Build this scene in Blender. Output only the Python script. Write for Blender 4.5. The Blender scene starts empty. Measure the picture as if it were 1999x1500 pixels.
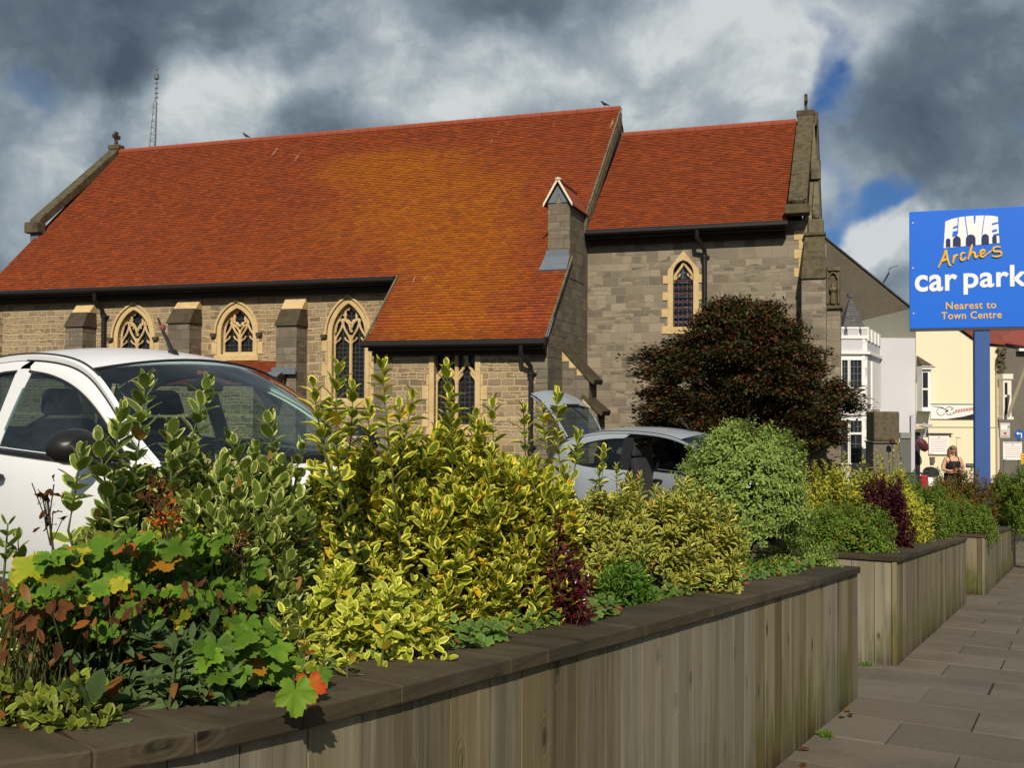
import bpy, math, random
import numpy as np
from mathutils import Vector, Matrix
from mathutils.geometry import tessellate_polygon
random.seed(7); RNG = np.random.default_rng(11)
SC = bpy.context.scene
COL = SC.collection
R = math.radians

# ---------------------------------------------------------------- camera, sky, sun, exposure
PITCH = math.atan(45 / 2050); ROLL = R(0.3)
cam = bpy.data.cameras.new('camera'); camo = bpy.data.objects.new('camera', cam); COL.objects.link(camo)
cam.sensor_width = 36; cam.lens = 36 * 2050 / 1999
cam.clip_start = 0.05; cam.clip_end = 3000
camo.matrix_world = Matrix.Translation((0, 0, 1.5)) @ Matrix.Rotation(R(90) + PITCH, 4, 'X') @ Matrix.Rotation(ROLL, 4, 'Z')
SC.camera = camo
SUN_EL = R(37); SUN_AZ_X = -0.03          # direction towards the sun, seen in plan: (SUN_AZ_X, -1)
sd = Vector((SUN_AZ_X, -1, 0)).normalized() * math.cos(SUN_EL) + Vector((0, 0, math.sin(SUN_EL)))
sl = bpy.data.lights.new('sun', 'SUN'); sl.energy = 4.6; sl.angle = R(0.5); sl.color = (1.0, 0.90, 0.74)
so = bpy.data.objects.new('sun', sl); COL.objects.link(so)
so.rotation_euler = sd.to_track_quat('Z', 'Y').to_euler(); so.location = (0, -20, 30)
SC.view_settings.view_transform = 'Standard'; SC.view_settings.look = 'None'
SC.view_settings.exposure = 0.0; SC.view_settings.gamma = 1.0
SC.cycles.max_bounces = 6; SC.cycles.transparent_max_bounces = 12

class NT:                                   # small helper for node trees
    def __init__(s, tree): s.t = tree; s.n = tree.nodes; s.l = tree.links
    def add(s, typ, **kw):
        nd = s.n.new(typ)
        for k, v in kw.items():
            if k.startswith('_'): setattr(nd, k[1:], v)
        for k, v in kw.items():
            if k.startswith('_'): continue
            key = int(k[1:]) if k[0] == 'i' and k[1:].isdigit() else k.replace('__', ' ')
            sock = nd.inputs[key]
            if hasattr(v, 'is_linked') or hasattr(v, 'links'): s.l.new(v, sock)
            else: sock.default_value = v
        return nd
    def math(s, op, a, b=0.0, c=0.0, clamp=False):
        nd = s.n.new('ShaderNodeMath'); nd.operation = op; nd.use_clamp = clamp
        for i, v in enumerate((a, b, c)):
            if hasattr(v, 'links'): s.l.new(v, nd.inputs[i])
            else: nd.inputs[i].default_value = v
        return nd.outputs[0]
    def mix(s, f, a, b, blend='MIX'):
        nd = s.n.new('ShaderNodeMix'); nd.data_type = 'RGBA'; nd.blend_type = blend
        for sock, v in ((nd.inputs[0], f), (nd.inputs[6], a), (nd.inputs[7], b)):
            if hasattr(v, 'links'): s.l.new(v, sock)
            else: sock.default_value = (v[0], v[1], v[2], 1) if isinstance(v, (tuple, list)) else v
        return nd.outputs[2]
    def ss(s, x, lo, hi, a=0.0, b=1.0):     # smoothstep
        nd = s.n.new('ShaderNodeMapRange'); nd.interpolation_type = 'SMOOTHSTEP'
        for i, v in enumerate((x, lo, hi, a, b)):
            if hasattr(v, 'links'): s.l.new(v, nd.inputs[i])
            else: nd.inputs[i].default_value = v
        return nd.outputs[0]
    def ramp(s, f, stops, interp='LINEAR'):
        nd = s.n.new('ShaderNodeValToRGB'); nd.color_ramp.interpolation = interp
        e = nd.color_ramp.elements
        while len(e) < len(stops): e.new(0.5)
        for el, (p, c) in zip(e, stops): el.position = p; el.color = (c[0], c[1], c[2], 1)
        s.l.new(f, nd.inputs[0]); return nd.outputs[0]
    def noise(s, vec, scale, detail=4, rough=0.55, dist=0.0, dim='3D'):
        nd = s.n.new('ShaderNodeTexNoise'); nd.noise_dimensions = dim
        nd.inputs['Scale'].default_value = scale; nd.inputs['Detail'].default_value = detail
        nd.inputs['Roughness'].default_value = rough; nd.inputs['Distortion'].default_value = dist
        if vec is not None: s.l.new(vec, nd.inputs['Vector'])
        return nd.outputs[0]
    def mapv(s, vec, sc=(1, 1, 1), loc=(0, 0, 0), rot=(0, 0, 0)):
        nd = s.n.new('ShaderNodeMapping'); s.l.new(vec, nd.inputs[0])
        nd.inputs['Scale'].default_value = sc; nd.inputs['Location'].default_value = loc; nd.inputs['Rotation'].default_value = rot
        return nd.outputs[0]

# ---------------------------------------------------------------- sky: Nishita behind broken storm cloud
w = bpy.data.worlds.new('World'); SC.world = w; w.use_nodes = True
T = NT(w.node_tree); T.n.clear()
out = T.add('ShaderNodeOutputWorld')
sky = T.add('ShaderNodeTexSky', _sky_type='NISHITA', _sun_disc=False)
sky.sun_elevation = SUN_EL; sky.sun_rotation = math.atan2(sd.x, sd.y); sky.air_density = 1.0; sky.dust_density = 0.3; sky.ozone_density = 3.0
tint = T.mix(1.0, sky.outputs[0], (0.42, 0.66, 1.0), 'MULTIPLY')
bg1 = T.add('ShaderNodeBackground', Color=tint, Strength=0.06)
tc = T.add('ShaderNodeTexCoord'); dirv = tc.outputs['Generated']
sep = T.add('ShaderNodeSeparateXYZ', Vector=dirv)
X, Y, Z = sep.outputs
Ya = T.math('MAXIMUM', T.math('ABSOLUTE', Y), 0.12)
gx = T.math('DIVIDE', X, Ya); gz = T.math('DIVIDE', Z, Ya)
wn = T.add('ShaderNodeTexNoise'); wn.inputs['Scale'].default_value = 5.0; wn.inputs['Detail'].default_value = 5.0; T.l.new(dirv, wn.inputs['Vector'])
ws = T.add('ShaderNodeSeparateColor', Color=wn.outputs['Color'])
gxw = T.math('ADD', gx, T.math('MULTIPLY', T.math('SUBTRACT', ws.outputs[0], 0.5), 0.30))
gzw = T.math('ADD', gz, T.math('MULTIPLY', T.math('SUBTRACT', ws.outputs[1], 0.5), 0.24))
def blob(px, py, rx, ry, k=1.0):            # soft patch of sky round the bearing that (px, py) names
    cx = (px - 1000) / 2050; cz = (797 - py) / 2050
    a = T.math('DIVIDE', T.math('SUBTRACT', gxw, cx), rx / 2050); b = T.math('DIVIDE', T.math('SUBTRACT', gzw, cz), ry / 2050)
    d = T.math('SQRT', T.math('ADD', T.math('MULTIPLY', a, a), T.math('MULTIPLY', b, b)))
    return T.ss(d, 0.25, 1.0, k, 0.0)
def total(items):
    acc = None
    for it in items:
        bv = blob(*it); acc = bv if acc is None else T.math('ADD', acc, bv)
    return acc
wv = T.n.new('ShaderNodeVectorMath'); wv.operation = 'MULTIPLY_ADD'; T.l.new(wn.outputs['Color'], wv.inputs[0]); wv.inputs[1].default_value = (.10, .10, .10); T.l.new(dirv, wv.inputs[2]); dw = wv.outputs[0]
n1 = T.noise(T.mapv(dw, (1, 1, 1.7)), 4.6, 10, 0.60, 0.2)
n2 = T.noise(T.mapv(dw, (1, 1, 1.4), (3, 1, 2)), 9.5, 9, 0.62, 0.3)
bl = T.math('ABSOLUTE', T.math('SUBTRACT', T.noise(T.mapv(dw, (1, 1, 1.3), (7, 2, 5)), 13.0, 7, 0.6, 0.1), 0.5))      # billows
bil = T.ss(bl, 0.0, 0.20)
bright = total([(440, 230, 300, 170, .42), (70, 340, 230, 230, .28), (1430, 80, 330, 190, .36), (1230, 190, 220, 130, .18), (880, 190, 300, 150, .22), (640, 60, 260, 120, .16), (1580, 30, 200, 110, .12), (1010, 240, 420, 100, .14), (1400, 300, 330, 170, .18),
                (1690, 430, 120, 125, .62), (1760, 480, 120, 110, .45), (1860, 345, 120, 80, .16), (330, 240, 220, 120, .08), (30, 470, 170, 140, .14), (800, -900, 2500, 700, .12)])
dark = total([(140, 60, 420, 170, .26), (190, 190, 130, 130, .14), (640, 300, 120, 90, .08), (1100, 10, 300, 90, .18), (1880, 190, 330, 220, .22), (1830, 360, 160, 90, .10), (1000, 70, 170, 80, .10), (1420, 235, 250, 60, .06), (560, 150, 140, 60, .10)])
bright = T.math('MULTIPLY', bright, T.math('MULTIPLY_ADD', n2, 1.1, .45))
val = T.math('ADD', T.math('MULTIPLY', n1, 0.72), T.math('MULTIPLY', n2, 0.42)); val = T.math('ADD', val, T.math('MULTIPLY_ADD', bil, .12, -.12))
val = T.math('ADD', T.math('SUBTRACT', T.math('ADD', val, bright), dark), .055)
ccol = T.ramp(val, [(0.16, (.070, .100, .135)), (0.40, (.130, .172, .215)), (0.60, (.225, .285, .335)), (0.80, (.38, .44, .475)), (1.0, (.62, .66, .67))])
hole = total([(-15, 150, 70, 120, .62), (1602, 105, 60, 130, .62), (1640, 160, 110, 70, .55), (1660, 370, 120, 110, 1.1), (1720, 320, 110, 60, .7), (1590, 260, 50, 120, .35), (1625, 440, 60, 80, 1.0), (1700, 230, 120, 60, .3), (1995, 290, 60, 80, .35), (1800, 400, 90, 60, .4), (1960, 660, 120, 60, 1.2), (1360, 0, 70, 60, .3), (700, 20, 120, 50, .2)])
hole = T.math('SUBTRACT', hole, total([(1695, 440, 105, 110, 1.3), (1760, 500, 110, 110, 1.2)]))
hm = T.ss(T.math('ADD', hole, T.math('MULTIPLY', T.math('SUBTRACT', T.math('ADD', T.math('MULTIPLY', n2, .6), T.math('MULTIPLY', n1, .4)), 0.54), 3.0)), 0.15, 1.35)
bg2 = T.add('ShaderNodeBackground', Color=ccol, Strength=1.0)
ms = T.n.new('ShaderNodeMixShader'); T.l.new(hm, ms.inputs[0]); T.l.new(bg2.outputs[0], ms.inputs[1]); T.l.new(bg1.outputs[0], ms.inputs[2])
T.l.new(ms.outputs[0], out.inputs[0])

# ---------------------------------------------------------------- mesh helpers
def tag(o, label=None, cat=None, group=None, kind=None):
    if label: o['label'] = label
    if cat: o['category'] = cat
    if group: o['group'] = group
    if kind: o['kind'] = kind
    return o
def empty(name, loc=(0, 0, 0), rz=0.0, label=None, cat=None, group=None, parent=None):
    o = bpy.data.objects.new(name, None); COL.objects.link(o); o.location = loc; o.rotation_euler = (0, 0, rz)
    o.empty_display_size = 0.2
    if parent: o.parent = parent
    return tag(o, label, cat, group)
def link(name, me, mat, parent=None, loc=None):
    for m in (mat if isinstance(mat, (list, tuple)) else [mat]): me.materials.append(m)
    o = bpy.data.objects.new(name, me); COL.objects.link(o)
    if parent: o.parent = parent
    if loc is not None: o.location = loc
    return o
def copy_tree(o, parent=None):
    c = o.copy(); COL.objects.link(c)
    if parent: c.parent = parent
    for ch in list(o.children): copy_tree(ch, c)
    return c
def box_uv(me):                             # metric uv along the face's own horizontal / slope directions
    nl = len(me.loops); uv = np.zeros((nl, 2))
    up = Vector((0, 0, 1))
    for p in me.polygons:
        nrm = p.normal
        t = up.cross(nrm)
        if t.length < 1e-3: t = Vector((1, 0, 0))
        t.normalize(); b = nrm.cross(t)
        for li in p.loop_indices:
            co = me.vertices[me.loops[li].vertex_index].co
            uv[li] = (co.dot(t), co.dot(b))
    me.uv_layers.new(name='UVMap').data.foreach_set('uv', uv.ravel())
class MB:
    def __init__(s): s.v = []; s.f = []; s.mi = []; s.rv = []
    def add(s, vs, fs, mi=0, rnd=None):
        o = len(s.v); s.v += [tuple(x) for x in vs]; s.f += [tuple(i + o for i in f) for f in fs]; s.mi += [mi] * len(fs)
        s.rv += [random.random() if rnd is None else rnd] * len(vs); return s
    def hexa(s, p, mi=0, rnd=None):         # 8 points: bottom ring 0-3, top ring 4-7
        return s.add(p, [(3, 2, 1, 0), (4, 5, 6, 7), (0, 1, 5, 4), (1, 2, 6, 5), (2, 3, 7, 6), (3, 0, 4, 7)], mi, rnd)
    def box(s, a, b, mi=0, rnd=None):
        x0, x1 = min(a[0], b[0]), max(a[0], b[0]); y0, y1 = min(a[1], b[1]), max(a[1], b[1]); z0, z1 = min(a[2], b[2]), max(a[2], b[2])
        return s.hexa([(x0, y0, z0), (x1, y0, z0), (x1, y1, z0), (x0, y1, z0), (x0, y0, z1), (x1, y0, z1), (x1, y1, z1), (x0, y1, z1)], mi, rnd)
    def prism(s, poly, off, mi=0, rnd=None):    # planar polygon of 3D points pushed along off
        n = len(poly); P = [Vector(p) for p in poly]; Q = [p + Vector(off) for p in P]
        return s.add(P + Q, [tuple(range(n))[::-1], tuple(range(n, 2 * n))] + [(i, (i + 1) % n, n + (i + 1) % n, n + i) for i in range(n)], mi, rnd)
    def tube(s, path, r, seg=8, mi=0, closed=False, rnd=None, flat=None):
        P = [Vector(p) for p in path]; n = len(P); rr = r if isinstance(r, (list, tuple)) else [r] * n
        vs = []; ref = Vector((0.013, 0.021, 1.0)).normalized()
        for i in range(n):
            if closed: d = P[(i + 1) % n] - P[i - 1]
            else: d = P[min(i + 1, n - 1)] - P[max(i - 1, 0)]
            d.normalize()
            a = d.cross(ref)
            if a.length < 0.05: a = d.cross(Vector((1, 0.1, 0)))
            a.normalize(); b = d.cross(a)
            for k in range(seg):
                t = 2 * math.pi * (k + .5) / seg
                vs.append(P[i] + a * (math.cos(t) * rr[i]) + b * (math.sin(t) * rr[i] * (flat or 1)))
        fs = [(i * seg + k, i * seg + (k + 1) % seg, ((i + 1) % n) * seg + (k + 1) % seg, ((i + 1) % n) * seg + k) for i in range(n if closed else n - 1) for k in range(seg)]
        if not closed: fs += [tuple(range(seg))[::-1], tuple(range((n - 1) * seg, n * seg))]
        return s.add(vs, fs, mi, rnd)
    def lathe(s, prof, seg=16, c=(0, 0, 0), mi=0, sx=1.0, sy=1.0):
        n = len(prof); c = Vector(c)
        vs = [c + Vector((r * math.cos(2 * math.pi * k / seg) * sx, r * math.sin(2 * math.pi * k / seg) * sy, z)) for r, z in prof for k in range(seg)]
        fs = [(i * seg + k, i * seg + (k + 1) % seg, (i + 1) * seg + (k + 1) % seg, (i + 1) * seg + k) for i in range(n - 1) for k in range(seg)]
        return s.add(vs, fs + [tuple(range(seg))[::-1], tuple(range((n - 1) * seg, n * seg))], mi)
    def grid(s, rows, mi=0, rnd=None):          # rows of points -> quads
        m = len(rows[0]); vs = [p for r in rows for p in r]
        return s.add(vs, [(i * m + j, i * m + j + 1, (i + 1) * m + j + 1, (i + 1) * m + j) for i in range(len(rows) - 1) for j in range(m - 1)], mi, rnd)
    def holed(s, outer, holes, to3, depth, mi=0):   # wall face with openings and their reveals
        pts = list(outer) + [p for h in holes for p in h]
        tris = tessellate_polygon([[Vector((a, b, 0)) for a, b in outer]] + [[Vector((a, b, 0)) for a, b in h] for h in holes])
        s.add([to3(a, b, 0) for a, b in pts], [tuple(t) for t in tris], mi)
        for h in holes:
            n = len(h)
            s.add([to3(a, b, 0) for a, b in h] + [to3(a, b, -depth) for a, b in h], [(i, (i + 1) % n, n + (i + 1) % n, n + i) for i in range(n)], mi)
        return s
    def build(s, name, mat, parent=None, smooth=False, uv=True, bevel=0.0, loc=None, recalc=True, edge=35):
        me = bpy.data.meshes.new(name); me.from_pydata([tuple(v) for v in s.v], [], s.f)
        me.polygons.foreach_set('material_index', s.mi)
        if recalc:
            import bmesh
            bm = bmesh.new(); bm.from_mesh(me); bmesh.ops.recalc_face_normals(bm, faces=bm.faces); bm.to_mesh(me); bm.free()
        me.update()
        at = me.attributes.new('rnd', 'FLOAT', 'POINT'); at.data.foreach_set('value', np.array(s.rv, dtype=np.float32))
        if uv: box_uv(me)
        if smooth: me.polygons.foreach_set('use_smooth', [True] * len(me.polygons))
        o = link(name, me, mat, parent, loc)
        if bevel:
            b = o.modifiers.new('b', 'BEVEL'); b.width = bevel; b.segments = 2; b.limit_method = 'ANGLE'; b.angle_limit = R(40)
        if smooth and edge:
            try: me.set_sharp_from_angle(angle=R(edge))
            except Exception: pass
        return o
def np_mesh(name, V, quads, mat, parent=None, attrs=None, uv=None, smooth=False, mi=None, loc=None):
    V = np.asarray(V, np.float32); quads = np.asarray(quads, np.int32); k = quads.shape[1]
    me = bpy.data.meshes.new(name); me.vertices.add(len(V)); me.vertices.foreach_set('co', V.ravel())
    me.loops.add(quads.size); me.loops.foreach_set('vertex_index', quads.ravel())
    me.polygons.add(len(quads)); me.polygons.foreach_set('loop_start', np.arange(0, quads.size, k, dtype=np.int32))
    me.polygons.foreach_set('loop_total', np.full(len(quads), k, np.int32))
    if mi is not None: me.polygons.foreach_set('material_index', np.asarray(mi, np.int32))
    if smooth: me.polygons.foreach_set('use_smooth', np.ones(len(quads), bool))
    me.update(calc_edges=True)
    for an, av in (attrs or {}).items():
        me.attributes.new(an, 'FLOAT', 'POINT').data.foreach_set('value', np.asarray(av, np.float32))
    if uv is not None: me.uv_layers.new(name='UVMap').data.foreach_set('uv', np.asarray(uv, np.float32)[quads.ravel()].ravel())
    return link(name, me, mat, parent, loc)

# ---------------------------------------------------------------- materials
def mat_new(name):
    m = bpy.data.materials.new(name); m.use_nodes = True; t = NT(m.node_tree)
    b = t.n['Principled BSDF']; return m, t, b
def bump(t, b, h, strength=0.3, dist=0.02):
    nd = t.add('ShaderNodeBump', Strength=strength, Distance=dist, Height=h); t.l.new(nd.outputs[0], b.inputs['Normal'])
def plain(name, col, rough=0.6, var=0.12, scale=6.0, metal=0.0, bumpk=0.0, spec=0.4, coat=0.0):
    m, t, b = mat_new(name); tcn = t.add('ShaderNodeTexCoord')
    n = t.noise(tcn.outputs['Object'], scale, 5, 0.6)
    f = t.math('MULTIPLY_ADD', n, 2 * var, 1 - var)
    c = t.n.new('ShaderNodeVectorMath'); c.operation = 'SCALE'; c.inputs[0].default_value = col; t.l.new(f, c.inputs['Scale'])
    t.l.new(c.outputs[0], b.inputs['Base Color'])
    b.inputs['Roughness'].default_value = rough; b.inputs['Metallic'].default_value = metal; b.inputs['Specular IOR Level'].default_value = spec
    if coat: b.inputs['Coat Weight'].default_value = coat; b.inputs['Coat Roughness'].default_value = 0.04
    if bumpk: bump(t, b, t.noise(tcn.outputs['Object'], scale * 6, 5, 0.65), bumpk, 0.01)
    return m
def masonry(name, c1, c2, mortar, bw, bh, msize, warp=0.02, rowwarp=0.05, stain=(0.05, 0.045, 0.035), stain_k=0.35, bumpk=0.5, warmk=.4):
    m, t, b = mat_new(name); uv = t.add('ShaderNodeUVMap').outputs[0]; obj = t.add('ShaderNodeTexCoord').outputs['Object']
    sp = t.add('ShaderNodeSeparateXYZ', Vector=uv)
    nx = t.add('ShaderNodeTexNoise'); nx.inputs['Scale'].default_value = 3.0; nx.inputs['Detail'].default_value = 3; t.l.new(obj, nx.inputs['Vector'])
    sc = t.add('ShaderNodeSeparateColor', Color=nx.outputs['Color'])
    nr = t.noise(t.add('ShaderNodeCombineXYZ', Y=t.math('MULTIPLY', sp.outputs[1], 1.6)).outputs[0], 1.0, 3, 0.6)
    u2 = t.math('ADD', sp.outputs[0], t.math('MULTIPLY', t.math('SUBTRACT', sc.outputs[0], .5), warp * 2))
    v2 = t.math('ADD', t.math('ADD', sp.outputs[1], t.math('MULTIPLY', t.math('SUBTRACT', nr, .5), rowwarp * 6)), t.math('MULTIPLY', t.math('SUBTRACT', sc.outputs[1], .5), warp * 1.4))
    vec = t.add('ShaderNodeCombineXYZ', X=u2, Y=v2).outputs[0]
    def brick(w_, h_, off, sq):
        bk = t.add('ShaderNodeTexBrick', Vector=vec, Scale=1.0, Mortar__Size=msize, Mortar__Smooth=0.35, Bias=0.0, Brick__Width=w_, Row__Height=h_)
        bk.inputs['Color1'].default_value = (0, 0, 0, 1); bk.inputs['Color2'].default_value = (1, 1, 1, 1); bk.inputs['Mortar'].default_value = (.5, .5, .5, 1)
        bk.offset = off; bk.squash = sq; bk.squash_frequency = 3; bk.offset_frequency = 2; return bk
    A = brick(bw, bh, 0.43, 0.62); B = brick(bw * 0.62, bh * 0.5, 0.37, 1.5)
    # some courses split into two thin ones
    pick = t.ss(t.noise(t.mapv(vec, (1.1, 2.3, 1)), 1.0, 1, 0.5), 0.52, 0.54)
    col = t.mix(pick, A.outputs['Color'], B.outputs['Color']); fac = t.mix(pick, A.outputs['Fac'], B.outputs['Fac'])
    n2 = t.noise(obj, 22, 6, 0.65); n3 = t.noise(obj, 1.1, 4, 0.6)
    f = t.math('MULTIPLY_ADD', n2, 0.5, t.math('MULTIPLY', col, 0.75)); f = t.math('SUBTRACT', f, 0.12)
    stone = t.mix(f, c1, c2)
    warm = t.ss(t.noise(vec, 2.3, 3, 0.6), 0.45, 0.75, 0, warmk)
    stone = t.mix(warm, stone, (c2[0] * 1.0, c2[1] * 0.82, c2[2] * 0.6))
    base = t.mix(fac, stone, mortar)
    base = t.mix(t.ss(n3, 0.5, 0.72, 0, stain_k), base, stain)
    t.l.new(base, b.inputs['Base Color']); b.inputs['Roughness'].default_value = 0.93; b.inputs['Specular IOR Level'].default_value = 0.15
    h = t.math('ADD', t.math('MULTIPLY', t.math('SUBTRACT', 1.0, fac), 1.0), t.math('MULTIPLY', n2, 0.7)); h = t.math('ADD', h, t.math('MULTIPLY', col, 0.35))
    bump(t, b, h, bumpk, 0.03)
    return m
RUBBLE = masonry('rubble_stone', (.150, .112, .075), (.38, .30, .20), (.47, .36, .21), .30, .14, .017, .055, .07, bumpk=.7, stain_k=.25)
ASHLAR = masonry('ashlar_stone', (.112, .098, .078), (.335, .290, .222), (.25, .21, .15), .37, .19, .010, .030, .075, stain_k=.25, bumpk=.5, warmk=.28)
GREYASH = masonry('grey_ashlar', (.115, .100, .077), (.24, .21, .16), (.115, .098, .07), .50, .21, .008, .016, .05, bumpk=.4)
def stone_plain(name, c, dark, k=0.5, sc=5.0):
    m, t, b = mat_new(name); obj = t.add('ShaderNodeTexCoord').outputs['Object']
    n = t.noise(obj, sc, 6, 0.65); n2 = t.noise(obj, sc * 7, 5, 0.6)
    base = t.mix(t.ss(n, 0.42, 0.68, 0, k), c, dark); base = t.mix(t.ss(n2, 0.3, 0.7, 0.0, 0.35), base, tuple(x * .6 for x in c))
    t.l.new(base, b.inputs['Base Color']); b.inputs['Roughness'].default_value = 0.9; b.inputs['Specular IOR Level'].default_value = 0.15
    bump(t, b, n2, 0.25, 0.015); return m
PALE = stone_plain('pale_dressed_stone', (.62, .47, .245), (.46, .29, .11), 0.6, 3.0)
PALEW = stone_plain('weathered_coping', (.165, .14, .09), (.06, .052, .038), 0.85, 5.0)
LICHEN = stone_plain('lichened_coping', (.120, .100, .060), (.040, .034, .022), 0.85, 7.0)
SLATEST = stone_plain('dark_weathering', (.085, .068, .045), (.035, .03, .022), 0.7, 6.0)
LEAD = plain('lead_sheet', (.125, .15, .185), .55, .25, 9)
BLACK = plain('black_iron', (.012, .012, .012), .5, .2, 5)
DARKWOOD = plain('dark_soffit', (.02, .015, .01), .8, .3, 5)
WHITEP = plain('white_paint', (.80, .79, .76), .5, .06, 3)
def tile_mat():
    m, t, b = mat_new('clay_roof_tile'); obj = t.add('ShaderNodeTexCoord').outputs['Object']
    r = t.add('ShaderNodeAttribute', _attribute_name='rnd').outputs['Fac']; r2 = t.add('ShaderNodeAttribute', _attribute_name='rnd2').outputs['Fac']
    edge = t.add('ShaderNodeAttribute', _attribute_name='lip').outputs['Fac']; lichen = t.add('ShaderNodeAttribute', _attribute_name='lichen').outputs['Fac']
    n = t.noise(obj, 0.55, 4, 0.6); n2 = t.noise(obj, 30, 4, 0.6); n3 = t.noise(obj, 4.0, 5, 0.65)
    base = t.ramp(t.math('ADD', t.math('MULTIPLY', r, .72), t.math('MULTIPLY', n2, .3)), [(0.0, (.128, .034, .018)), (0.25, (.190, .043, .016)), (0.65, (.240, .050, .014)), (0.95, (.290, .066, .016))])
    base = t.mix(t.ss(n, .45, .7, 0, .4), base, (.20, .040, .018))
    lm = t.ss(t.math('ADD', t.math('MULTIPLY', lichen, .72), t.math('ADD', t.math('MULTIPLY', n3, .55), t.math('MULTIPLY', t.math('SUBTRACT', n, .5), .55))), 0.42, 1.0)
    lm = t.math('MULTIPLY', lm, t.math('MULTIPLY_ADD', r2, .7, .34, True))
    lm = t.math('MULTIPLY', lm, t.ss(n2, .3, .6, .45, .88))
    base = t.mix(lm, base, t.mix(n3, (.26, .072, .004), (.44, .150, .006)))
    base = t.mix(t.ss(t.math('ADD', t.math('MULTIPLY', lichen, .12), n2), .80, .92, 0, .45), base, (.5, .40, .16))
    st = t.noise(t.mapv(obj, (6, .35, .35)), 1.6, 2, .5)
    top = t.add('ShaderNodeAttribute', _attribute_name='top').outputs['Fac']
    base = t.mix(t.math('MULTIPLY', t.ss(st, .70, .76, 0, .75), t.ss(t.math('ADD', top, t.math('MULTIPLY', t.math('SUBTRACT', n3, .5), .5)), .72, .95)), base, (.55, .48, .42))
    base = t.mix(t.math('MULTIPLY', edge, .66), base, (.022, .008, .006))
    t.l.new(base, b.inputs['Base Color']); b.inputs['Roughness'].default_value = .9; b.inputs['Specular IOR Level'].default_value = .15
    bump(t, b, n2, .3, .01); return m
TILE = tile_mat()
def glass_lead(name='leaded_glass', cell=(.11, .11), line=.16, dark=(.010, .010, .011), linec=(.06, .06, .062)):
    m, t, b = mat_new(name); uv = t.add('ShaderNodeUVMap').outputs[0]; sp = t.add('ShaderNodeSeparateXYZ', Vector=uv)
    def ln(x, c): return t.math('LESS_THAN', t.math('ABSOLUTE', t.math('SUBTRACT', t.math('FRACT', t.math('DIVIDE', x, c)), .5)), line / 2)
    g = t.math('MAXIMUM', ln(sp.outputs[0], cell[0]), ln(sp.outputs[1], cell[1]))
    n = t.noise(uv, 9, 3, .6)
    base = t.mix(t.math('MULTIPLY', g, t.ss(n, .3, .6, .35, 1)), dark, linec); t.l.new(base, b.inputs['Base Color'])
    b.inputs['Roughness'].default_value = .22; b.inputs['Specular IOR Level'].default_value = .5
    bump(t, b, t.noise(uv, 14, 2, .5), .35, .02); return m
LEADED = glass_lead()
GRILLE = glass_lead('leaded_square_glass', (.10, .115), .22, (.012, .013, .022), (.12, .14, .19))
def pane_mat():
    m, t, b = mat_new('window_glass'); b.inputs['Base Color'].default_value = (.02, .024, .03, 1); b.inputs['Roughness'].default_value = .06
    tcn = t.add('ShaderNodeTexCoord'); bump(t, b, t.noise(tcn.outputs['Object'], 2.0, 2, .5), .08, .02); return m
PANE = pane_mat()
def clear_glass(name, tint):
    m, t, b = mat_new(name); t.n.remove(b); o = t.n['Material Output']
    tr = t.add('ShaderNodeBsdfTransparent', Color=(*tint, 1)); gl = t.add('ShaderNodeBsdfGlossy', Color=(1, 1, 1, 1), Roughness=0.02)
    lw = t.add('ShaderNodeLayerWeight', Blend=0.5); fz = t.math('MULTIPLY_ADD', t.math('POWER', lw.outputs['Facing'], 4.5), .9, .045); mx = t.n.new('ShaderNodeMixShader'); t.l.new(fz, mx.inputs[0]); t.l.new(tr.outputs[0], mx.inputs[1]); t.l.new(gl.outputs[0], mx.inputs[2])
    t.l.new(mx.outputs[0], o.inputs[0]); return m
WSGLASS = clear_glass('green_windscreen_glass', (.72, .88, .80)); CARGLASS = clear_glass('tinted_car_glass', (.40, .51, .50))

# ---------------------------------------------------------------- street frame: s runs down the street, lat to its right
TS = Vector((.4726, .8813, 0)); TL = Vector((.8813, -.4726, 0)); SLOPE = .0812
def SP(s, lat, z=0.0): return TS * s + TL * lat + Vector((0, 0, z))
def pave_z(s): return -SLOPE * s if s < 30 else -SLOPE * 30 - .01 * (s - 30)
def park_z(y): return (.55 - .06 * y) if y < 26 else max(-1.35, .55 - .06 * 26 - .02 * (y - 26))
def bedpt(px, lat):                         # where the bearing px crosses the line of a planter bed
    k = (px - 1000) / 2050; y = lat / (k * .8813 - .4726); return Vector((k * y, y, 0))
# ---------------------------------------------------------------- ground
def asphalt():
    m, t, b = mat_new('asphalt'); obj = t.add('ShaderNodeTexCoord').outputs['Object']
    n = t.noise(obj, 60, 4, .7); n2 = t.noise(obj, .7, 5, .6)
    f = t.math('ADD', t.math('MULTIPLY', n, .05), t.math('MULTIPLY', n2, .035))
    t.l.new(t.mix(f, (.0, .0, .0), (.75, .72, .68)), b.inputs['Base Color']); b.inputs['Roughness'].default_value = .9; bump(t, b, n, .4, .01); return m
ASPHALT = asphalt()
def sheet(name, ss, ls, zf, mat, kind='structure'):
    V = [tuple(SP(s_, l_, zf(s_, l_))) for s_ in ss for l_ in ls]; m = len(ls)
    Q = [(i * m + j, i * m + j + 1, (i + 1) * m + j + 1, (i + 1) * m + j)[::-1] for i in range(len(ss) - 1) for j in range(m - 1)]
    return tag(np_mesh(name, V, Q, mat, smooth=False), kind=kind)
def gz(s_, l_):
    if l_ > -2.745: return pave_z(s_) - .02
    return park_z((TS * s_ + TL * l_).y)
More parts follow.
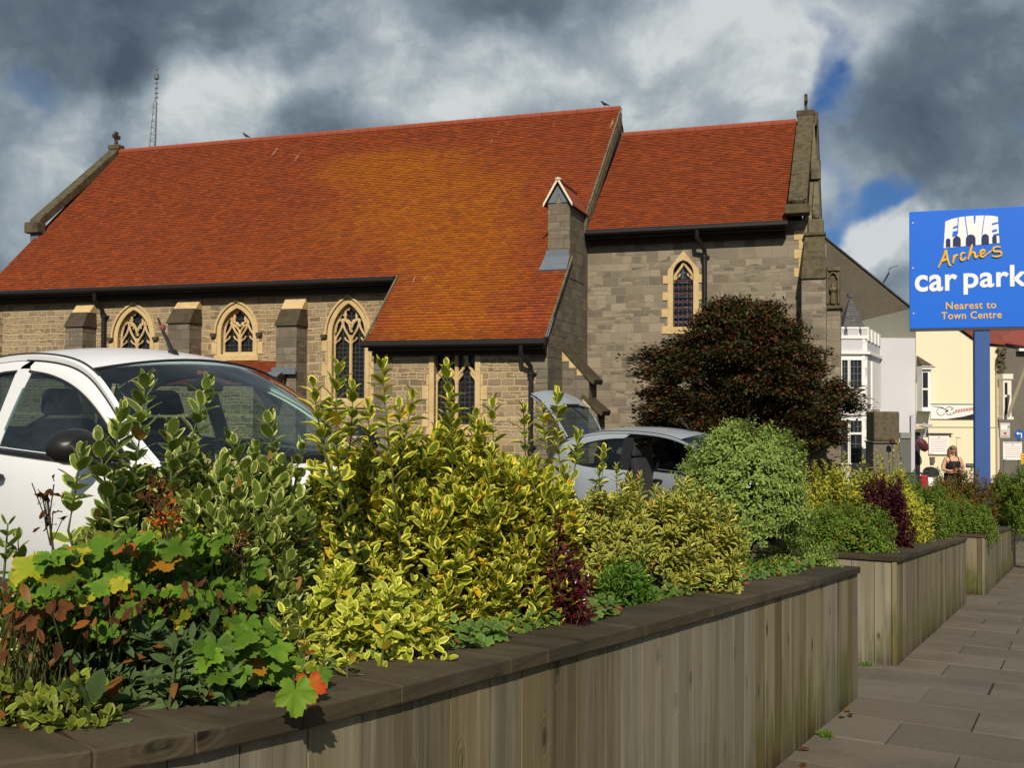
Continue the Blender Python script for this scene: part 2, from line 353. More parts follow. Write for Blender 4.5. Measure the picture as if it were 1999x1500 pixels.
sheet('ground', [-60, -40, -25] + list(np.arange(-20, 61, 1.0)) + [70, 90, 130, 200, 400, 900], [-500, -200, -90, -60] + list(np.arange(-40, -3, 1.0)) + [-2.75, -2.74, -2, -1.2, 0, 2, 4, 8, 14, 25, 60, 200, 500], gz, ASPHALT)
def slabmat():
    m, t, b = mat_new('concrete_paving'); obj = t.add('ShaderNodeTexCoord').outputs['Object']; r = t.add('ShaderNodeAttribute', _attribute_name='rnd').outputs['Fac']
    n = t.noise(obj, 45, 5, .7); n2 = t.noise(obj, 1.4, 5, .6); n3 = t.noise(obj, 160, 2, .6)
    base = t.mix(r, (.120, .102, .078), (.165, .142, .112))
    base = t.mix(t.ss(n2, .42, .68, 0, .55), base, (.088, .073, .057)); base = t.mix(t.ss(n, .5, .75, 0, .5), base, (.23, .20, .16)); base = t.mix(t.ss(n3, .60, .72, 0, .6), base, (.24, .21, .17)); base = t.mix(t.ss(n3, .40, .28, 0, .6), base, (.05, .042, .034))
    t.l.new(base, b.inputs['Base Color']); b.inputs['Roughness'].default_value = .88; b.inputs['Specular IOR Level'].default_value = .25
    bump(t, b, t.math('ADD', n, t.math('MULTIPLY', n2, .6)), .45, .012); return m
pv = MB()
for i in range(-3, 44):
    s0 = 8.285 + .752 * (i - 8); off = (i % 2) * .42 - .23
    for j in range(-3, 6):
        l0 = off + j * .9 - .8 + random.uniform(-.006, .006); l1 = l0 + .9 - .011
        if l1 < -1.62: continue
        l0 = max(l0, -2.7); g = .0065; dz = random.uniform(-.003, .003); tl = random.uniform(-.003, .003)
        P = [SP(s0 + g, l0, pave_z(s0 + g) + dz), SP(s0 + g, l1, pave_z(s0 + g) + dz + tl), SP(s0 + .752 - g, l1, pave_z(s0 + .752 - g) + dz), SP(s0 + .752 - g, l0, pave_z(s0 + .752 - g) + dz - tl)]
        pv.hexa([p - Vector((0, 0, .05)) for p in P] + P)
tag(pv.build('pavement', slabmat(), bevel=.005), kind='structure')

# ---------------------------------------------------------------- church (frame: x = along the nave, y = into the building, z = up)
ch = empty('church', (1.79, 25, 0), R(-18.4), 'stone church with red tiled roofs, pale traceried windows and lichen on the roof', 'church')
def L3(u, v, z): return (u, -v, z)
BASE = -2.2
def arch(cx, hw, z0, zs, za, n=9):          # pointed opening outline, anticlockwise from bottom left
    h = za - zs; Rr = (hw * hw + h * h) / (2 * hw)
    def arc(sgn):
        pts = []
        th1 = math.atan2(h, Rr - hw)
        for i in range(n + 1):
            th = th1 * i / n
            pts.append((cx + sgn * (hw - Rr + Rr * math.cos(th)), zs + Rr * math.sin(th)))
        return pts
    return [(cx - hw, z0), (cx + hw, z0)] + arc(1) + arc(-1)[::-1][1:]
def ring(mb, inner, outer, to3, proud, mi=0):
    n = len(inner)
    A = [to3(*p, proud) for p in inner]; B = [to3(*p, proud) for p in outer]; C_ = [to3(*p, 0) for p in outer]; D_ = [to3(*p, -.02) for p in inner]
    mb.add(A + B + C_ + D_, [f for i in range(n) for f in ((i, (i + 1) % n, n + (i + 1) % n, n + i), (n + i, n + (i + 1) % n, 2 * n + (i + 1) % n, 2 * n + i), (i, 3 * n + i, 3 * n + (i + 1) % n, (i + 1) % n))], mi)
def offset(poly, d):
    n = len(poly); o = []
    for i in range(n):
        a, b, c = Vector(poly[i - 1]), Vector(poly[i]), Vector(poly[(i + 1) % n])
        e1 = (b - a); e2 = (c - b)
        if e1.length < 1e-6: e1 = e2
        if e2.length < 1e-6: e2 = e1
        n1 = Vector((e1.y, -e1.x)).normalized(); n2 = Vector((e2.y, -e2.x)).normalized(); q = (n1 + n2)
        q = q / max(.35, q.length_squared) * 2 * d if q.length > 1e-6 else n1 * d
        o.append((b.x + q.x, b.y + q.y))
    return o
def bez(p, n=8):
    p = [Vector((a, b)) for a, b in p]; o = []
    for i in range(n + 1):
        t = i / n; o.append(tuple((1 - t) ** 3 * p[0] + 3 * t * (1 - t) ** 2 * p[1] + 3 * t * t * (1 - t) * p[2] + t ** 3 * p[3]))
    return o
def tracery_window(cx, hw, z0, zs, za, v, style, quoins=True, hood=True):
    to3 = lambda a, b, d: L3(a, v + d, b)
    op = arch(cx, hw, z0, zs, za) if style != 'square' else [(cx - hw, z0), (cx + hw, z0), (cx + hw, za), (cx - hw, za)]
    f = MB(); ring(f, op, offset(op, .12), to3, .025)
    f.box(L3(cx - hw - .17, v, z0 - .16), L3(cx + hw + .17, v + .05, z0 - .012))
    if quoins:
        k = 0; z = z0
        while z < zs - .15:
            hq = .30; ww = .15 if k % 2 == 0 else .05
            for sg in (-1, 1):
                a = cx + sg * (hw + .128); f.box(L3(a, v - .02, z + .004), L3(a + sg * ww, v + .022, min(z + hq, zs) - .004))
            z += hq; k += 1
    w_ = f.build('window', PALE, ch, bevel=.012); tag(w_)
    if hood and style != 'square':
        hm_ = MB(); oa = offset(op, .135); ob = offset(op, .185); n = len(op); sel = [i for i in range(n) if oa[i][1] > zs - .02]
        P1 = [to3(*oa[i], .065) for i in sel]; P2 = [to3(*ob[i], .065) for i in sel]; P3 = [to3(*ob[i], 0) for i in sel]; P4 = [to3(*oa[i], .02) for i in sel]
        hm_.grid([P1, P2, P3]); hm_.grid([P4, P1])
        for sg in (-1, 1): hm_.box(L3(cx + sg * (hw + .13), v, zs - .07), L3(cx + sg * (hw + .27), v + .1, zs + .015), 1)
        hm_.build('hood_mould', [PALE, SLATEST], w_)
    g = MB(); dv = -.2
    gp = offset(op, -.002); tr = tessellate_polygon([[Vector((a, b, 0)) for a, b in gp]])
    g.add([to3(a, b, dv) for a, b in gp], [tuple(x) for x in tr]); g.build('glass', LEADED, w_)
    t = MB(); bw = .034
    def bar(pts, r=bw): t.tube([to3(a, b, dv + .07) for a, b in pts], r, 6)
    bar([(cx, z0), (cx, zs)], .042)
    for sg in (-1, 1): bar([(cx + sg * (hw - .005), z0), (cx + sg * (hw - .005), zs)], .028)
    bar([(cx - hw, z0 + .02), (cx + hw, z0 + .02)], .05)
    if style == 'square':
        zo = za - .50
        for sg in (-1, 1):
            x = cx + sg * hw / 2
            for q in (-1, 1):
                bar(bez([(x + q * hw / 2, zo - .18), (x + q * hw / 2, zo + .05), (x + q * .06, zo + .06), (x, zo + .30)]))
                bar(bez([(x + q * hw / 2, zo - .2), (x + q * hw * .4, zo - .04), (x + q * hw * .2, zo - .06), (x + q * .1, zo + .06)]), .03)
            bar([(x, zo + .28), (x, za)], .04)
        bar([(cx, zo - .2), (cx, za)], .05)
        for sg in (-1, 1): bar([(cx + sg * hw * .5, zo + .28), (cx + sg * .16, za - .04)], .035)
    else:
        H = za - zs
        inner = offset(op, -.015); bar([p for p in inner if p[1] > zs - .01], .030)
        zc = zs + .10
        for sg in (-1, 1):
            x = cx + sg * hw / 2; r = hw / 2 - .015
            if style == 'round':
                bar([(x + r * math.cos(a), zc + .02 + r * 1.25 * math.sin(a)) for a in np.linspace(-.2, math.pi + .2, 15)], .032)
                top = zc + r * 1.2
            else:
                top = zc + r * 1.0
            for q in (-1, 1):
                bar(bez([(x + q * r, zs - .22), (x + q * r * 1.05, zs + .02), (x + q * .05, zs + .03), (x, top - .04)]), .028)
                bar(bez([(x + q * r, zs - .22), (x + q * r * .7, zs - .1), (x + q * r * .35, zs - .16), (x + q * r * .28, zs - .05)], 5), .022)
            if style == 'round': bar([(x, top - .06), (x, zc + r * 1.25)], .04)
            else:
                bar(bez([(x, top - .06), (x + sg * .02, top + .14), (x + sg * .09, top + .2), (x + sg * .12, zs + H * .62)]), .028)
                bar(bez([(x, top - .06), (x - sg * .03, top + .15), (cx + sg * .22, zs + .42 * H), (cx + sg * .2, zs + H * .62)]), .028)
                bar(bez([(cx, zs), (cx + sg * .03, zs + .2), (x - sg * .02, zs + .22), (x + sg * .05, zs + .46 * H)]), .028)
        # foiled opening under the point
        fz = zs + H * .64; fr = hw * .36
        bar([(cx + fr * (1 + .16 * math.cos(6 * a)) * math.sin(a), fz + fr * 1.12 * (1 + .16 * math.cos(6 * a)) * math.cos(a)) for a in np.linspace(0, 2 * math.pi, 37)], .028)
        for a in np.linspace(0, 2 * math.pi, 7)[:-1] + math.pi / 6:
            bar([(cx + fr * .88 * math.sin(a), fz + fr * .98 * math.cos(a)), (cx + fr * 1.28 * math.sin(a), fz + fr * 1.42 * math.cos(a))] if math.cos(a) < .8 else [(cx, fz + fr), (cx, fz + fr * 1.3)], .03)
        for sg in (-1, 1): bar([(cx + sg * fr * .95, fz - .12), (cx + sg * fr * .95, fz + .16)], .03)
    t.build('tracery', PALE, w_, smooth=True)
    return op
NV, CV = 1.55, 3.3                          # nave and chapel wall planes
ops_nave = []
ops_nave.append(tracery_window(-11.72, .50, 2.25, 3.24, 3.97, NV, 'round'))
ops_nave.append(tracery_window(-8.63, .46, 2.78, 3.30, 3.94, NV, 'flow'))
ops_nave.append(tracery_window(-5.53, .44, 1.62, 3.22, 3.98, NV, 'round'))
op_ch = tracery_window(-2.09, .47, 1.05, 2.2, 2.70, CV, 'square', True, False)
wl = MB(); wl.holed([(-16.4, BASE), (-4.0, BASE), (-4.0, 4.62), (-16.4, 4.62)], ops_nave, lambda a, b, d: L3(a, NV + d, b), .22)
wl.prism([L3(-16.4, NV, BASE), L3(-16.4, NV, 4.62), L3(-16.4, -3.38, 9.35), L3(-16.4, -8.3, 4.62), L3(-16.4, -8.3, BASE)], (.4, 0, 0))
wl.build('nave_wall', RUBBLE, ch, recalc=False)
wl = MB(); wl.holed([(-4.0, BASE), (0, BASE), (0, 2.98), (-4.0, 2.98)], [op_ch], lambda a, b, d: L3(a, CV + d, b), .22)
wl.add([L3(-4, CV, BASE), L3(-4, NV, BASE), L3(-4, NV, 4.6), L3(-4, CV, 2.98)], [(0, 1, 2, 3)])
qz = BASE
while qz < 2.6:                            # grey quoins at the chapel's corners
    for (c0, c1) in ((-4.0, -3.55), (-.42, 0)):
        k = .16 if int((qz + 5) / .3) % 2 else 0
        wl.box(L3(c0 if c0 < -3 else c0 + k, CV - .02, qz + .005), L3(c1 - (k if c0 < -3 else 0), CV + .012, qz + .295), 1)
    qz += .3
wl.build('chapel_wall', [RUBBLE, GREYASH], ch, recalc=False)
ge = MB()                                   # the plane that closes chapel and nave to the east
ge.add([L3(0, CV, BASE), L3(0, -8.3, BASE), L3(0, -8.3, 4.6), L3(0, -3.38, 9.42), L3(0, 1.45, 4.78), L3(0, 1.6, 4.7), L3(0, CV, 2.98)], [(0, 1, 2, 3, 4, 5, 6)])
ge.build('gable_wall', GREYASH, ch, recalc=False)
LAN = arch(2.285, .235, 3.38, 4.62, 4.93)
cw = MB(); cw.holed([(0, BASE), (5.0, BASE), (5.0, 5.72), (0, 5.72)], [LAN], lambda a, b, d: L3(a, d, b), .2)
cw.add([L3(5.15, 0, BASE), L3(5.15, -7.2, BASE), L3(5.15, -7.2, 5.6), L3(5.15, -3.5, 8.95), L3(5.15, 0, 5.7)], [(0, 1, 2, 3, 4)])
cw.add([L3(5.0, 0, BASE), L3(5.15, 0, BASE), L3(5.15, 0, 5.9), L3(5.0, 0, 5.9)], [(0, 1, 2, 3)])
cw.build('chancel_wall', ASHLAR, ch, recalc=False)
# lancet
f = MB(); t3 = lambda a, b, d: L3(a, d, b)
ol = [(2.285 - .36, 3.22), (2.285 + .36, 3.22), (2.285 + .36, 4.70), (2.285, 5.15), (2.285 - .36, 4.70)]
hole = [(a, b) for a, b in LAN]
tri = tessellate_polygon([[Vector((a, b, 0)) for a, b in ol], [Vector((a, b, 0)) for a, b in hole]]); allp = ol + hole
f.add([t3(a, b, .03) for a, b in allp], [tuple(x) for x in tri]); n = len(ol)
f.add([t3(a, b, .03) for a, b in ol] + [t3(a, b, 0) for a, b in ol], [(i, (i + 1) % n, n + (i + 1) % n, n + i) for i in range(n)])
z = 3.22; k = 0
while z < 4.6:
    if k % 2 == 0:
        for sg in (-1, 1): f.box(L3(2.285 + sg * .358, -.02, z + .004), L3(2.285 + sg * (.46 + .05 * random.random()), .027, z + .19))
    z += .195; k += 1
lw_ = f.build('window', PALE, ch, recalc=False)
g = MB(); tri = tessellate_polygon([[Vector((a, b, 0)) for a, b in LAN]]); g.add([t3(a, b, -.15) for a, b in LAN], [tuple(x) for x in tri]); g.build('glass', GRILLE, lw_)
t = MB()
for q in (-1, 1):
    t.tube([t3(a, b, -.08) for a, b in bez([(2.285 + q * .235, 4.42), (2.285 + q * .23, 4.66), (2.285 + q * .05, 4.70), (2.285, 4.92)])], .035, 6)
    t.tube([t3(a, b, -.08) for a, b in bez([(2.285 + q * .235, 4.44), (2.285 + q * .14, 4.58), (2.285 + q * .10, 4.54), (2.285 + q * .08, 4.62)], 5)], .024, 6)
t.build('tracery', PALE, lw_, smooth=True)
RUST = plain('rusty_bar', (.09, .025, .014), .8, .3, 20)
gr = MB()
for i in range(7): gr.box(L3(2.05, -.06, 3.46 + i * .165), L3(2.52, -.04, 3.49 + i * .165))
for x in (2.15, 2.285, 2.42): gr.box(L3(x - .008, -.065, 3.4), L3(x + .008, -.05, 4.6), 1)
gr.build('window_grille', [RUST, BLACK], lw_)

# roofs: one mesh of individual tiles per slope
def tiles(name, u0, u1, v_e, z_e, v_r, z_r, lich, curve=0.0, umin=None, gap=.090, wid=.160):
    Ls = math.hypot(v_e - v_r, z_r - z_e); nr = int(Ls / gap); dv = (v_r - v_e) / nr; dz = (z_r - z_e) / nr
    nx, nz = -dz / math.hypot(dv, dz), abs(dv) / math.hypot(dv, dz)
    V, Q, r1, r2, lip, li, top = [], [], [], [], [], [], []
    for i in range(nr):
        def pt(k): 
            t = k / nr; return v_e + dv * k, z_e + dz * k - curve * math.sin(math.pi * min(1, t * 2.6)) * (t < .385)
        (va, za), (vb, zb) = pt(i), pt(i + 1.12)
        a0 = u0 if umin is None else umin(va); off = (i % 2) * wid / 2
        x = a0 - off
        while x < u1:
            xa, xb = max(x, a0) + .0025, min(x + wid, u1) - .0025; x += wid
            if xb - xa < .02: continue
            j = random.uniform(-.004, .006); h = .020 + j; th = .019
            # outward normal in (v, z) is (nz', ...): slope faces +v and +z
            on = (abs(dz) / math.hypot(dv, dz), abs(dv) / math.hypot(dv, dz))
            sgn = 1 if v_e > v_r else -1
            P = [(xa, va + sgn * on[0] * h, za + on[1] * h), (xb, va + sgn * on[0] * (h + random.uniform(-.002, .002)), za + on[1] * h), (xb, vb + sgn * on[0] * .004, zb + on[1] * .004), (xa, vb + sgn * on[0] * .004, zb + on[1] * .004)]
            B = [(xa, va + sgn * on[0] * (h - th), za + on[1] * (h - th)), (xb, va + sgn * on[0] * (h - th), za + on[1] * (h - th))]
            o = len(V); V += [L3(*p) for p in P + P[:2] + B]; Q += [(o, o + 1, o + 2, o + 3), (o + 6, o + 7, o + 5, o + 4)]
            a, b = random.random(), random.random(); L_ = lich((xa + xb) / 2, (va + vb) / 2)
            r1 += [a] * 8; r2 += [b] * 8; lip += [0] * 4 + [1] * 4; li += [L_] * 8; top += [i / nr] * 8
    if v_e < v_r: Q = [q[::-1] for q in Q]
    return np_mesh(name, V, Q, TILE, ch, dict(rnd=r1, rnd2=r2, lip=lip, lichen=li, top=top))
def lich_n(u, v):
    # orange lichen spread over the eastern half of the slope, thickest in a band running down to the chapel eave
    y = (3.6 - v) / 7.0                      # 0 at the chapel eave, 1 at the ridge
    c = -2.2 - 4.4 * max(0, y - .22) ** .9; wd = 1.5 + 2.9 * max(0, y - .15)
    f = 1 if y < .66 else max(0, 1 - (y - .66) / .27)
    a = .64 * math.exp(-abs((u - c) / wd) ** 2.0) * f
    b = math.exp(-((u + 6.4) / 1.9) ** 2 - ((y - .78) / .095) ** 2) * 1.0
    c2 = .42 * math.exp(-((u + 6.0 + 6.0 * max(0, .62 - y)) / 2.4) ** 2) * math.exp(-((y - .42) / .30) ** 2)
    d = .32 * math.exp(-((u + 3.2) / 2.6) ** 2) * f
    return min(1.2, a + b + c2 + d)
RV, RZ = -3.38, 9.56
tiles('nave_roof', -16.35, 0.02, 1.93, 4.53, RV, RZ, lich_n)
tiles('chapel_roof', -4.05, 0.02, 3.64, 2.91, 1.93, 4.53, lich_n, .05)
tiles('north_roof', -16.35, 0.02, -8.69, 4.53, RV, RZ, lambda u, v: 0, gap=.3, wid=.6)
tiles('chancel_roof', 0.06, 4.64, .36, 5.66, -3.5, 8.86, lambda u, v: .22)
tiles('chancel_north_roof', 0.06, 4.64, -7.36, 5.66, -3.5, 8.86, lambda u, v: 0, gap=.3, wid=.6)
rd = MB()                                   # boarding under the tiles
def slab(u0, u1, va, za, vb, zb, th=.10): rd.prism([L3(u0, va, za - .012), L3(u1, va, za - .012), L3(u1, vb, zb - .012), L3(u0, vb, zb - .012)], (0, 0, -th))
slab(-16.33, -.02, 1.9, 4.55, RV, RZ); slab(-4.03, -.02, 3.6, 2.90, 1.88, 4.55); slab(-16.33, -.02, -8.66, 4.55, RV, RZ)
slab(.08, 4.6, .33, 5.67, -3.5, 8.86); slab(.08, 4.6, -7.33, 5.67, -3.5, 8.86)
rd.build('roof_boarding', DARKWOOD, ch)
RIDGE = plain('ridge_tile', (.27, .06, .026), .85, .35, 8)
for (u0, u1, v, z_) in ((-16.35, .03, RV, RZ + .03), (.08, 4.62, -3.5, 8.89)):
    rt = MB(); u = u0
    while u < u1 - .05:
        b_ = min(u + .33, u1); rt.tube([L3(u + .004, v, z_ - .03), L3(b_ - .004, v, z_ - .03)], .105, 10); u += .33
    rt.build('ridge_tiles', RIDGE, ch, smooth=True)
# mortared verges: chapel sides and nave gable
for (p, q, th) in (((-4.06, 3.66, 2.93), (-4.06, 1.96, 4.55), .03), ((.045, 3.66, 2.93), (.045, 1.58, 4.88), .03), ((.05, .42, 6.0), (.05, RV, RZ + .02), .035)):
    vg = MB(); vg.tube([L3(*p), L3(*q)], th, 5); vg.build('verge', PALEW, ch)
gs = MB()                                   # rough verge courses standing above the chancel roof
gs.prism([L3(.02, .42, 5.90), L3(.02, RV, 9.47), L3(.02, RV, 9.15), L3(.02, .42, 5.6)], (.06, 0, 0))
gs.build('gable_flashing', PALEW, ch)
# gutters, soffits and dark bands for the eaves shade
gt = MB()
for (a, b_, v, z_) in ((-16.4, -4.12, 2.0, 4.47), (-4.1, .05, 3.70, 2.84), (.06, 4.66, .43, 5.60)): gt.tube([L3(a, v, z_), L3(b_, v, z_)], .075, 8)
gt.build('gutter', BLACK, ch, smooth=True)
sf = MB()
sf.box(L3(-16.3, NV + .002, 4.36), L3(-4.06, 1.95, 4.46)); sf.box(L3(-16.3, NV + .002, 4.20), L3(-4.06, NV + .20, 4.355)); sf.box(L3(-3.98, CV + .002, 2.70), L3(-.02, 3.64, 2.82)); sf.box(L3(-3.98, CV + .002, 2.60), L3(-.02, CV + .14, 2.695)); sf.box(L3(.08, .002, 5.47), L3(4.6, .36, 5.58)); sf.box(L3(.08, .002, 5.34), L3(4.6, .16, 5.465))  # lower, narrower boxes are dark bands standing in for shade under the eaves
sf.build('soffit_and_shade_band', DARKWOOD, ch)
def downpipe(u, v, vg_, zg, off=.22):
    d = MB(); p = [L3(u - off * .6, vg_, zg - .05), L3(u - off * .6, vg_ - .02, zg - .22), L3(u, v + .14, zg - .48), L3(u, v + .10, zg - .62)]
    d.tube(p, .052, 8); d.tube([L3(u, v + .10, zg - .55), L3(u, v + .10, BASE)], .055, 10)
    for z_ in (zg - .66, zg - 2.2, zg - 3.9):
        d.tube([L3(u, v + .10, z_), L3(u, v + .10, z_ + .07)], .075, 10); d.box(L3(u - .1, v, z_ + .01), L3(u + .1, v + .06, z_ + .06))
    d.build('downpipe', BLACK, ch, smooth=True)
downpipe(-12.60, NV, 2.0, 4.44, .02); downpipe(-.34, CV, 3.7, 2.83); downpipe(2.79, 0, .43, 5.6)
# nave buttresses: pale upper weathering, dark lower weathering, grey shaft
def buttress(u0, u1, zt, z1, z2, d1, d2, z3=None, d3=None):
    b_ = MB()
    b_.hexa([L3(u0, NV, z1), L3(u1, NV, z1), L3(u1, NV + d1, z1), L3(u0, NV + d1, z1), L3(u0, NV - .0, zt), L3(u1, NV - .0, zt), L3(u1, NV + .03, zt), L3(u0, NV + .03, zt)], 0)
    b_.hexa([L3(u0 - .02, NV, z2), L3(u1 + .02, NV, z2), L3(u1 + .02, NV + d2 + .05, z2), L3(u0 - .02, NV + d2 + .05, z2), L3(u0 + .01, NV, z1 + .02), L3(u1 - .01, NV, z1 + .02), L3(u1 - .01, NV + d1 + .01, z1 + .02), L3(u0 + .01, NV + d1 + .01, z1 + .02)], 1)
    b_.box(L3(u0 + .01, NV, z2 - 3.9), L3(u1 - .01, NV + d2, z2 - .003), 2)
    b_.build('buttress', [PALE, SLATEST, GREYASH], ch, bevel=.012)
buttress(-13.47, -12.90, 4.22, 3.90, 3.52, .30, .52)
buttress(-10.32, -9.66, 4.21, 3.92, 3.55, .30, .52)
buttress(-7.22, -6.64, 4.21, 3.84, 3.43, .30, .52)
# west gable coping, kneeler and cross
cp = MB()
cp.prism([L3(-16.55, .05, 6.55), L3(-16.55, .05, 6.85), L3(-16.55, RV, 9.75), L3(-16.55, RV, 9.4)], (.36, 0, 0)); cp.prism([L3(-16.55, -6.8, 6.5), L3(-16.55, -6.8, 6.8), L3(-16.55, RV, 9.75), L3(-16.55, RV, 9.4)], (.36, 0, 0))
cp.box(L3(-16.6, -.15, 6.42), L3(-16.15, .22, 6.74)); cp.box(L3(-16.5, -.2, 6.0), L3(-16.2, .1, 6.42), 1)
cp.box(L3(-16.58, RV - .16, 9.64), L3(-16.17, RV + .16, 9.80))
cp.build('gable_coping', [LICHEN, LEAD], ch, bevel=.03)
def cross(u, v, z, h, face_u=True):
    c_ = MB(); w_ = h * .36
    def pt(a, b, d): return L3(u + (a if not face_u else d), v + (a if face_u else d), z + b)
    t_ = h * .085
    def bx(a0, a1, b0, b1): c_.prism([pt(a0, b0, -t_), pt(a1, b0, -t_), pt(a1, b1, -t_), pt(a0, b1, -t_)], Vector(pt(0, 0, t_)) - Vector(pt(0, 0, -t_)))
    bx(-t_, t_, 0, h); bx(-w_ * .8, w_ * .8, h * .58, h * .76); bx(-t_ * 2, t_ * 2, -.02, .09)
    for s_ in (-1, 1): bx(s_ * w_ * .8 - t_ * .9, s_ * w_ * .8 + t_ * .9, h * .54, h * .80)
    bx(-t_ * 1.9, t_ * 1.9, h * .93, h * 1.02)
    c_.tube([pt(w_ * .62 * math.cos(a), h * .67 + w_ * .62 * math.sin(a), 0) for a in np.linspace(0, 2 * math.pi, 15)[:-1]], t_ * .7, 6, closed=True)
    c_.build('gable_cross', LICHEN, ch)
cross(-16.38, RV, 9.78, .44)
# east parapet of the chancel
ep = MB()
SLc = (8.86 - 5.66) / 3.86
ep.prism([L3(4.66, .30, 5.88), L3(4.66, .30, 6.16), L3(4.66, -3.5, 9.10), L3(4.66, -3.5, 8.75)], (.40, 0, 0)); ep.prism([L3(4.66, -7.2, 5.9), L3(4.66, -7.2, 6.2), L3(4.66, -3.5, 9.10), L3(4.66, -3.5, 8.75)], (.50, 0, 0))
ep.box(L3(4.60, .1, 5.80), L3(5.12, .52, 6.0)); ep.box(L3(4.63, -3.60, 9.0), L3(5.08, -3.36, 9.14))
ep.lathe([(0, 0), (.12, .02), (.17, .1), (.12, .2), (.04, .26)], 10, L3(4.86, .32, 6.0), 0)
for k in range(5): ep.lathe([(0, 0), (.06, .01), (.05, .08), (.02, .12)], 7, L3(4.72 + .07 * k, .30 - .03 * (k % 2), 6.08 + .05 * (k % 3)), 0)
ep.build('parapet_coping', LICHEN, ch, bevel=.025)
pi = MB()                                    # moulded east edge of the gable, widening towards the foot
pi.hexa([L3(5.05, .06, 5.45), L3(5.36, .06, 5.45), L3(5.36, -.25, 5.45), L3(5.05, -.25, 5.45), L3(5.05, -3.2, 8.75), L3(5.08, -3.2, 8.75), L3(5.08, -3.3, 8.45), L3(5.05, -3.3, 8.45)])
pi.box(L3(5.08, -1.45, 6.9), L3(5.30, -1.25, 7.35)); pi.box(L3(5.08, -.3, 5.42), L3(5.40, .10, 5.72)); pi.lathe([(0, 0), (.08, .03), (.1, .12), (.05, .22), (0, .26)], 8, L3(5.24, -.02, 5.72))
pi.build('gable_pilaster', PALEW, ch, bevel=.02)
cross(4.86, -3.5, 9.12, .44)
sb = MB()                                   # south-east corner buttresses and carved niche
sb.hexa([L3(4.94, 0, 4.34), L3(5.47, 0, 4.34), L3(5.47, .53, 4.34), L3(4.94, .53, 4.34), L3(5.0, 0, 5.34), L3(5.43, 0, 5.34), L3(5.43, .12, 5.34), L3(5.0, .12, 5.34)], 0)
sb.box(L3(4.98, -.02, 5.343), L3(5.46, .17, 5.42), 0); sb.box(L3(4.95, 0, BASE), L3(5.47, .48, 4.337), 1)
sb.box(L3(5.42, -.9, BASE), L3(5.76, -.15, 3.72), 1); sb.box(L3(5.44, -.95, 3.72), L3(5.80, -.08, 3.80), 0); sb.box(L3(5.46, -.85, 3.80), L3(5.74, -.18, 4.66), 0); sb.box(L3(5.15, -.8, 3.8), L3(5.46, -.2, 5.2), 1)
sb.build('buttress', [LICHEN, ASHLAR], ch, bevel=.02)
nc = MB(); nc.box(L3(5.49, -.18, 4.58), L3(5.75, -.10, 4.66))
for sg in (5.485, 5.715): nc.tube([L3(sg, -.15, 3.85), L3(sg, -.15, 4.6)], .026, 6)
nc.tube([L3(5.6 + .09 * math.cos(a), -.14, 4.42 + .12 * math.sin(a)) for a in np.linspace(0, math.pi, 9)], .028, 6); nc.lathe([(.05, 0), (.07, .05), (.045, .2), (.06, .3), (.03, .36), (.04, .43), (0, .47)], 8, L3(5.6, -.15, 3.84)); nc.lathe([(.02, 0), (.09, .1), (.05, .16)], 8, L3(5.6, -.14, 4.05))
nc.build('carved_niche', PALEW, ch, smooth=True)
qn = MB(); z = 4.45; k = 0
while z < 5.5: qn.box(L3(4.80 + (.07 if k % 2 else -.03), -.02, z), L3(4.985, .014, z + .2)); z += .21; k += 1
qn.build('corner_quoins', PALE, ch)
# gabled stack at the head of the chapel's east verge
st = MB(); st.box(L3(-.50, .35, 4.4), L3(.012, 1.66, 6.12)); st.add([L3(-.50, 1.66, 6.12), L3(.012, 1.66, 6.12), L3(-.244, 1.66, 6.55), L3(-.50, .35, 6.12), L3(.012, .35, 6.12), L3(-.244, .35, 6.55)], [(0, 1, 2), (3, 5, 4)])
stk = st.build('gabled_stack', GREYASH, ch)
lf = MB(); lf.box(L3(-.54, 1.3, 4.80), L3(.0, 1.70, 5.03)); lf.build('lead_flashing', LEAD, stk); lf = MB(); lf.prism([L3(-.62, 1.95, 4.53), L3(.02, 1.95, 4.53), L3(.02, 1.66, 4.88), L3(-.56, 1.66, 4.88)], (0, -.02, .03)); lf.build('lead_flashing', LEAD, stk); lf = MB(); lf.prism([L3(-.50, 1.667, 6.1), L3(-.32, 1.667, 6.1), L3(-.244, 1.667, 6.3), L3(-.17, 1.667, 6.1), L3(.01, 1.667, 6.1), L3(-.244, 1.667, 6.53)], (0, -.02, 0)); lf.build('lead_flashing', LEAD, stk)
sr = MB()
for sg in (-1, 1):
    x1 = -.244 + sg * .33
    for i in range(6):
        a, b_ = i / 6, (i + 1) / 6 + .02
        def q(t, lift): return (x1 + (-.244 - x1) * t, 6.02 + .56 * t + lift)
        xa, za_ = q(a, .035); xb, zb_ = q(min(1, b_), .02)
        sr.hexa([L3(xa, 1.74, za_ - .03), L3(xa, .2, za_ - .03), L3(xb, .2, zb_ - .03), L3(xb, 1.74, zb_ - .03), L3(xa, 1.74, za_), L3(xa, .2, za_), L3(xb, .2, zb_), L3(xb, 1.74, zb_)])
sr.tube([L3(-.244, 1.74, 6.6), L3(-.244, .2, 6.6)], .055, 8); sr.build('stack_roof', RIDGE, stk)
bb = MB()
for sg in (-1, 1):
    x1 = -.244 + sg * .34; bb.prism([L3(x1, 1.76, 5.99), L3(x1, 1.76, 6.07), L3(-.244, 1.76, 6.66), L3(-.244, 1.76, 6.57)], (0, -.03, 0))
bb.lathe([(.075, -.02), (.08, .02), (.0, .04)], 8, L3(-.244, 1.745, 6.62)); bb.build('bargeboard', plain('cream_render', (.72, .64, .48), .7, .1), stk)
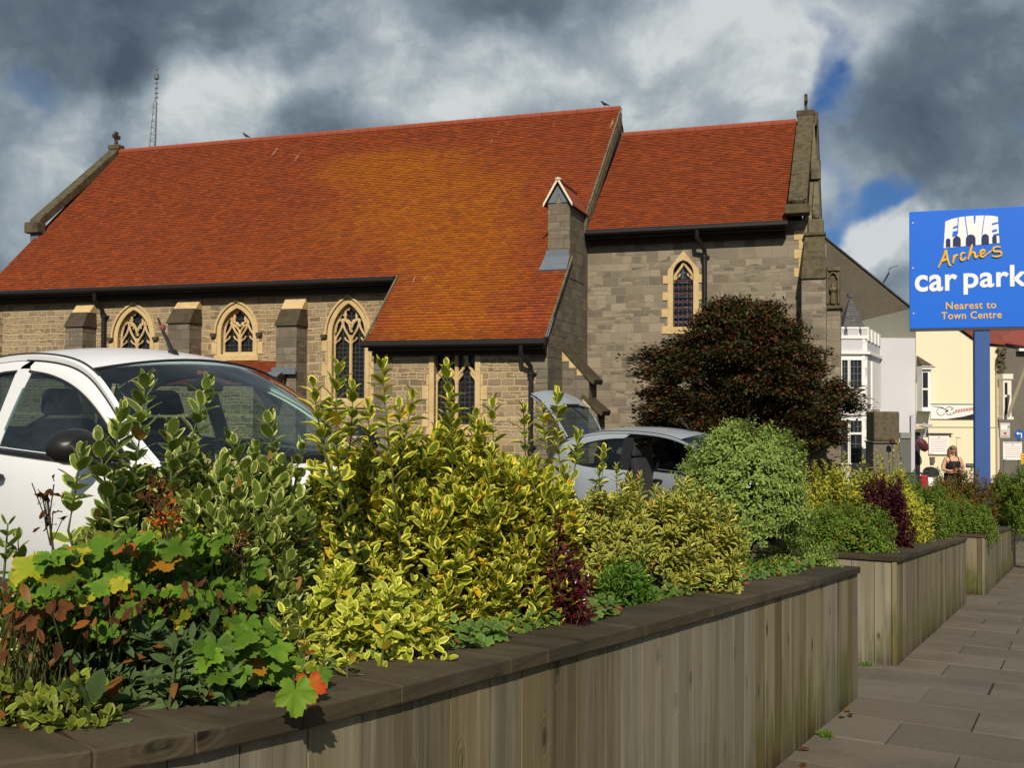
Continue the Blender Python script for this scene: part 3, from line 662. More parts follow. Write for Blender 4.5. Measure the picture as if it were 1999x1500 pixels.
# stepped buttress on the chapel's east side
cb = MB()
for (p0, p1, zt, zl) in ((0.0, .68, 2.74, 2.12), (.0, .86, 1.72, 1.44)):
    vS, vN = 2.2, 1.5
    a = .0 if zt > 2 else .45
    cb.hexa([L3(a, vS, zl), L3(p1, vS, zl), L3(p1, vN, zl), L3(a, vN, zl), L3(a, vS, zt), L3(a + .03, vS, zt), L3(a + .03, vN, zt), L3(a, vN, zt)], 1)
    for q_ in ((.12, .36, .62) if zt > 2 else (.25,)):
        xq = a + (p1 - a) * q_; zq = zt + (zl - zt) * q_; cb.prism([L3(xq - .09, vS + .012, zq - .16), L3(xq + .10, vS + .012, zq - .16), L3(xq - .02, vS + .012, zq + .015), L3(xq - .09, vS + .012, zq + .06)], (0, .03, 0), 0)
    cb.prism([L3(a - .01, vS + .04, zt + .02), L3(a + .03, vS + .04, zt + .06), L3(p1 + .06, vS + .04, zl - .02), L3(p1 + .03, vS + .04, zl - .12), L3(p1 - .06, vS + .04, zl - .06)], (0, .78, 0), 2)
cb.box(L3(0, 2.2, BASE), L3(.60, 1.5, 2.118), 1); cb.box(L3(0, 2.2, BASE), L3(.79, 1.5, 1.436), 1)
cb.build('buttress', [PALE, GREYASH, SLATEST], ch)
# lean-to porch under the second nave window
pr = MB(); pr.add([L3(-10.2, 1.6, BASE), L3(-7.3, 1.6, BASE), L3(-7.3, 2.9, BASE), L3(-10.2, 2.9, BASE), L3(-10.2, 1.6, 2.5), L3(-7.3, 1.6, 2.5), L3(-7.3, 2.9, 1.95), L3(-10.2, 2.9, 1.95)], [(1, 2, 6, 5), (2, 3, 7, 6), (3, 0, 4, 7)])
po = pr.build('porch', RUBBLE, ch)
pt_ = tiles('porch_roof', -10.2, -6.93, 2.78, 1.99, 1.57, 2.60, lambda u, v: .05, gap=.1); pt_.parent = po
pg = MB(); pg.tube([L3(-10.2, 2.82, 1.93), L3(-6.9, 2.82, 1.93)], .06, 8); pg.prism([L3(-6.93, 1.6, 2.56), L3(-6.93, 2.8, 1.96), L3(-6.93, 2.8, 1.84), L3(-6.93, 1.6, 2.44)], (.05, 0, 0)); pg.build('gutter', BLACK, po)
pl_ = MB(); pl_.prism([L3(-7.3, 2.20, 2.30), L3(-6.95, 2.20, 2.30), L3(-6.95, 2.42, 2.20), L3(-7.42, 2.42, 2.20)], (0, 0, .02)); pl_.build('lead_flashing', LEAD, po); pl_ = MB(); pl_.box(L3(-7.25, 2.172, 2.26), L3(-6.6, 2.20, 2.42)); pl_.build('lead_flashing', LEAD, po)

def px2(px, py, D): return Vector(((px - 1000) / 2050 * D, D, 1.5 - (py - 799) / 2050 * D))
def bird(loc, s, yaw, label, tilt=.5):
    b = MB(); b.tube([(-.5, 0, -.16), (-.32, 0, -.05), (-.12, 0, .04), (.08, 0, .13), (.2, 0, .24), (.26, 0, .34), (.33, 0, .37), (.40, 0, .35)], [.03, .07, .13, .15, .12, .075, .075, .02], 10, flat=.85)
    for q in (-1, 1): b.tube([(.0, q * .05, .02), (.0, q * .05, -.16), (.05, q * .05, -.16)], .014, 5)
    b.tube([(.38, 0, .355), (.47, 0, .34)], [.022, .004], 6)
    o = b.build('bird', plain('dark_feathers', (.028, .028, .032), .6, .3, 20), smooth=True); o.location = loc; o.rotation_euler = (0, 0, yaw); o.scale = (s, s, s)
    return tag(o, label, 'bird', 'birds on the church ridge')
CM = Matrix.Translation((1.79, 25, 0)) @ Matrix.Rotation(R(-18.4), 4, 'Z')
bird(CM @ Vector(L3(-11.6, RV, RZ + .16)), .30, R(165), 'small grey bird perched half way along the long nave ridge')
bird(CM @ Vector(L3(-.40, RV, RZ + .16)), .30, R(150), 'small black bird perched by the east end of the nave ridge')
# lattice mast far behind the church
mast = empty('radio_mast', tuple(px2(294, 700, 140)), 0, 'tall thin grey lattice mast standing far behind the church roof', 'mast')
GALV = plain('galvanised_steel', (.15, .16, .17), .6, .2, 2, .2)
def mz(py): return (700 - py) / 2050 * 140
m_ = MB(); h1 = mz(205)
for sx, sy in ((-1, -1), (1, -1), (0, 1)): m_.tube([(sx * .42, sy * .4, -10), (sx * .42, sy * .4, mz(300)), (sx * .22 + .25, sy * .22, h1)], .07, 5)
z = mz(320)
while z < h1:
    k = .42 - .2 * (z - mz(300)) / (h1 - mz(300)); o = .25 * (z - mz(300)) / (h1 - mz(300))
    m_.tube([(-k + o, -k, z), (k + o, -k, z + .45), (o, k, z + .9), (-k + o, -k, z + .9)], .042, 4); z += .9
m_.build('lattice', GALV, mast)
m_ = MB(); m_.tube([(.25, 0, h1), (.33, 0, mz(130))], .07, 6)
for py in (138, 150, 157, 166, 176, 186, 195): m_.tube([(.28 - .22, 0, mz(py)), (.28 + .24, 0, mz(py) + .1)], .12, 5)
m_.lathe([(.1, -.4), (.34, -.3), (.34, .3), (.1, .4)], 8, (.3, 0, mz(153))); m_.build('aerial', GALV, mast)

# ---------------------------------------------------------------- houses to the right of the church
LAV = plain('lavender_render', (.54, .535, .57), .85, .06, 1.5, bumpk=.1); CREAM = plain('cream_render_wall', (.76, .69, .50), .85, .06, 1.2, bumpk=.1)
BROWNR = stone_plain('brown_grey_render', (.115, .10, .075), (.075, .066, .05), .5, 1.2); SLATE = masonry('roof_slate', (.075, .078, .085), (.13, .13, .14), (.04, .04, .04), .3, .22, .006, .01, .0, stain_k=.3)
GREYR = stone_plain('grey_rough_render', (.17, .155, .13), (.11, .1, .085), .5, 1.0)
def sash(mb_parent, x0, x1, z0, z1, y, cols, rows, fr=.036, mat=WHITEP):
    f = MB()
    for (a, b, c, d) in ((x0 - fr, x1 + fr, z1, z1 + fr), (x0 - fr, x1 + fr, z0 - fr, z0), (x0 - fr, x0, z0, z1), (x1, x1 + fr, z0, z1)): f.box((a, y - .06, c), (b, y + .04, d))
    w_ = f.build('window', mat, mb_parent)
    g = MB(); g.box((x0, y + .005, z0), (x1, y + .02, z1)); g.build('pane', PANE, w_)
    b_ = MB()
    for i in range(1, cols): b_.box((x0 + (x1 - x0) * i / cols - .012, y - .02, z0), (x0 + (x1 - x0) * i / cols + .012, y + .003, z1))
    for j in range(1, rows): b_.box((x0, y - .022, z0 + (z1 - z0) * j / rows - .012), (x1, y + .002, z0 + (z1 - z0) * j / rows + .012))
    b_.build('glazing_bars', GREYP if mat is WHITEP else mat, w_); return w_
GREYP = plain('grey_glazing_bar', (.10, .11, .12), .5, .1)
hb = empty('castellated_house', (0, 0, 0), 0, 'lavender white house with a battlemented bay and small slate spire beside the church', 'house')
D = 36.5
def xx(px, d=None): return (px - 1000) / 2050 * (d or D)
def zz(py, d=None): return 1.5 - (py - 799) / 2050 * (d or D)
G0 = -1.5
b_ = MB(); x0, x1 = xx(1600), xx(1694); xr, yr = 14.03, 40.03
front = [(x0, D), (x1, D), (xr, yr), (xr, 48), (x0, 48)]
b_.prism([(a, c, G0) for a, c in front], (0, 0, zz(657) - G0))
b_.box((14.0, 40.05, G0), (15.39, 48, zz(660, 40.05)))
b_.build('wall', LAV, hb)
wt = MB()
def along(t, y0=0): return (x1 + (xr - x1) * t, D + (yr - D) * t)
def course(z0, z1, pr):
    wt.box((x0, D - pr, z0), (x1 + pr * .5, D + .0, z1))
    a, c = along(0), along(1); nrm = Vector((yr - D, -(xr - x1), 0)).normalized() * pr
    wt.prism([(a[0], a[1], z0), (c[0], c[1], z0), (c[0] + nrm.x, c[1] + nrm.y, z0), (a[0] + nrm.x, a[1] + nrm.y, z0)], (0, 0, z1 - z0))
course(zz(692), zz(687), .1); course(zz(811), zz(805), .08)
for pxa, pxb in ((1625, 1647.5), (1655, 1676), (1682, 1694)):
    wt.box((xx(pxa), D - .03, zz(657)), (xx(pxb), D + .3, zz(643.2)), 1)
    wt.box((xx(pxa) - .03, D - .05, zz(643)), (xx(pxb) + .03, D + .33, zz(639)))
wt.box((x0, D - .045, zz(662)), (x1, D + .35, zz(655.5)))
for k in range(4):
    a, c = along(.02 + k * .27), along(.02 + k * .27 + .16)
    wt.prism([(a[0] + .04, a[1], zz(665)), (c[0] + .04, c[1], zz(665)), (c[0] - .3, c[1] + .1, zz(665)), (a[0] - .3, a[1] + .1, zz(665))], (0, 0, zz(640) - zz(665)))
for pxa, pxb in ((1684, 1689),):
    z = zz(800)
    for k in range(15): wt.box((xx(pxa), D - .025, zz(905) + k * .3), (xx(pxb) + (.07 if k % 2 else 0), D + .01, zz(905) + k * .3 + .29))
a, c = along(.25), along(.95)
wt.prism([(a[0] + .06, a[1], zz(800)), (c[0] + .06, c[1], zz(800)), (c[0] - .1, c[1], zz(800)), (a[0] - .1, a[1], zz(800))], (0, 0, zz(704) - zz(800)))
wt.box((xx(1620), D - .03, zz(804)), (xx(1684), D + .01, zz(764))); wt.box((xx(1620), D - .04, zz(702)), (xx(1684), D + .01, zz(697)))
wt.build('white_dressings', [WHITEP, LAV], hb)
sash(hb, xx(1643), xx(1654), zz(757), zz(704), D - .04, 2, 4); sash(hb, xx(1659), xx(1681), zz(757), zz(704), D - .04, 3, 4)
sash(hb, xx(1659), xx(1681), zz(845), zz(822), D - .04, 3, 2); sash(hb, xx(1659), xx(1681), zz(905), zz(849), D - .04, 2, 3); sash(hb, xx(1635), xx(1654), zz(905), zz(822), D - .04, 2, 4)
sp_ = MB(); ap = (xx(1661, 41), 41.0, zz(578, 41))
sp_.add([(ap[0] - .55, 40.4, zz(660, 40.4)), (ap[0] + .55, 40.4, zz(660, 40.4)), (ap[0] + .55, 41.6, zz(660, 40.4)), (ap[0] - .55, 41.6, zz(660, 40.4)), ap], [(0, 1, 4), (1, 2, 4), (2, 3, 4), (3, 0, 4)])
sp_.tube([(ap[0], 41, ap[2] - .1), (ap[0], 41, ap[2] + .55)], .025, 5, 0); sp_.box((ap[0] - .1, 40.9, ap[2] - .05), (ap[0] + .1, 41.1, ap[2] + .08)); sp_.build('spire', SLATE, hb)

gb = empty('grey_gabled_building', (0, 0, 0), 0, 'tall brown grey gable speckled with lichen rising behind the lavender house', 'building')
D2 = 58
b_ = MB(); gp = [(xx(1340, D2), G0), (xx(1880, D2), G0), (xx(1880, D2), zz(682, D2)), (xx(1545, D2), zz(410, D2)), (xx(1340, D2), zz(577, D2))]
b_.prism([(a, D2, c) for a, c in gp], (0, 14, 0)); b_.build('wall', BROWNR, gb)
rf = MB()
rf.prism([(xx(1885, D2), D2 - .12, zz(684, D2)), (xx(1545, D2), D2 - .12, zz(407.5, D2)), (xx(1545, D2), D2 - .12, zz(410.5, D2)), (xx(1885, D2), D2 - .12, zz(687, D2))], (0, 14.2, 0)); rf.build('roof', SLATE, gb)
at_ = MB(); p = px2(1726, 552, D2 - .05)
at_.tube([p, p + Vector((.3, 0, .55))], .05, 5); at_.tube([p + Vector((.3, 0, .75)), p + Vector((.55, 0, .9)), p + Vector((.8, 0, .95))], .02, 4); at_.tube([p + Vector((.25, 0, .4)), p + Vector((.33, 0, .8))], .02, 4)
for k in range(4): at_.tube([p + Vector((.36 + .12 * k, -.15, .84 + .03 * k)), p + Vector((.36 + .12 * k, .15, .84 + .03 * k))], .012, 4)
tag(at_.build('television_aerial', BLACK), 'thin black television aerial on the sloping edge of the grey gable', 'aerial')

hc = empty('cream_house', (0, 0, 0), 0, 'cream rendered house with small corner bay, banner and notice beside the road', 'house')
D = 40
b_ = MB(); x0, x1 = xx(1789), xx(1951)
b_.prism([(x0, D, G0), (x1, D, G0), (x1, D, zz(676)), (xx(1912), D, zz(671)), (xx(1868), D, zz(640)), (xx(1840), D, zz(600)), (x0, D, zz(600))], (0, 9, 0))
b_.box((x1 - .3, D + .6, G0), (x1 + .28, D + 4, zz(700))); b_.build('wall', CREAM, hc)
rr = MB()
rr.prism([(xx(1835), D - .15, zz(612)), (xx(1868), D - .15, zz(637)), (xx(1912), D - .15, zz(668)), (xx(1960), D - .15, zz(673)), (xx(1953), D - .15, zz(652)), (xx(1930), D - .15, zz(640)), (xx(1880), D - .15, zz(600))], (0, 5, 0)); rr.build('roof', plain('red_roof_tiles', (.22, .06, .04), .9, .4, 6), hc)
sm = MB(); sm.box((x0, D - .03, zz(834)), (x1, D + .01, zz(832))); sm.tube([(xx(1946), D - .07, G0), (xx(1946), D - .07, zz(705))], .05, 6); sm.box((xx(1867), D - .02, zz(905)), (xx(1868), D + .005, zz(853))); sm.box((xx(1867), D - .02, zz(854.5)), (xx(1876), D + .005, zz(853))); sm.build('trim', plain('shaded_cream_trim', (.62, .5, .36), .8, .1), hc)
# corner bay
by = MB(); a0, a1 = xx(1790), xx(1812); yb = D - .55
by.prism([(a0, D, zz(802)), (a1, D, zz(802)), (a1 - .12, yb, zz(802)), (a0, yb, zz(802))], (0, 0, zz(722) - zz(802)))
by.prism([(a0, D, zz(803)), (a1 + .08, D, zz(803)), (a1 - .02, yb - .1, zz(803)), (a0 - .05, yb - .1, zz(803))], (0, 0, .06)); by.prism([(a0, D, zz(722)), (a1 + .1, D, zz(722)), (a1, yb - .12, zz(722)), (a0 - .05, yb - .12, zz(722))], (0, 0, .12)); bo = by.build('bay', WHITEP, hc)
br = MB(); br.add([(a0 - .05, yb - .15, zz(718)), (a1 + .02, yb - .15, zz(718)), (a1 + .14, D, zz(718)), (a0, D, zz(695)), (a0 + .05, D, zz(695))], [(0, 1, 4, 3), (1, 2, 4)]); br.build('bay_roof', plain('dark_bay_tiles', (.085, .06, .045), .9, .4, 8), bo)
bp = MB(); bp.box((a0 + .02, yb - .012, zz(758)), (a0 + .21, yb + .02, zz(728))); bp.box((a0 + .02, yb - .012, zz(795)), (a0 + .21, yb + .02, zz(762))); bp.build('pane', PANE, bo)
# right hand oriel window
ow = MB(); ow.box((xx(1947), D - .5, zz(815)), (xx(1963), D + .0, zz(733))); ow.box((xx(1945), D - .56, zz(818)), (xx(1965.5), D, zz(813))); ow.box((xx(1945), D - .56, zz(740)), (xx(1965), D, zz(730))); oo = ow.build('bay', plain('cream_white_joinery', (.74, .70, .6), .6, .08), hc)
bp = MB(); bp.box((xx(1950), D - .515, zz(770)), (xx(1955), D - .49, zz(747))); bp.box((xx(1950), D - .515, zz(810)), (xx(1955), D - .49, zz(775))); bp.build('pane', PANE, oo)
vi = MB()
for k in range(26): vi.lathe([(.02, -.07), (.09, -.03), (.06, .06), (0, .09)], 6, (xx(1952) + random.uniform(-.12, .12), D - .15 + random.uniform(-.1, .1), zz(728 - k * 1.9)))
tag(vi.build('wall_creeper', stone_plain('creeper_leaves', (.10, .085, .05), (.04, .04, .02), .7, 9)), 'straggly brown creeper hanging down the corner above the cream oriel window', 'creeper')
# far grey house with red roof
hg = empty('grey_house', (0, 0, 0), 0, 'rough grey walled house with red tiled roof at the right edge behind the road signs', 'house')
b_ = MB(); b_.prism([(xx(1950, 44), 44, G0), (xx(2120, 44), 44, G0), (xx(2120, 44), 44, zz(690, 44)), (xx(1962, 44), 44, zz(668, 44)), (xx(1950, 44), 44, zz(668, 44))], (0, 8, 0)); b_.build('wall', GREYR, hg)
rr = MB(); rr.prism([(xx(1945, 44), 43.8, zz(668, 44)), (xx(2130, 44), 43.8, zz(694, 44)), (xx(2130, 44), 48, zz(600, 44)), (xx(1945, 44), 48, zz(630, 44))], (0, 0, .1)); rr.build('roof', plain('red_roof_tiles_far', (.24, .055, .045), .9, .4, 6), hg)
fp = MB(); fp.box((xx(1984, 44), 43.7, zz(685, 44)), (xx(2040, 44), 43.95, zz(680, 44))); fp.build('fascia', WHITEP, hg)
po_ = MB(); po_.tube([tuple(px2(1968, 812, 39.2)), tuple(px2(2005, 711, 38))], .06, 8); tag(po_.build('raking_pole', plain('cream_pole', (.62, .54, .38), .6, .1)), 'cream pole leaning out from the rough grey wall', 'pole')

def flat_text(body, wid, hei, loc, mat, parent, name, offs=0.0, ext=.002, space=1.0):
    c = bpy.data.curves.new(name, 'FONT'); c.body = body; c.size = 1; c.extrude = .01; c.offset = offs; c.align_x = 'CENTER'; c.align_y = 'CENTER'; c.space_character = space; c.resolution_u = 6; c.fill_mode = 'FRONT' if False else 'BOTH'
    o = bpy.data.objects.new(name, c); COL.objects.link(o); bpy.context.view_layer.update()
    me = bpy.data.meshes.new_from_object(o.evaluated_get(bpy.context.evaluated_depsgraph_get())); bpy.data.objects.remove(o); bpy.data.curves.remove(c)
    v = np.array([x.co[:] for x in me.vertices]); lo, hi = v.min(0), v.max(0); mid = (lo + hi) / 2; k = np.array([wid / (hi[0] - lo[0]), hei / (hi[1] - lo[1]), ext / max(1e-6, hi[2] - lo[2])])
    v = (v - mid) * k; me.vertices.foreach_set('co', np.stack([v[:, 0] + loc[0], v[:, 2] * -1 + loc[1], v[:, 1] + loc[2]], 1).ravel()); me.update()
    me.materials.clear(); return link(name, me, mat, parent)
REDP = plain('red_lettering', (.55, .06, .05), .6, .05); GREYTX = plain('grey_lettering', (.25, .25, .27), .6, .05); BLKP = plain('black_print', (.015, .015, .018), .5, .05); WBOARD = plain('white_board', (.78, .77, .75), .5, .04)
# banner
bn = empty('banner', (0, 0, 0), 0, 'white banner with a football and red lettering hung across the cream wall', 'banner')
b_ = MB(); bx0, bx1, bz0, bz1 = xx(1816), xx(1925), zz(818), zz(789); b_.box((bx0, D - .06, bz0), (bx1, D - .03, bz1)); b_.build('sheet', WBOARD, bn)
b_ = MB()
b_.prism([(xx(1848), D - .064, zz(817.8)), (xx(1925), D - .064, zz(817.8)), (xx(1925), D - .064, zz(800)), (xx(1905), D - .064, zz(806)), (xx(1880), D - .064, zz(813))], (0, -.003, 0))
for (cx, cy, r) in ((1848, 802, 2.4), (1857, 799, 1.4), (1854, 807, 1.2), (1862, 806, 1.2)): b_.prism([(xx(cx) + r / 2050 * D * math.cos(a), D - .064, zz(cy) + r / 2050 * D * math.sin(a)) for a in np.linspace(0, 2 * math.pi, 9)[:-1]], (0, -.003, 0))
for (cx, cy, r) in ((1836, 803, 8), (1853, 802, 8)): b_.tube([(xx(cx) + r / 2050 * D * math.cos(a), D - .064, zz(cy) + r / 2050 * D * math.sin(a)) for a in np.linspace(.4, 2 * math.pi - .3, 20)], .010, 4)
b_.tube([(xx(1819), D - .064, zz(793)), (xx(1830), D - .064, zz(794)), (xx(1845), D - .064, zz(799))], .012, 4)
b_.tube([(bx0, D - .07, bz1), (bx1, D - .07, bz1)], .015, 5); b_.build('printed_ball', BLKP, bn)
lt = MB()                                   # red lettering, too worn to read in the photograph
for kx in range(9):
    px_ = 1864 + kx * 5.2; py_ = 805 - kx * .8
    for j in range(3): lt.prism([(xx(px_ + j * 1.4), D - .067, zz(py_ + random.uniform(0, 1.5))), (xx(px_ + j * 1.4 + 1.0), D - .067, zz(py_ + random.uniform(0, 1))), (xx(px_ + j * 1.4 + 1.1), D - .067, zz(py_ - 5)), (xx(px_ + j * 1.4 + .1), D - .067, zz(py_ - 5 - random.uniform(0, 1)))], (0, -.002, 0))
lt.build('lettering', plain('faded_banner_red', (.5, .16, .15), .6, .1), bn)
# notice boards: tiny print lines with no readable words in the photograph
def notice(x0, x1, z0, z1, y, lab, n=6):
    o = empty('notice_board', (0, 0, 0), 0, lab, 'notice board', 'white notice boards on the walls'); b = MB(); b.box((x0, y - .04, z0), (x1, y, z1)); b.build('board', WBOARD, o)
    l = MB(); l2 = MB(); w_ = x1 - x0; h = z1 - z0
    l2.box((x0 + w_ * .06, y - .044, z1 - h * .07), (x1 - w_ * .06, y - .041, z1 - h * .035)); l2.box((x0 + w_ * .44, y - .044, z1 - h * .17), (x1 - w_ * .44, y - .041, z1 - h * .13))
    for k in range(n):
        a = random.uniform(.05, .16); zc = z1 - h * (.26 + .115 * k); l.box((x0 + w_ * a, y - .044, zc), (x1 - w_ * a, y - .041, zc + h * .022))
    l2.box((x0 + w_ * .02, y - .044, z0 + h * .03), (x0 + w_ * .2, y - .041, z0 + h * .06))
    l.build('print_lines', plain('faded_red_print', (.60, .36, .38), .6, .05), o); l2.build('heading', GREYTX, o); return o
notice(xx(1812), xx(1851), zz(887), zz(848), D - .05, 'white printed notice on the cream wall to the left of the woman')
ld = MB(); ld.box((xx(1804), D - .16, zz(847.5)), (xx(1857), D - .02, zz(845.5))); tag(ld.build('sign_lamp_rail', plain('dark_rail', (.08, .065, .05), .6, .1)), 'thin dark rail fixed above the white notice on the cream wall', 'rail')
notice(xx(1957, 34), xx(1994, 34), zz(897, 34), zz(862, 34), 34, 'white printed notice low down below the round blue arrow sign')
pst = MB()
for p in (1961, 1990): pst.tube([(xx(p, 34), 34.04, -1.4), (xx(p, 34), 34.04, zz(862, 34))], .03, 6)
tag(pst.build('sign_posts', GALV), 'pair of thin grey posts carrying the low white notice', 'posts')
ys = MB(); ys.box((xx(1993.5, 33), 33, zz(905, 33)), (xx(2012, 33), 33.03, zz(884, 33))); yo = ys.build('yellow_sign', plain('yellow_plate', (.72, .45, .02), .5, .05)); tag(yo, 'small yellow sign half out of the picture at the right edge', 'sign')
for k in range(3):
    q = MB(); q.box((xx(1996, 33), 32.994, zz(890 + 5 * k, 33)), (xx(2008, 33), 32.999, zz(888.8 + 5 * k, 33))); q.build('print_line', BLKP, yo)
q = MB(); q.tube([(xx(2003, 33), 33.05, -1.4), (xx(2003, 33), 33.05, zz(884, 33))], .03, 6); q.build('post', GALV, yo)
ar = empty('arrow_sign', tuple(px2(1990, 848, 35)), 0, 'round blue road sign with a white turn left arrow', 'road sign')
q = MB(); q.lathe([(.165, 0), (.165, .02)], 24); o = q.build('plate', plain('blue_reflective', (.02, .10, .42), .4, .05), ar); o.rotation_euler = (R(90), 0, 0)
q = MB(); q.prism([(.04, -.03, -.11), (.075, -.03, -.11), (.075, -.03, .06), (-.05, -.03, .06), (-.05, -.03, .10), (-.12, -.03, .043), (-.05, -.03, -.012), (-.05, -.03, .025), (.04, -.03, .025)], (0, -.003, 0)); q.build('arrow', WHITEP, ar)
q = MB(); q.tube([(0, .05, -2.3), (0, .05, .18)], .035, 8); q.build('post', GALV, ar)
hs = empty('heart_sign', (0, 0, 0), 0, 'small white box sign with a red heart under the right hand oriel', 'sign')
q = MB(); q.box((xx(1953, 38), 38, zz(854, 38)), (xx(1972, 38), 38.12, zz(825, 38))); q.build('box', plain('pale_grey_box', (.55, .54, .52), .6, .06), hs)
q = MB(); q.box((xx(1953.5, 38), 37.99, zz(839, 38)), (xx(1966, 38), 37.998, zz(829, 38))); q.build('white_panel', WBOARD, hs)
q = MB(); hx, hz, hr = xx(1962.5, 38), zz(845, 38), .055; q.prism([(hx + hr * 1.0 * (math.sin(a) ** 3), 37.985, hz + hr * .062 * (13 * math.cos(a) - 5 * math.cos(2 * a) - 2 * math.cos(3 * a) - math.cos(4 * a))) for a in np.linspace(0, 2 * math.pi, 25)[:-1]], (0, -.004, 0)); q.build('heart', REDP, hs)
q = MB(); q.box((xx(1955, 38), 37.99, zz(851.5, 38)), (xx(1970, 38), 37.998, zz(850.3, 38))); q.box((xx(1968, 38), 37.99, zz(834, 38)), (xx(1971.5, 38), 37.998, zz(831, 38))); q.build('print_line', GREYTX, hs)
q = MB(); q.box((xx(1815), D - .12, zz(904)), (xx(1823), D - .01, zz(893))); q.box((xx(1814.4), D - .13, zz(893.4)), (xx(1823.6), D - .01, zz(892.2))); q.box((xx(1816.5), D - .128, zz(901)), (xx(1821.5), D - .121, zz(896))); tag(q.build('meter_box', plain('brown_grey_box', (.12, .105, .08), .6, .1), bevel=.01), 'small brown meter box low on the cream wall left of the woman', 'box')
q = MB(); q.box((xx(1885), D - .05, zz(911)), (xx(1901), D - .01, zz(904.5))); q.box((xx(1886.5), D - .056, zz(908.6)), (xx(1899.5), D - .051, zz(907.2)), 1); tag(q.build('name_plate', [plain('dark_plate', (.05, .045, .04), .4, .1), GREYTX]), 'small dark plate on the cream wall right of the woman', 'plate')
# gate, pier, lamp bracket with a hanging ball
gp_ = empty('gate_pier', (0, 0, 0), 0, 'square gate pier with a rough lichened stone head and plain lower shaft', 'pier')
q = MB(); q.box((xx(1707, 34), 34, zz(862, 34)), (xx(1757, 34), 34.8, zz(804, 34))); q.build('stone_head', stone_plain('rough_pier_stone', (.135, .112, .072), (.055, .046, .032), .8, 7), gp_, bevel=.05)
q = MB(); q.box((xx(1706, 34), 34.03, -1.5), (xx(1758, 34), 34.78, zz(865, 34))); q.box((xx(1704, 34), 33.96, zz(865.5, 34)), (xx(1758.6, 34), 34.84, zz(862.5, 34))); q.build('shaft', GREYR, gp_, bevel=.015)
gt_ = empty('timber_gate', (0, 0, 0), 0, 'grey green boarded gate between the stone pier and the white corner post', 'gate')
q = MB()
for k in range(9): q.box((xx(1758 + k * 2.3, 35), 35 + random.uniform(0, .008), -1.4), (xx(1760.1 + k * 2.3, 35), 35.04, zz(856, 35)))
q.build('boards', plain('grey_green_timber', (.13, .14, .13), .8, .2, 8), gt_)
q = MB(); q.box((xx(1757.5, 35), 34.96, zz(856, 35)), (xx(1779, 35), 35.07, zz(845, 35))); q.build('top_rail', plain('pale_green_timber', (.22, .24, .22), .8, .1), gt_)
cpst = MB(); cpst.box((xx(1779, 36), 36, -1.5), (xx(1786.5, 36), 36.15, zz(812, 36))); cpst.tube([(xx(1779, 36), 36, zz(812, 36)), (xx(1788, 36), 36, zz(809, 36))], .02, 5); tag(cpst.build('corner_post', plain('pale_lilac_paint', (.52, .5, .56), .7, .06), bevel=.01), 'tall pale post at the corner beside the dark doorway', 'post')
dd = MB(); dd.box((xx(1787), D - .02, -1.5), (xx(1796), D + .02, zz(846))); dd.box((xx(1786.5), D - .04, zz(846)), (xx(1796.5), D, zz(844.5))); dd.build('doorway', plain('dark_door', (.02, .012, .02), .5, .1), hc)
lb = empty('wall_lantern', (0, 0, 0), 0, 'grey bracket lantern on the corner of the cream house', 'lamp')
q = MB(); yb = D - .5; q.prism([(xx(1786), yb, zz(830)), (xx(1812), yb, zz(828)), (xx(1809), yb, zz(833)), (xx(1799), yb, zz(834))], (0, .3, 0)); q.tube([(xx(1795), yb + .1, zz(826)), (xx(1801), yb + .1, zz(836)), (xx(1797), yb + .1, zz(852))], .05, 6); q.tube([(xx(1797), yb + .1, zz(850)), (xx(1794), D, zz(855))], .03, 5); q.build('bracket', plain('grey_bracket', (.42, .42, .46), .5, .1), lb)
q = MB(); q.lathe([(.10, -.32), (.17, -.2), (.19, 0), (.14, .16), (.03, .2)], 14); o = q.build('hanging_ball', plain('dark_red_vinyl', (.10, .02, .035), .45, .15), smooth=True); o.location = px2(1799, 866, 39.3); o.rotation_euler = (0, R(-38), 0); tag(o, 'dark red ball hanging below the bracket lantern by the doorway', 'ball')
q = MB(); o2 = px2(1742, 863, 33.7); q.lathe([(.02, -.1), (.09, -.04), (.08, .06), (.03, .1)], 9); o = q.build('red_flower_head', plain('dark_red_flower', (.07, .012, .016), .8, .4, 30), smooth=True); o.location = o2; tag(o, 'dark red flower head in front of the stone pier', 'flower')
q2 = MB(); q2.tube([(0, 0, -.08), (.02, 0, -.5), (0, .02, -2.0)], .012, 5); q2.build('stem', plain('green_stem', (.05, .08, .02), .8, .2), o)
rl = MB(); y = 24
for k in range(9): rl.tube([(xx(1575 + k * 7.5, y), y, park_z(y)), (xx(1575 + k * 7.5, y), y, zz(896, y))], .014, 6); rl.lathe([(.024, 0), (.0, .07)], 6, (xx(1575 + k * 7.5, y), y, zz(896, y)))
for py in (904, 925): rl.box((xx(1572, y), y - .012, zz(py, y)), (xx(1640, y), y + .012, zz(py, y) + .035))
tag(rl.build('railings', plain('pale_grey_railing', (.42, .42, .43), .5, .1)), 'short run of pale spiked railings at the foot of the dark tree', 'railings')
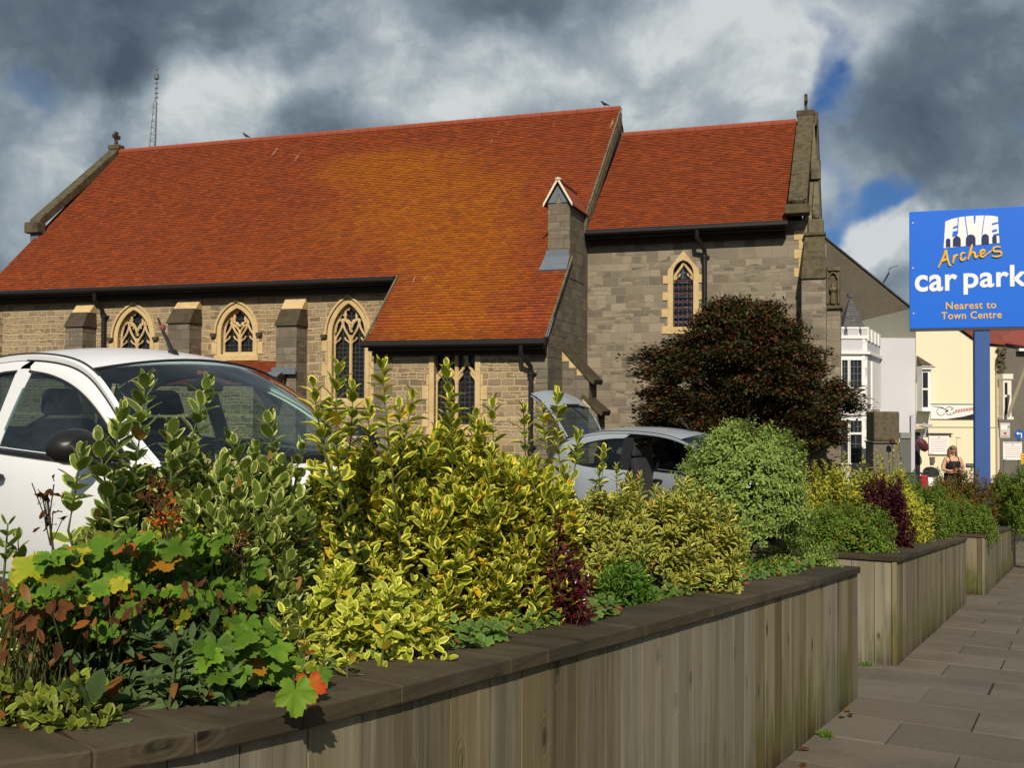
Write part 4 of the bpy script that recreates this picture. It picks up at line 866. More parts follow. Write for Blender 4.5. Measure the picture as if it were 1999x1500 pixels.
# ---------------------------------------------------------------- car park sign on a single blue post
SGD = 20.0
SBLUE = plain('sign_blue', (.004, .135, .70), .45, .05, 1.0); PBLUE = plain('post_blue', (.035, .095, .30), .55, .14, 4)
sx0 = (1777 - 1000) / 2050 * 20.35; sgn_o = empty('car_park_sign', (sx0, 20.35, 0), R(-18.9), 'large blue car park sign with white and yellow lettering on one blue post', 'sign')
SW, SH0, SH1 = 2.205, 3.06, 5.34
def sxy(px): return (px - 1777) / 246 * SW                # along the face
b_ = MB(); b_.box((0, 0, SH0), (SW, .10, SH1)); b_.build('panel', SBLUE, sgn_o, bevel=.008)
b_ = MB(); b_.box((0, -.004, SH0 - .05), (SW, .104, SH0 - .002)); b_.build('underside_shade', plain('underside_shade_dark', (.05, .05, .055), .6, .1), sgn_o)  # dark strip added below the panel in place of its shaded underside
b_ = MB(); b_.box((sxy(1905), .02, -2.4), (sxy(1936), .30, SH0 - .052)); b_.build('post', PBLUE, sgn_o, bevel=.02)
b_ = MB()
for (a, z_) in ((.06, SH1 - .22), (.07, SH0 + .3), (.06, SH1 - 1.1)): b_.box((a - .01, -.006, z_ - .01), (a + .012, 0, z_ + .012))
b_.build('bolts', WHITEP, sgn_o)
def zs_(py, px=1900): return SH0 + (637 - py) / (637 - 402) * (SH1 - SH0)
WHT = plain('white_vinyl', (.80, .81, .84), .45, .03); YEL = plain('yellow_vinyl', (.78, .47, .03), .45, .03); NAVY = plain('navy_vinyl', (.012, .02, .10), .45, .03)
# arched bridge emblem that carries the word FIVE: white block, blue letter cuts, navy arches
Y0 = -.004
def sp2(px, py): return (sxy(px), Y0, zs_(py))
em = MB()
top = [(1849, 425), (1862, 420.5), (1880, 417.3), (1900, 416.4), (1920, 416.5), (1940, 418), (1952, 420.5)]
em.prism([sp2(*p) for p in [(1845.5, 478)] + top + [(1955, 472)]], (0, -.004, 0)); em.build('emblem', WHT, sgn_o)
Y0 = -.0105
cut = MB(); cn = MB()
def pp(mb, pts): mb.prism([sp2(*p) for p in pts], (0, -.003, 0))
pp(cut, [(1874, 418.3), (1875.6, 418), (1874.2, 450), (1872.6, 450)])                      # F | I
pp(cut, [(1864.8, 436.5), (1873.5, 434), (1873.2, 438), (1864.2, 440.5)]); pp(cut, [(1864, 445.5), (1873, 444.6), (1872.7, 455), (1862.5, 456)])
pp(cut, [(1887.3, 417), (1888.8, 417), (1894, 455), (1892.4, 455)])                        # I | V
pp(cut, [(1905.0, 416.8), (1909.2, 416.8), (1907.6, 432), (1906.4, 432)]); pp(cut, [(1925.5, 417), (1926.8, 417), (1921.4, 455), (1920.0, 455)])
pp(cut, [(1940.5, 433), (1953, 430.8), (1952.8, 434), (1941, 436.4)]); pp(cut, [(1941, 446.5), (1950, 444.5), (1950, 449), (1941, 451)]); pp(cut, [(1943.5, 454.5), (1955, 453), (1955, 457), (1943.5, 459)])
def archp(x0, x1, yt, yb):
    r = (x1 - x0) / 2; cx = (x0 + x1) / 2; return [(x0, yb), (x1, yb)] + [(cx + r * math.cos(a), yt + r * 1.0 - r * math.sin(a)) for a in np.linspace(0, math.pi, 10)]
for (a, b, yt, yb) in ((1850, 1859, 459, 476.5), (1864, 1879.5, 455.5, 475.8), (1889.5, 1908.5, 453, 475), (1920, 1934.5, 453.5, 473.5), (1941, 1949.5, 457, 472)): pp(cn, archp(a, b, yt, yb))
cut.build('emblem_letters', SBLUE, sgn_o); Y0 = -.0115; cn.build('emblem_arches', NAVY, sgn_o)
# handwritten Arches drawn with a brush stroke
st_ = MB()
def stroke(pts, r=.020):
    P = [Vector((sxy(a), -.014, zs_(b))) for a, b in pts]; Q = []
    for i in range(len(P) - 1):
        p0, p1, p2, p3 = P[max(i - 1, 0)], P[i], P[i + 1], P[min(i + 2, len(P) - 1)]
        for k in range(5):
            t = k / 5; Q.append(.5 * ((2 * p1) + (p2 - p0) * t + (2 * p0 - 5 * p1 + 4 * p2 - p3) * t * t + (3 * p1 - p0 - 3 * p2 + p3) * t ** 3))
    Q.append(P[-1]); n = len(Q)
    st_.tube(Q, [r * (.75 + .5 * math.sin(math.pi * i / (n - 1))) for i in range(n)], 6)
stroke([(1834.5, 517), (1840, 506), (1846, 493), (1849.5, 483), (1851, 490), (1854, 504), (1857, 513), (1861, 512)])
stroke([(1841.5, 505), (1848, 502), (1855, 498)])
stroke([(1863.5, 509), (1865.5, 498), (1866, 493)]); stroke([(1866, 500), (1869, 494.5), (1873.5, 492)])
stroke([(1888, 490.5), (1883, 489), (1879, 495), (1880, 503), (1885, 503), (1890, 498)])
stroke([(1893.5, 503), (1898, 486), (1902, 473)]); stroke([(1896, 496), (1901, 489.5), (1906, 490), (1907, 497), (1909, 499.5), (1914, 495)])
stroke([(1917, 494.5), (1923, 492), (1926, 487.5), (1922, 485), (1918, 489), (1917.5, 496), (1922, 499), (1929, 494)])
stroke([(1957, 481), (1948, 480), (1942, 484), (1945, 489), (1956, 490), (1958, 496), (1950, 499.5), (1940, 497.5)])
stroke([(1928, 495), (1934, 491), (1940, 486)] , .013)
st_.build('script_lettering', YEL, sgn_o)
def stext(body, x0, x1, y0, y1, mat, name, offs=0.0, space=1.0):
    flat_text(body, sxy(x1) - sxy(x0), zs_(y0) - zs_(y1), ((sxy(x0) + sxy(x1)) / 2, -.006, (zs_(y0) + zs_(y1)) / 2), mat, sgn_o, name, offs, .004, space)
stext('car', 1787.5, 1872.5, 530, 563.5, WHT, 'lettering', .022, 1.04); stext('park', 1884.5, 2008, 516, 571.5, WHT, 'lettering', .022, 1.04)
stext('Nearest to', 1849.5, 1948, 585.5, 600, YEL, 'lettering', .012, 1.08); stext('Town Centre', 1840.5, 1958.5, 605, 619.5, YEL, 'lettering', .012, 1.08)
# ---------------------------------------------------------------- cars (x forward, y left, z up; origin on the ground under the front axle)
def cr(pts, n):
    P = [Vector(p) for p in pts]; o = []
    m = len(P) - 1
    for k in range(n + 1):
        f_ = k / n * m; i = min(int(f_), m - 1); t = f_ - i
        p0, p1, p2, p3 = P[max(i - 1, 0)], P[i], P[i + 1], P[min(i + 2, m)]
        if i == 0: p0 = 2 * p1 - p2
        if i == m - 1: p3 = 2 * p2 - p1
        o.append(.5 * ((2 * p1) + (p2 - p0) * t + (2 * p0 - 5 * p1 + 4 * p2 - p3) * t * t + (3 * p1 - p0 - 3 * p2 + p3) * t ** 3))
    return o
def at_x(curve, x):
    for a, b in zip(curve, curve[1:]):
        if (a.x - x) * (b.x - x) <= 0 and abs(a.x - b.x) > 1e-9: return a.lerp(b, (x - a.x) / (b.x - a.x))
    return curve[0].copy() if abs(curve[0].x - x) < abs(curve[-1].x - x) else curve[-1].copy()
TRIM = plain('black_plastic', (.013, .013, .014), .38, .1, 8); SEATM = plain('dark_seat_cloth', (.022, .022, .026), .9, .2, 30); LINER = plain('grey_headliner', (.20, .20, .20), .9, .05)
TYRE = plain('tyre_rubber', (.018, .018, .018), .85, .2, 20); ALLOY = plain('wheel_metal', (.42, .42, .44), .35, .05, 8, .7)
def make_car(name, paint, label, open_hatch=False, door_angle=0.0, pillar=None):
    car = empty(name, (0, 0, 0), 0, label, 'car')
    N = 26
    rail = cr([(.30, .655, .93), (.02, .635, 1.07), (-.32, .59, 1.265), (-.62, .55, 1.392), (-.95, .525, 1.460), (-1.4, .515, 1.490), (-1.9, .52, 1.475), (-2.28, .535, 1.405), (-2.5, .55, 1.345)], 60)
    gap = [p + Vector((0, .022, -.04)) for p in rail]
    wt = cr([(.10, .712, .935), (-.12, .682, 1.055), (-.42, .642, 1.20), (-.7, .612, 1.295), (-1.0, .592, 1.355), (-1.29, .584, 1.382)], N)
    wt2 = cr([(-1.46, .585, 1.382), (-1.7, .590, 1.368), (-2.02, .605, 1.315), (-2.26, .63, 1.22), (-2.36, .66, 1.12)], N)
    belt = cr([(.12, .715, .925), (-.4, .738, .938), (-.9, .75, .948), (-1.31, .752, .956)], N)
    belt2 = cr([(-1.45, .752, .959), (-1.7, .748, .972), (-2.1, .725, 1.01), (-2.36, .665, 1.115)], N)
    def sg(p, s): return Vector((p.x, p.y * s, p.z))
    body = MB(); wing_end = {}
    xs_roof = np.linspace(-.60, -2.47, 22); ys = np.linspace(-1, 1, 13)
    def across(x, crown, bow=0.0):
        p = at_x(rail, x); return [Vector((p.x + bow * (1 - y * y), p.y * y, p.z + crown * (1 - y * y))) for y in ys]
    body.grid([across(x, .045 + .01 * math.sin(i / 21 * 3), .14 * (1 - i / 21)) for i, x in enumerate(xs_roof)])
    scr = [across(x, .045 * (1 - i / 14) + .02, .14 + .10 * i / 14) for i, x in enumerate(np.linspace(-.60, .28, 15))]
    for s in (1, -1):
        R_ = [sg(at_x(rail, x), s) for x in np.linspace(.30, -2.5, 46)]; Gp = [sg(at_x(gap, x), s) for x in np.linspace(.30, -2.5, 46)]
        Gm = [(a + b) / 2 + Vector((0, .012 * s, .008)) for a, b in zip(R_, Gp)]
        body.grid([R_, Gm, Gp])
        g1 = [sg(at_x(gap, x), s) for x in np.linspace(-1.40, -2.5, N + 1)]; w2 = [sg(p, s) for p in wt2]; b2 = [sg(p, s) for p in belt2]
        body.grid([[a + Vector((0, 0, -.004)) for a in g1], [(a + b) / 2 + Vector((0, .012 * s, 0)) for a, b in zip(g1, w2)], w2])
        # rear quarter below the belt and round to the tail
        def rows(bl, offs): return [[p + Vector((0, o * s * (1 if p.x > -2.1 else max(.2, 1 - (-2.1 - p.x) * 1.6)), -d - max(0, p.z - .96) * min(1, d * 3))) for p in bl] for o, d in offs]
        OFF = [(0, 0), (.03, .05), (.055, .18), (.06, .36), (.045, .56), (.0, .72)]
        bq = [Vector((-1.318, .7525 * s, .956)), Vector((-1.38, .7525 * s, .957))] + b2 + [Vector((-2.5, .62 * s, 1.12)), Vector((-2.66, .585 * s, 1.09))]
        body.grid(rows(bq, OFF))
        body.grid([[sg(at_x(gap, -2.5), s)] * 2 + [], [Vector((-2.36, .66 * s, 1.115)), Vector((-2.66, .585 * s, 1.09))]])
        body.grid([[sg(at_x(rail, -2.47), s), sg(at_x(gap, -2.5), s)], [Vector((-2.60, .575 * s, 1.2)), Vector((-2.55, .61 * s, 1.2))], [Vector((-2.68, .57 * s, 1.09)), Vector((-2.66, .59 * s, 1.09))]])
        # front wing
        wl_ = cr([(.12, .715 * s, .925), (.35, .70 * s, .90), (.55, .64 * s, .83), (.68, .52 * s, .74)], 10)
        body.grid([[p + Vector((.02 * (k > 2), o * s, -d)) for p in wl_] for k, (o, d) in enumerate([(0, 0), (.04, .05), (.06, .18), (.06, .35), (.03, .55)])])
        body.add([Vector((.12, .715 * s, .925)), Vector((.30, .70 * s, .907)), Vector((.31, .655 * s, .93)), Vector((.14, .66 * s, .985))], [(0, 1, 2, 3)])
        wing_end[s] = [Vector((.70, (.52 + o) * s, .74 - d)) for o, d in [(0, 0), (.04, .05), (.06, .18), (.06, .35), (.03, .55)]]
        # door: one leaf with its own frame
        dm = MB(); b1 = [sg(p, s) for p in belt]
        gd = [sg(at_x(gap, x), s) + Vector((0, .002 * s, -.006)) for x in np.linspace(.28, -1.34, N + 1)]; w1 = [sg(p, s) for p in wt]
        dm.grid([gd, [(a + b) / 2 + Vector((0, .014 * s, 0)) for a, b in zip(gd, w1)], w1])
        inn = [p + Vector((0, -.035 * s, 0)) for p in w1]; dm.grid([w1, inn]); dm.prism([w1[-1] + Vector((.02, 0, 0)), b1[-1] + Vector((.02, 0, 0)), b1[-1] + Vector((-.03, 0, 0)), w1[-1] + Vector((-.03, 0, 0))], (0, .006 * s, 0)) if not open_hatch else None
        dm.grid(rows(b1, [(.002, -.002)] + OFF[1:]))
        dm.grid([[p + Vector((0, -.05 * s, -.02)) for p in b1], [p + Vector((0, -.05 * s, -.6)) for p in b1]], 1)
        # door edges
        dm.grid([[b1[-1], b1[-1] + Vector((-.0, -.05 * s, 0))], [b1[-1] + Vector((0, .055 * s, -.2)), b1[-1] + Vector((0, -.05 * s, -.2))], [b1[-1] + Vector((0, .045 * s, -.6)), b1[-1] + Vector((0, -.05 * s, -.6))]])
        d_o = dm.build('door', [paint, TRIM], car, smooth=True, edge=50)
        gl = MB(); gl.grid([[a.lerp(b, k / 4) + Vector((0, .010 * s * math.sin(k / 4 * math.pi), 0)) for a, b in zip(w1, b1)] for k in range(5)]); gl.build('side_window', CARGLASS, d_o, smooth=True)
        tr = MB(); tr.tube([p + Vector((0, .012 * s, -.022)) for p in b1], .021, 6, flat=1.0); tr.tube([p + Vector((0, .004 * s, 0)) for p in w1], .010, 5)
        if open_hatch: tr.prism([w1[-1], b1[-1], b1[-1] + Vector((.055, 0, 0)), w1[-1] + Vector((.05, 0, -.003))], (0, .008 * s, 0))
        tr.build('window_trim', TRIM, d_o)
        hd = MB(); hd.tube([b1[-1] + Vector((.07, .075 * s, -.155)), b1[-1] + Vector((.12, .095 * s, -.15)), b1[-1] + Vector((.2, .095 * s, -.15)), b1[-1] + Vector((.25, .075 * s, -.155))], [.016, .022, .022, .016], 8); hd.build('door_handle', TRIM, d_o, smooth=True)
        mi_ = MB(); c0 = Vector((-.10, .875 * s, .995))
        ringp = []
        for k, (dx, sc_) in enumerate([(.085, .05), (.07, .6), (.03, .9), (-.02, 1.0), (-.05, .97), (-.055, .85)]):
            ringp.append([c0 + Vector((dx, math.cos(a) * .135 * sc_, math.sin(a) * .098 * sc_ * (1 if math.sin(a) > 0 else .85))) for a in np.linspace(0, 2 * math.pi, 17)])
        mi_.grid(ringp); mi_.tube([(-.06, .71 * s, .955), (-.08, .80 * s, .975)], .035, 8); mi_.prism([(.10, .712 * s, .935), (-.13, .725 * s, .945), (-.10, .70 * s, 1.035)], (0, .02 * s, 0))
        mo = mi_.build('door_mirror', TRIM, d_o, smooth=True)
        mg = MB(); mg.add([c0 + Vector((-.053, math.cos(a) * .096, math.sin(a) * .066)) for a in np.linspace(0, 2 * math.pi, 17)[:-1]], [tuple(range(16))]); mg.build('mirror_glass', PANE, mo)
        if door_angle and s == -1:
            hgp = Vector((.10, -.73, 0)); M = Matrix.Translation(hgp) @ Matrix.Rotation(R(door_angle), 4, 'Z') @ Matrix.Translation(-hgp)
            d_o.matrix_local = M
        rg = MB(); rg.grid([[a.lerp(b, k / 4) for a, b in zip(w2, b2)] for k in range(5)]); q = rg.build('rear_side_window', CARGLASS, car, smooth=True)
        rt_ = MB(); rt_.tube([p + Vector((0, .004 * s, 0)) for p in w2 + b2[::-1]], .012, 5, closed=False); rt_.build('window_seal', TRIM, q)
        bpil = MB(); bpil.prism([Vector((-1.31, .578 * s, 1.40)), Vector((-1.47, .578 * s, 1.40)), Vector((-1.46, .748 * s, .95)), Vector((-1.30, .748 * s, .95))], (0, .006 * s, 0)); bpil.build('door_pillar', pillar or TRIM, car)
        gl_ = MB(); gl_.tube([p + Vector((0, .003 * s, .001)) for p in Gp[:29]], .005, 4); gl_.tube([p + Vector((0, .002 * s, .003)) for p in R_[13:]], .006, 4); gl_.build('body_seam', TRIM, car)
    # bonnet, nose, tail
    hood = []
    for i, t in enumerate(np.linspace(0, 1, 9)):
        e_ = cr([(.30, .702, .908), (.42, .688, .878), (.57, .63, .815), (.69, .52, .742)], 8)[i]; hood.append([Vector((e_.x + (.16 - .05 * t) * (1 - y * y), e_.y * y, e_.z + .05 * (1 - y * y))) for y in ys])
    body.grid(hood); nose = [hood[-1]] + [[p + Vector((dx * 1.0, 0, -dz)) for p in hood[-1]] for dx, dz in ((.05, .06), (.08, .2), (.07, .38), (.0, .5))]; body.grid(nose)
    for s in (1, -1): body.grid([[wing_end[s][k], nose[k][-1 if s > 0 else 0]] for k in range(5)])
    body.grid([[Vector((-2.66 - .07 * (1 - y * y), .60 * y, z_)) for y in ys] for z_ in ((.66) , .5, .3)])
    bd = body.build('body', paint, car, smooth=True, edge=50)
    for s in (1, -1):
        hl = MB(); hl.grid([[Vector((.60 + .06 * t, s * (.62 - .16 * t), .80 - .06 * t - .12 * k)) + Vector((.02, .012 * s, 0)) for t in np.linspace(0, 1, 5)] for k in (0, .5, 1)]); hl.build('headlight', plain('headlight_glass', (.6, .62, .64), .1, .03), car, smooth=True)
        tl_ = MB(); tl_.grid([[Vector((-2.64 - .03 * t, s * (.64 - .08 * t), 1.06 - .26 * k)) for t in np.linspace(0, 1, 4)] for k in (0, .5, 1)]); tl_.build('tail_light', plain('red_lens', (.35, .01, .01), .2, .05), car, smooth=True)
    ws_ = MB(); ws_.grid(scr); wso = ws_.build('windscreen', WSGLASS, car, smooth=True)
    wb = MB(); wb.tube([p + Vector((.0, 0, .004)) for p in scr[0]], .008, 5); wb.tube([p + Vector((.02, 0, -.012)) for p in scr[-1]], .035, 6); wb.build('windscreen_seal', TRIM, wso)
    wp = MB(); wp.tube([(.47, .25, .975), (.25, -.05, 1.03), (.22, -.35, 1.03)], .010, 5); wp.build('wiper', TRIM, wso)
    an = MB(); bx_ = -.74; zr = 1.480
    an.tube([(bx_ + .06, 0, zr - .03), (bx_ - .0, 0, zr + .028), (bx_ - .05, 0, zr + .03)], [.02, .018, .012], 8); an.tube([(bx_ - .01, 0, zr + .02), (bx_ - .13, 0, zr + .155), (bx_ - .19, 0, zr + .235)], [.013, .010, .005], 8); ao = an.build('aerial', TRIM, car, smooth=True)
    if not open_hatch:
        ab = MB(); ab.lathe([(.0, -.021), (.013, -.016), (.021, 0), (.013, .016), (0, .021)], 12, (bx_ - .135, 0, zr + .175)); ab.build('aerial_ball', plain('faded_red_rubber', (.19, .055, .045), .7, .3, 60), ao, smooth=True)
    # tailgate about the roof hinge
    hz = MB(); H0 = Vector((-2.47, 0, 1.375)); prof = [(0, 0, .52), (-.12, -.16, .55), (-.23, -.34, .575), (-.28, -.43, .58), (-.33, -.56, .57), (-.36, -.70, .55), (-.36, -.84, .52)] if open_hatch else [(0, 0, .52), (-.10, -.13, .55), (-.20, -.28, .575), (-.25, -.36, .58), (-.30, -.48, .57), (-.33, -.62, .55), (-.33, -.74, .52)]
    ph = R(-112) if open_hatch else 0
    def hp(dx, dz, y, lift=0.0):
        bow = -.06 * (1 - (y) ** 2); x, z = dx + bow * min(1, -dz * 4), dz
        return H0 + Vector((x * math.cos(ph) - z * math.sin(ph), 0, x * math.sin(ph) + z * math.cos(ph)))
    def hrow(k, ya=-1, yb=1, n=11): return [hp(prof[k][0], prof[k][1], y) + Vector((0, prof[k][2] * y, 0)) for y in np.linspace(ya, yb, n)]
    hz.grid([hrow(k) for k in (3, 4, 5, 6)])
    inset = lambda k: [p * 1.0 for p in hrow(k)]
    for ya, yb in ((-1, -.9), (.9, 1)): hz.grid([hrow(k, ya, yb, 3) for k in (0, 1, 2, 3)])
    th = hp(-.05, .02, 0) - hp(0, 0, 0)
    hz.grid([[p + Vector((0, 0, .0)) - Vector((hp(-.04, 0, 1) - hp(0, 0, 1)))for p in hrow(k)] for k in (3, 4, 5, 6)])
    ho = hz.build('tailgate', paint, car, smooth=True, edge=50)
    hg_ = MB(); hg_.grid([hrow(k, -.9, .9) for k in (0, 1, 2, 3)]); hg_.build('rear_window', CARGLASS, ho, smooth=True)
    hs_ = MB(); hs_.tube(hrow(3, -.92, .92), .012, 5); hs_.tube(hrow(0), .014, 5); hs_.tube([hp(-.27, -.42, 0) + Vector((0, y, .012)) for y in (-.22, 0, .2)], .022, 6); hs_.tube([hp(-.25, -.40, 0) + Vector((0, 0, .02)), hp(-.12, -.2, .3) + Vector((0, .26, .02))], .012, 5); hs_.build('hatch_trim', TRIM, ho)
    if open_hatch:
        hs_ = MB()
        for s in (1, -1): hs_.tube([(-2.4, .54 * s, 1.2), hp(-.2, -.28, 1) + Vector((0, .54 * s, 0))], .009, 5)
        hs_.build('gas_strut', TRIM, ho)
    # cabin
    cb_ = MB(); cb_.box((-2.55, -.66, .28), (.45, .66, .42)); cb_.box((.05, -.64, .4), (.42, .64, .86)); cb_.hexa([(.0, -.64, .62), (.4, -.64, .62), (.4, .64, .62), (.0, .64, .62), (.08, -.62, .90), (.36, -.62, .88), (.36, .62, .88), (.08, .62, .90)])
    cb_.box((-2.6, -.6, .42), (-2.15, .6, .75)); cb_.box((-1.44, -.66, .4), (-1.34, -.6, .93)); cb_.box((-1.44, .6, .4), (-1.34, .66, .93)); cb_.build('cabin_floor', SEATM, car, bevel=.02)
    hl_ = MB(); hl_.grid([[p + Vector((0, 0, -.035)) for p in across(x, .03, .10 * (1 - i / 9))] for i, x in enumerate(np.linspace(-.66, -2.4, 10))]); hl_.build('headliner', LINER, car)
    for s in (1, -1):
        se = MB(); y = .34 * s
        se.hexa([(-1.22, y - .23, .42), (-.70, y - .24, .42), (-.70, y + .24, .42), (-1.22, y + .23, .42), (-1.22, y - .22, .56), (-.70, y - .24, .60), (-.70, y + .24, .60), (-1.22, y + .22, .56)])
        se.hexa([(-1.26, y - .23, .54), (-1.08, y - .23, .54), (-1.08, y + .23, .54), (-1.26, y + .23, .54), (-1.46, y - .17, 1.10), (-1.34, y - .18, 1.12), (-1.34, y + .18, 1.12), (-1.46, y + .17, 1.10)])
        se.hexa([(-1.46, y - .13, 1.13), (-1.36, y - .13, 1.13), (-1.36, y + .13, 1.13), (-1.46, y + .13, 1.13), (-1.49, y - .10, 1.29), (-1.41, y - .10, 1.29), (-1.41, y + .10, 1.29), (-1.49, y + .10, 1.29)])
        se.build('front_seat', SEATM, car, bevel=.045)
    se = MB(); se.hexa([(-2.15, -.58, .42), (-1.75, -.58, .42), (-1.75, .58, .42), (-2.15, .58, .42), (-2.15, -.58, .62), (-1.75, -.58, .62), (-1.75, .58, .62), (-2.15, .58, .62)]); se.hexa([(-2.25, -.58, .6), (-2.08, -.58, .6), (-2.08, .58, .6), (-2.25, .58, .6), (-2.36, -.54, .98), (-2.24, -.54, 1.0), (-2.24, .54, 1.0), (-2.36, .54, .98)]); se.build('rear_seat', SEATM, car, bevel=.04)
    sw = MB(); sw.tube([(-.30 - .06 * math.sin(a), -.34 + .17 * math.cos(a), .90 + .155 * math.sin(a)) for a in np.linspace(0, 2 * math.pi, 25)[:-1]], .014, 6, closed=True); sw.tube([(-.28, -.34, .9), (.05, -.34, .8)], .03, 6); sw.tube([(-.30, -.5, .9), (-.30, -.18, .9)], .018, 6); sw.build('steering_wheel', TRIM, car, smooth=True)
    rv = MB(); rv.box((-.42, -.11, 1.28), (-.39, .11, 1.34)); rv.build('rear_view_mirror', TRIM, car, bevel=.012)
    for x in (0, -2.34):
        for s in (1, -1):
            wm = MB(); wm.lathe([(.15, -.085), (.25, -.09), (.285, -.06), (.285, .06), (.25, .09), (.18, .085), (.17, .05)], 24); o = wm.build('wheel', TYRE, car, smooth=True); o.location = (x, .725 * s, .285); o.rotation_euler = (R(90) * -s, 0, 0)
            wr = MB(); wr.lathe([(.0, .055), (.06, .06), (.10, .045), (.17, .05), (.18, .08)], 20); wr.build('rim', ALLOY, o, smooth=True); wa = MB(); wa.tube([(.318 * math.cos(a), .318 * math.sin(a), .05) for a in np.linspace(0, 2 * math.pi, 29)[:-1]], .035, 6, closed=True); wa.build('wheel_arch_lip', TRIM, o, smooth=True)
    return car
def paint_mat(name, col, metal=0.0, rough=.35):
    m = plain(name, col, rough, .02, 1.0, metal, coat=.3); return m
WPAINT = paint_mat('white_car_paint', (.80, .81, .83))
van = make_car('white_car', WPAINT, 'white hatchback with a ball topped roof aerial parked behind the cream edged shrub', pillar=WPAINT)
VB = -42.0
van.location = (-1.42, 5.60, .295); van.rotation_euler = (0, R(.5), R(VB))
car2 = make_car('silver_car', paint_mat('silver_car_paint', (.36, .40, .45), .25), 'silver hatchback with its tailgate raised and a front door open beside the church', True, -24)
car2.location = (3.1, 14.3, -.32); car2.rotation_euler = (0, 0, R(-36.4))
# ---------------------------------------------------------------- timber planters
def wood(name, c1, c2, green=0.6, orange=0.3, cap=False):
    m, t, b = mat_new(name); uv = t.add('ShaderNodeUVMap').outputs[0]; obj = t.add('ShaderNodeTexCoord').outputs['Object']
    r = t.add('ShaderNodeAttribute', _attribute_name='rnd').outputs['Fac']; h = t.add('ShaderNodeAttribute', _attribute_name='hgt').outputs['Fac']
    sp = t.add('ShaderNodeSeparateXYZ', Vector=uv); u = t.math('ADD', sp.outputs[0], t.math('MULTIPLY', r, 37.0)); v = t.math('ADD', sp.outputs[1], t.math('MULTIPLY', r, 11.0))
    vec = t.add('ShaderNodeCombineXYZ', X=u, Y=v).outputs[0]
    if cap: vec = t.mapv(vec, (1, 1, 1), rot=(0, 0, R(90)))
    # knots bend the grain round themselves
    kv = t.add('ShaderNodeTexVoronoi', _voronoi_dimensions='2D', Vector=t.mapv(vec, (5.0, 2.3, 1)), Scale=1.0); ks = t.add('ShaderNodeSeparateColor', Color=kv.outputs['Color'])
    on = t.math('GREATER_THAN', ks.outputs[0], .62); kd = kv.outputs['Distance']
    near = t.math('MULTIPLY', t.ss(kd, .05, .27, 1, 0), on)
    g1 = t.noise(t.mapv(vec, (15, .8, 1)), 1.0, 6, .62, .5); g2 = t.noise(t.mapv(vec, (95, 2.4, 1)), 1.0, 3, .6)
    rings = t.math('MULTIPLY', t.math('SINE', t.math('MULTIPLY', kd, 90)), t.math('MULTIPLY', near, .12))
    f = t.math('ADD', t.math('ADD', t.math('MULTIPLY', g1, .75), t.math('MULTIPLY', g2, .3)), t.math('ADD', t.math('MULTIPLY', t.math('SUBTRACT', r, .5), .5), rings)); f = t.math('ADD', f, .06)
    base = t.mix(t.ss(f, .25, .95), c1, c2)
    base = t.mix(t.ss(t.noise(t.mapv(vec, (6, .5, 1)), 1.0, 4, .6), .45, .7, 0, .6), base, tuple(x * y for x, y in zip(c2, (.92, .98, 1.15))))
    base = t.mix(t.math('MULTIPLY', t.ss(kd, .03, .13, 1, 0), on), base, tuple(x * .38 for x in c1))
    ns = t.noise(t.mapv(vec, (7, 1.3, 1)), 1.0, 5, .62)
    if not cap:
        gm = t.ss(t.math('ADD', t.math('SUBTRACT', .74, t.math('MULTIPLY', h, .95)), t.math('MULTIPLY', t.math('SUBTRACT', ns, .5), 1.5)), .22, .62, 0, green)
        base = t.mix(gm, base, (.082, .086, .018))
        om = t.ss(t.math('ADD', t.math('SUBTRACT', .30, h), t.math('MULTIPLY', t.math('SUBTRACT', t.noise(obj, 2.2, 4, .6), .45), 1.2)), .18, .4, 0, orange); base = t.mix(om, base, (.12, .06, .012))
        dk = t.ss(t.math('ADD', t.math('SUBTRACT', .05, h), t.math('MULTIPLY', ns, .2)), .0, .16, 0, .75); base = t.mix(dk, base, (.018, .015, .009))
        st = t.noise(t.mapv(vec, (9, .22, 1)), 1.0, 4, .65); base = t.mix(t.ss(st, .57, .72, 0, .65), base, (.050, .042, .022)); pale = t.noise(t.mapv(vec, (13, .45, 1), (5, 3, 0)), 1.0, 4, .6); base = t.mix(t.ss(pale, .53, .70, 0, .7), base, (.30, .27, .195)); ol = t.noise(t.mapv(vec, (4, .3, 1), (9, 1, 0)), 1.0, 3, .6); base = t.mix(t.ss(ol, .48, .66, 0, .55), base, (.120, .105, .040)); hu = t.math('FRACT', t.math('MULTIPLY', r, 5.7)); base = t.mix(t.ss(hu, .45, .9, 0, .28), base, (.26, .245, .235)); base = t.mix(t.ss(hu, .25, .0, 0, .32), base, (.16, .115, .05))
    else: base = t.mix(t.ss(t.noise(obj, 3.0, 5, .6), .45, .7, 0, .6), base, (.030, .025, .014)); base = t.mix(t.ss(t.noise(obj, 7.0, 5, .65), .52, .7, 0, .55), base, (.085, .080, .040))
    t.l.new(base, b.inputs['Base Color']); b.inputs['Roughness'].default_value = .82; b.inputs['Specular IOR Level'].default_value = .25
    bump(t, b, t.math('ADD', f, t.math('MULTIPLY', near, -.3)), .45, .012); return m
PLANK = wood('weathered_planks', (.092, .074, .036), (.245, .208, .126), .95, .6); CAPW = wood('dark_cap_timber', (.032, .024, .013), (.098, .074, .044), cap=True)
SOIL = stone_plain('bark_soil', (.030, .017, .010), (.012, .008, .005), .6, 14)
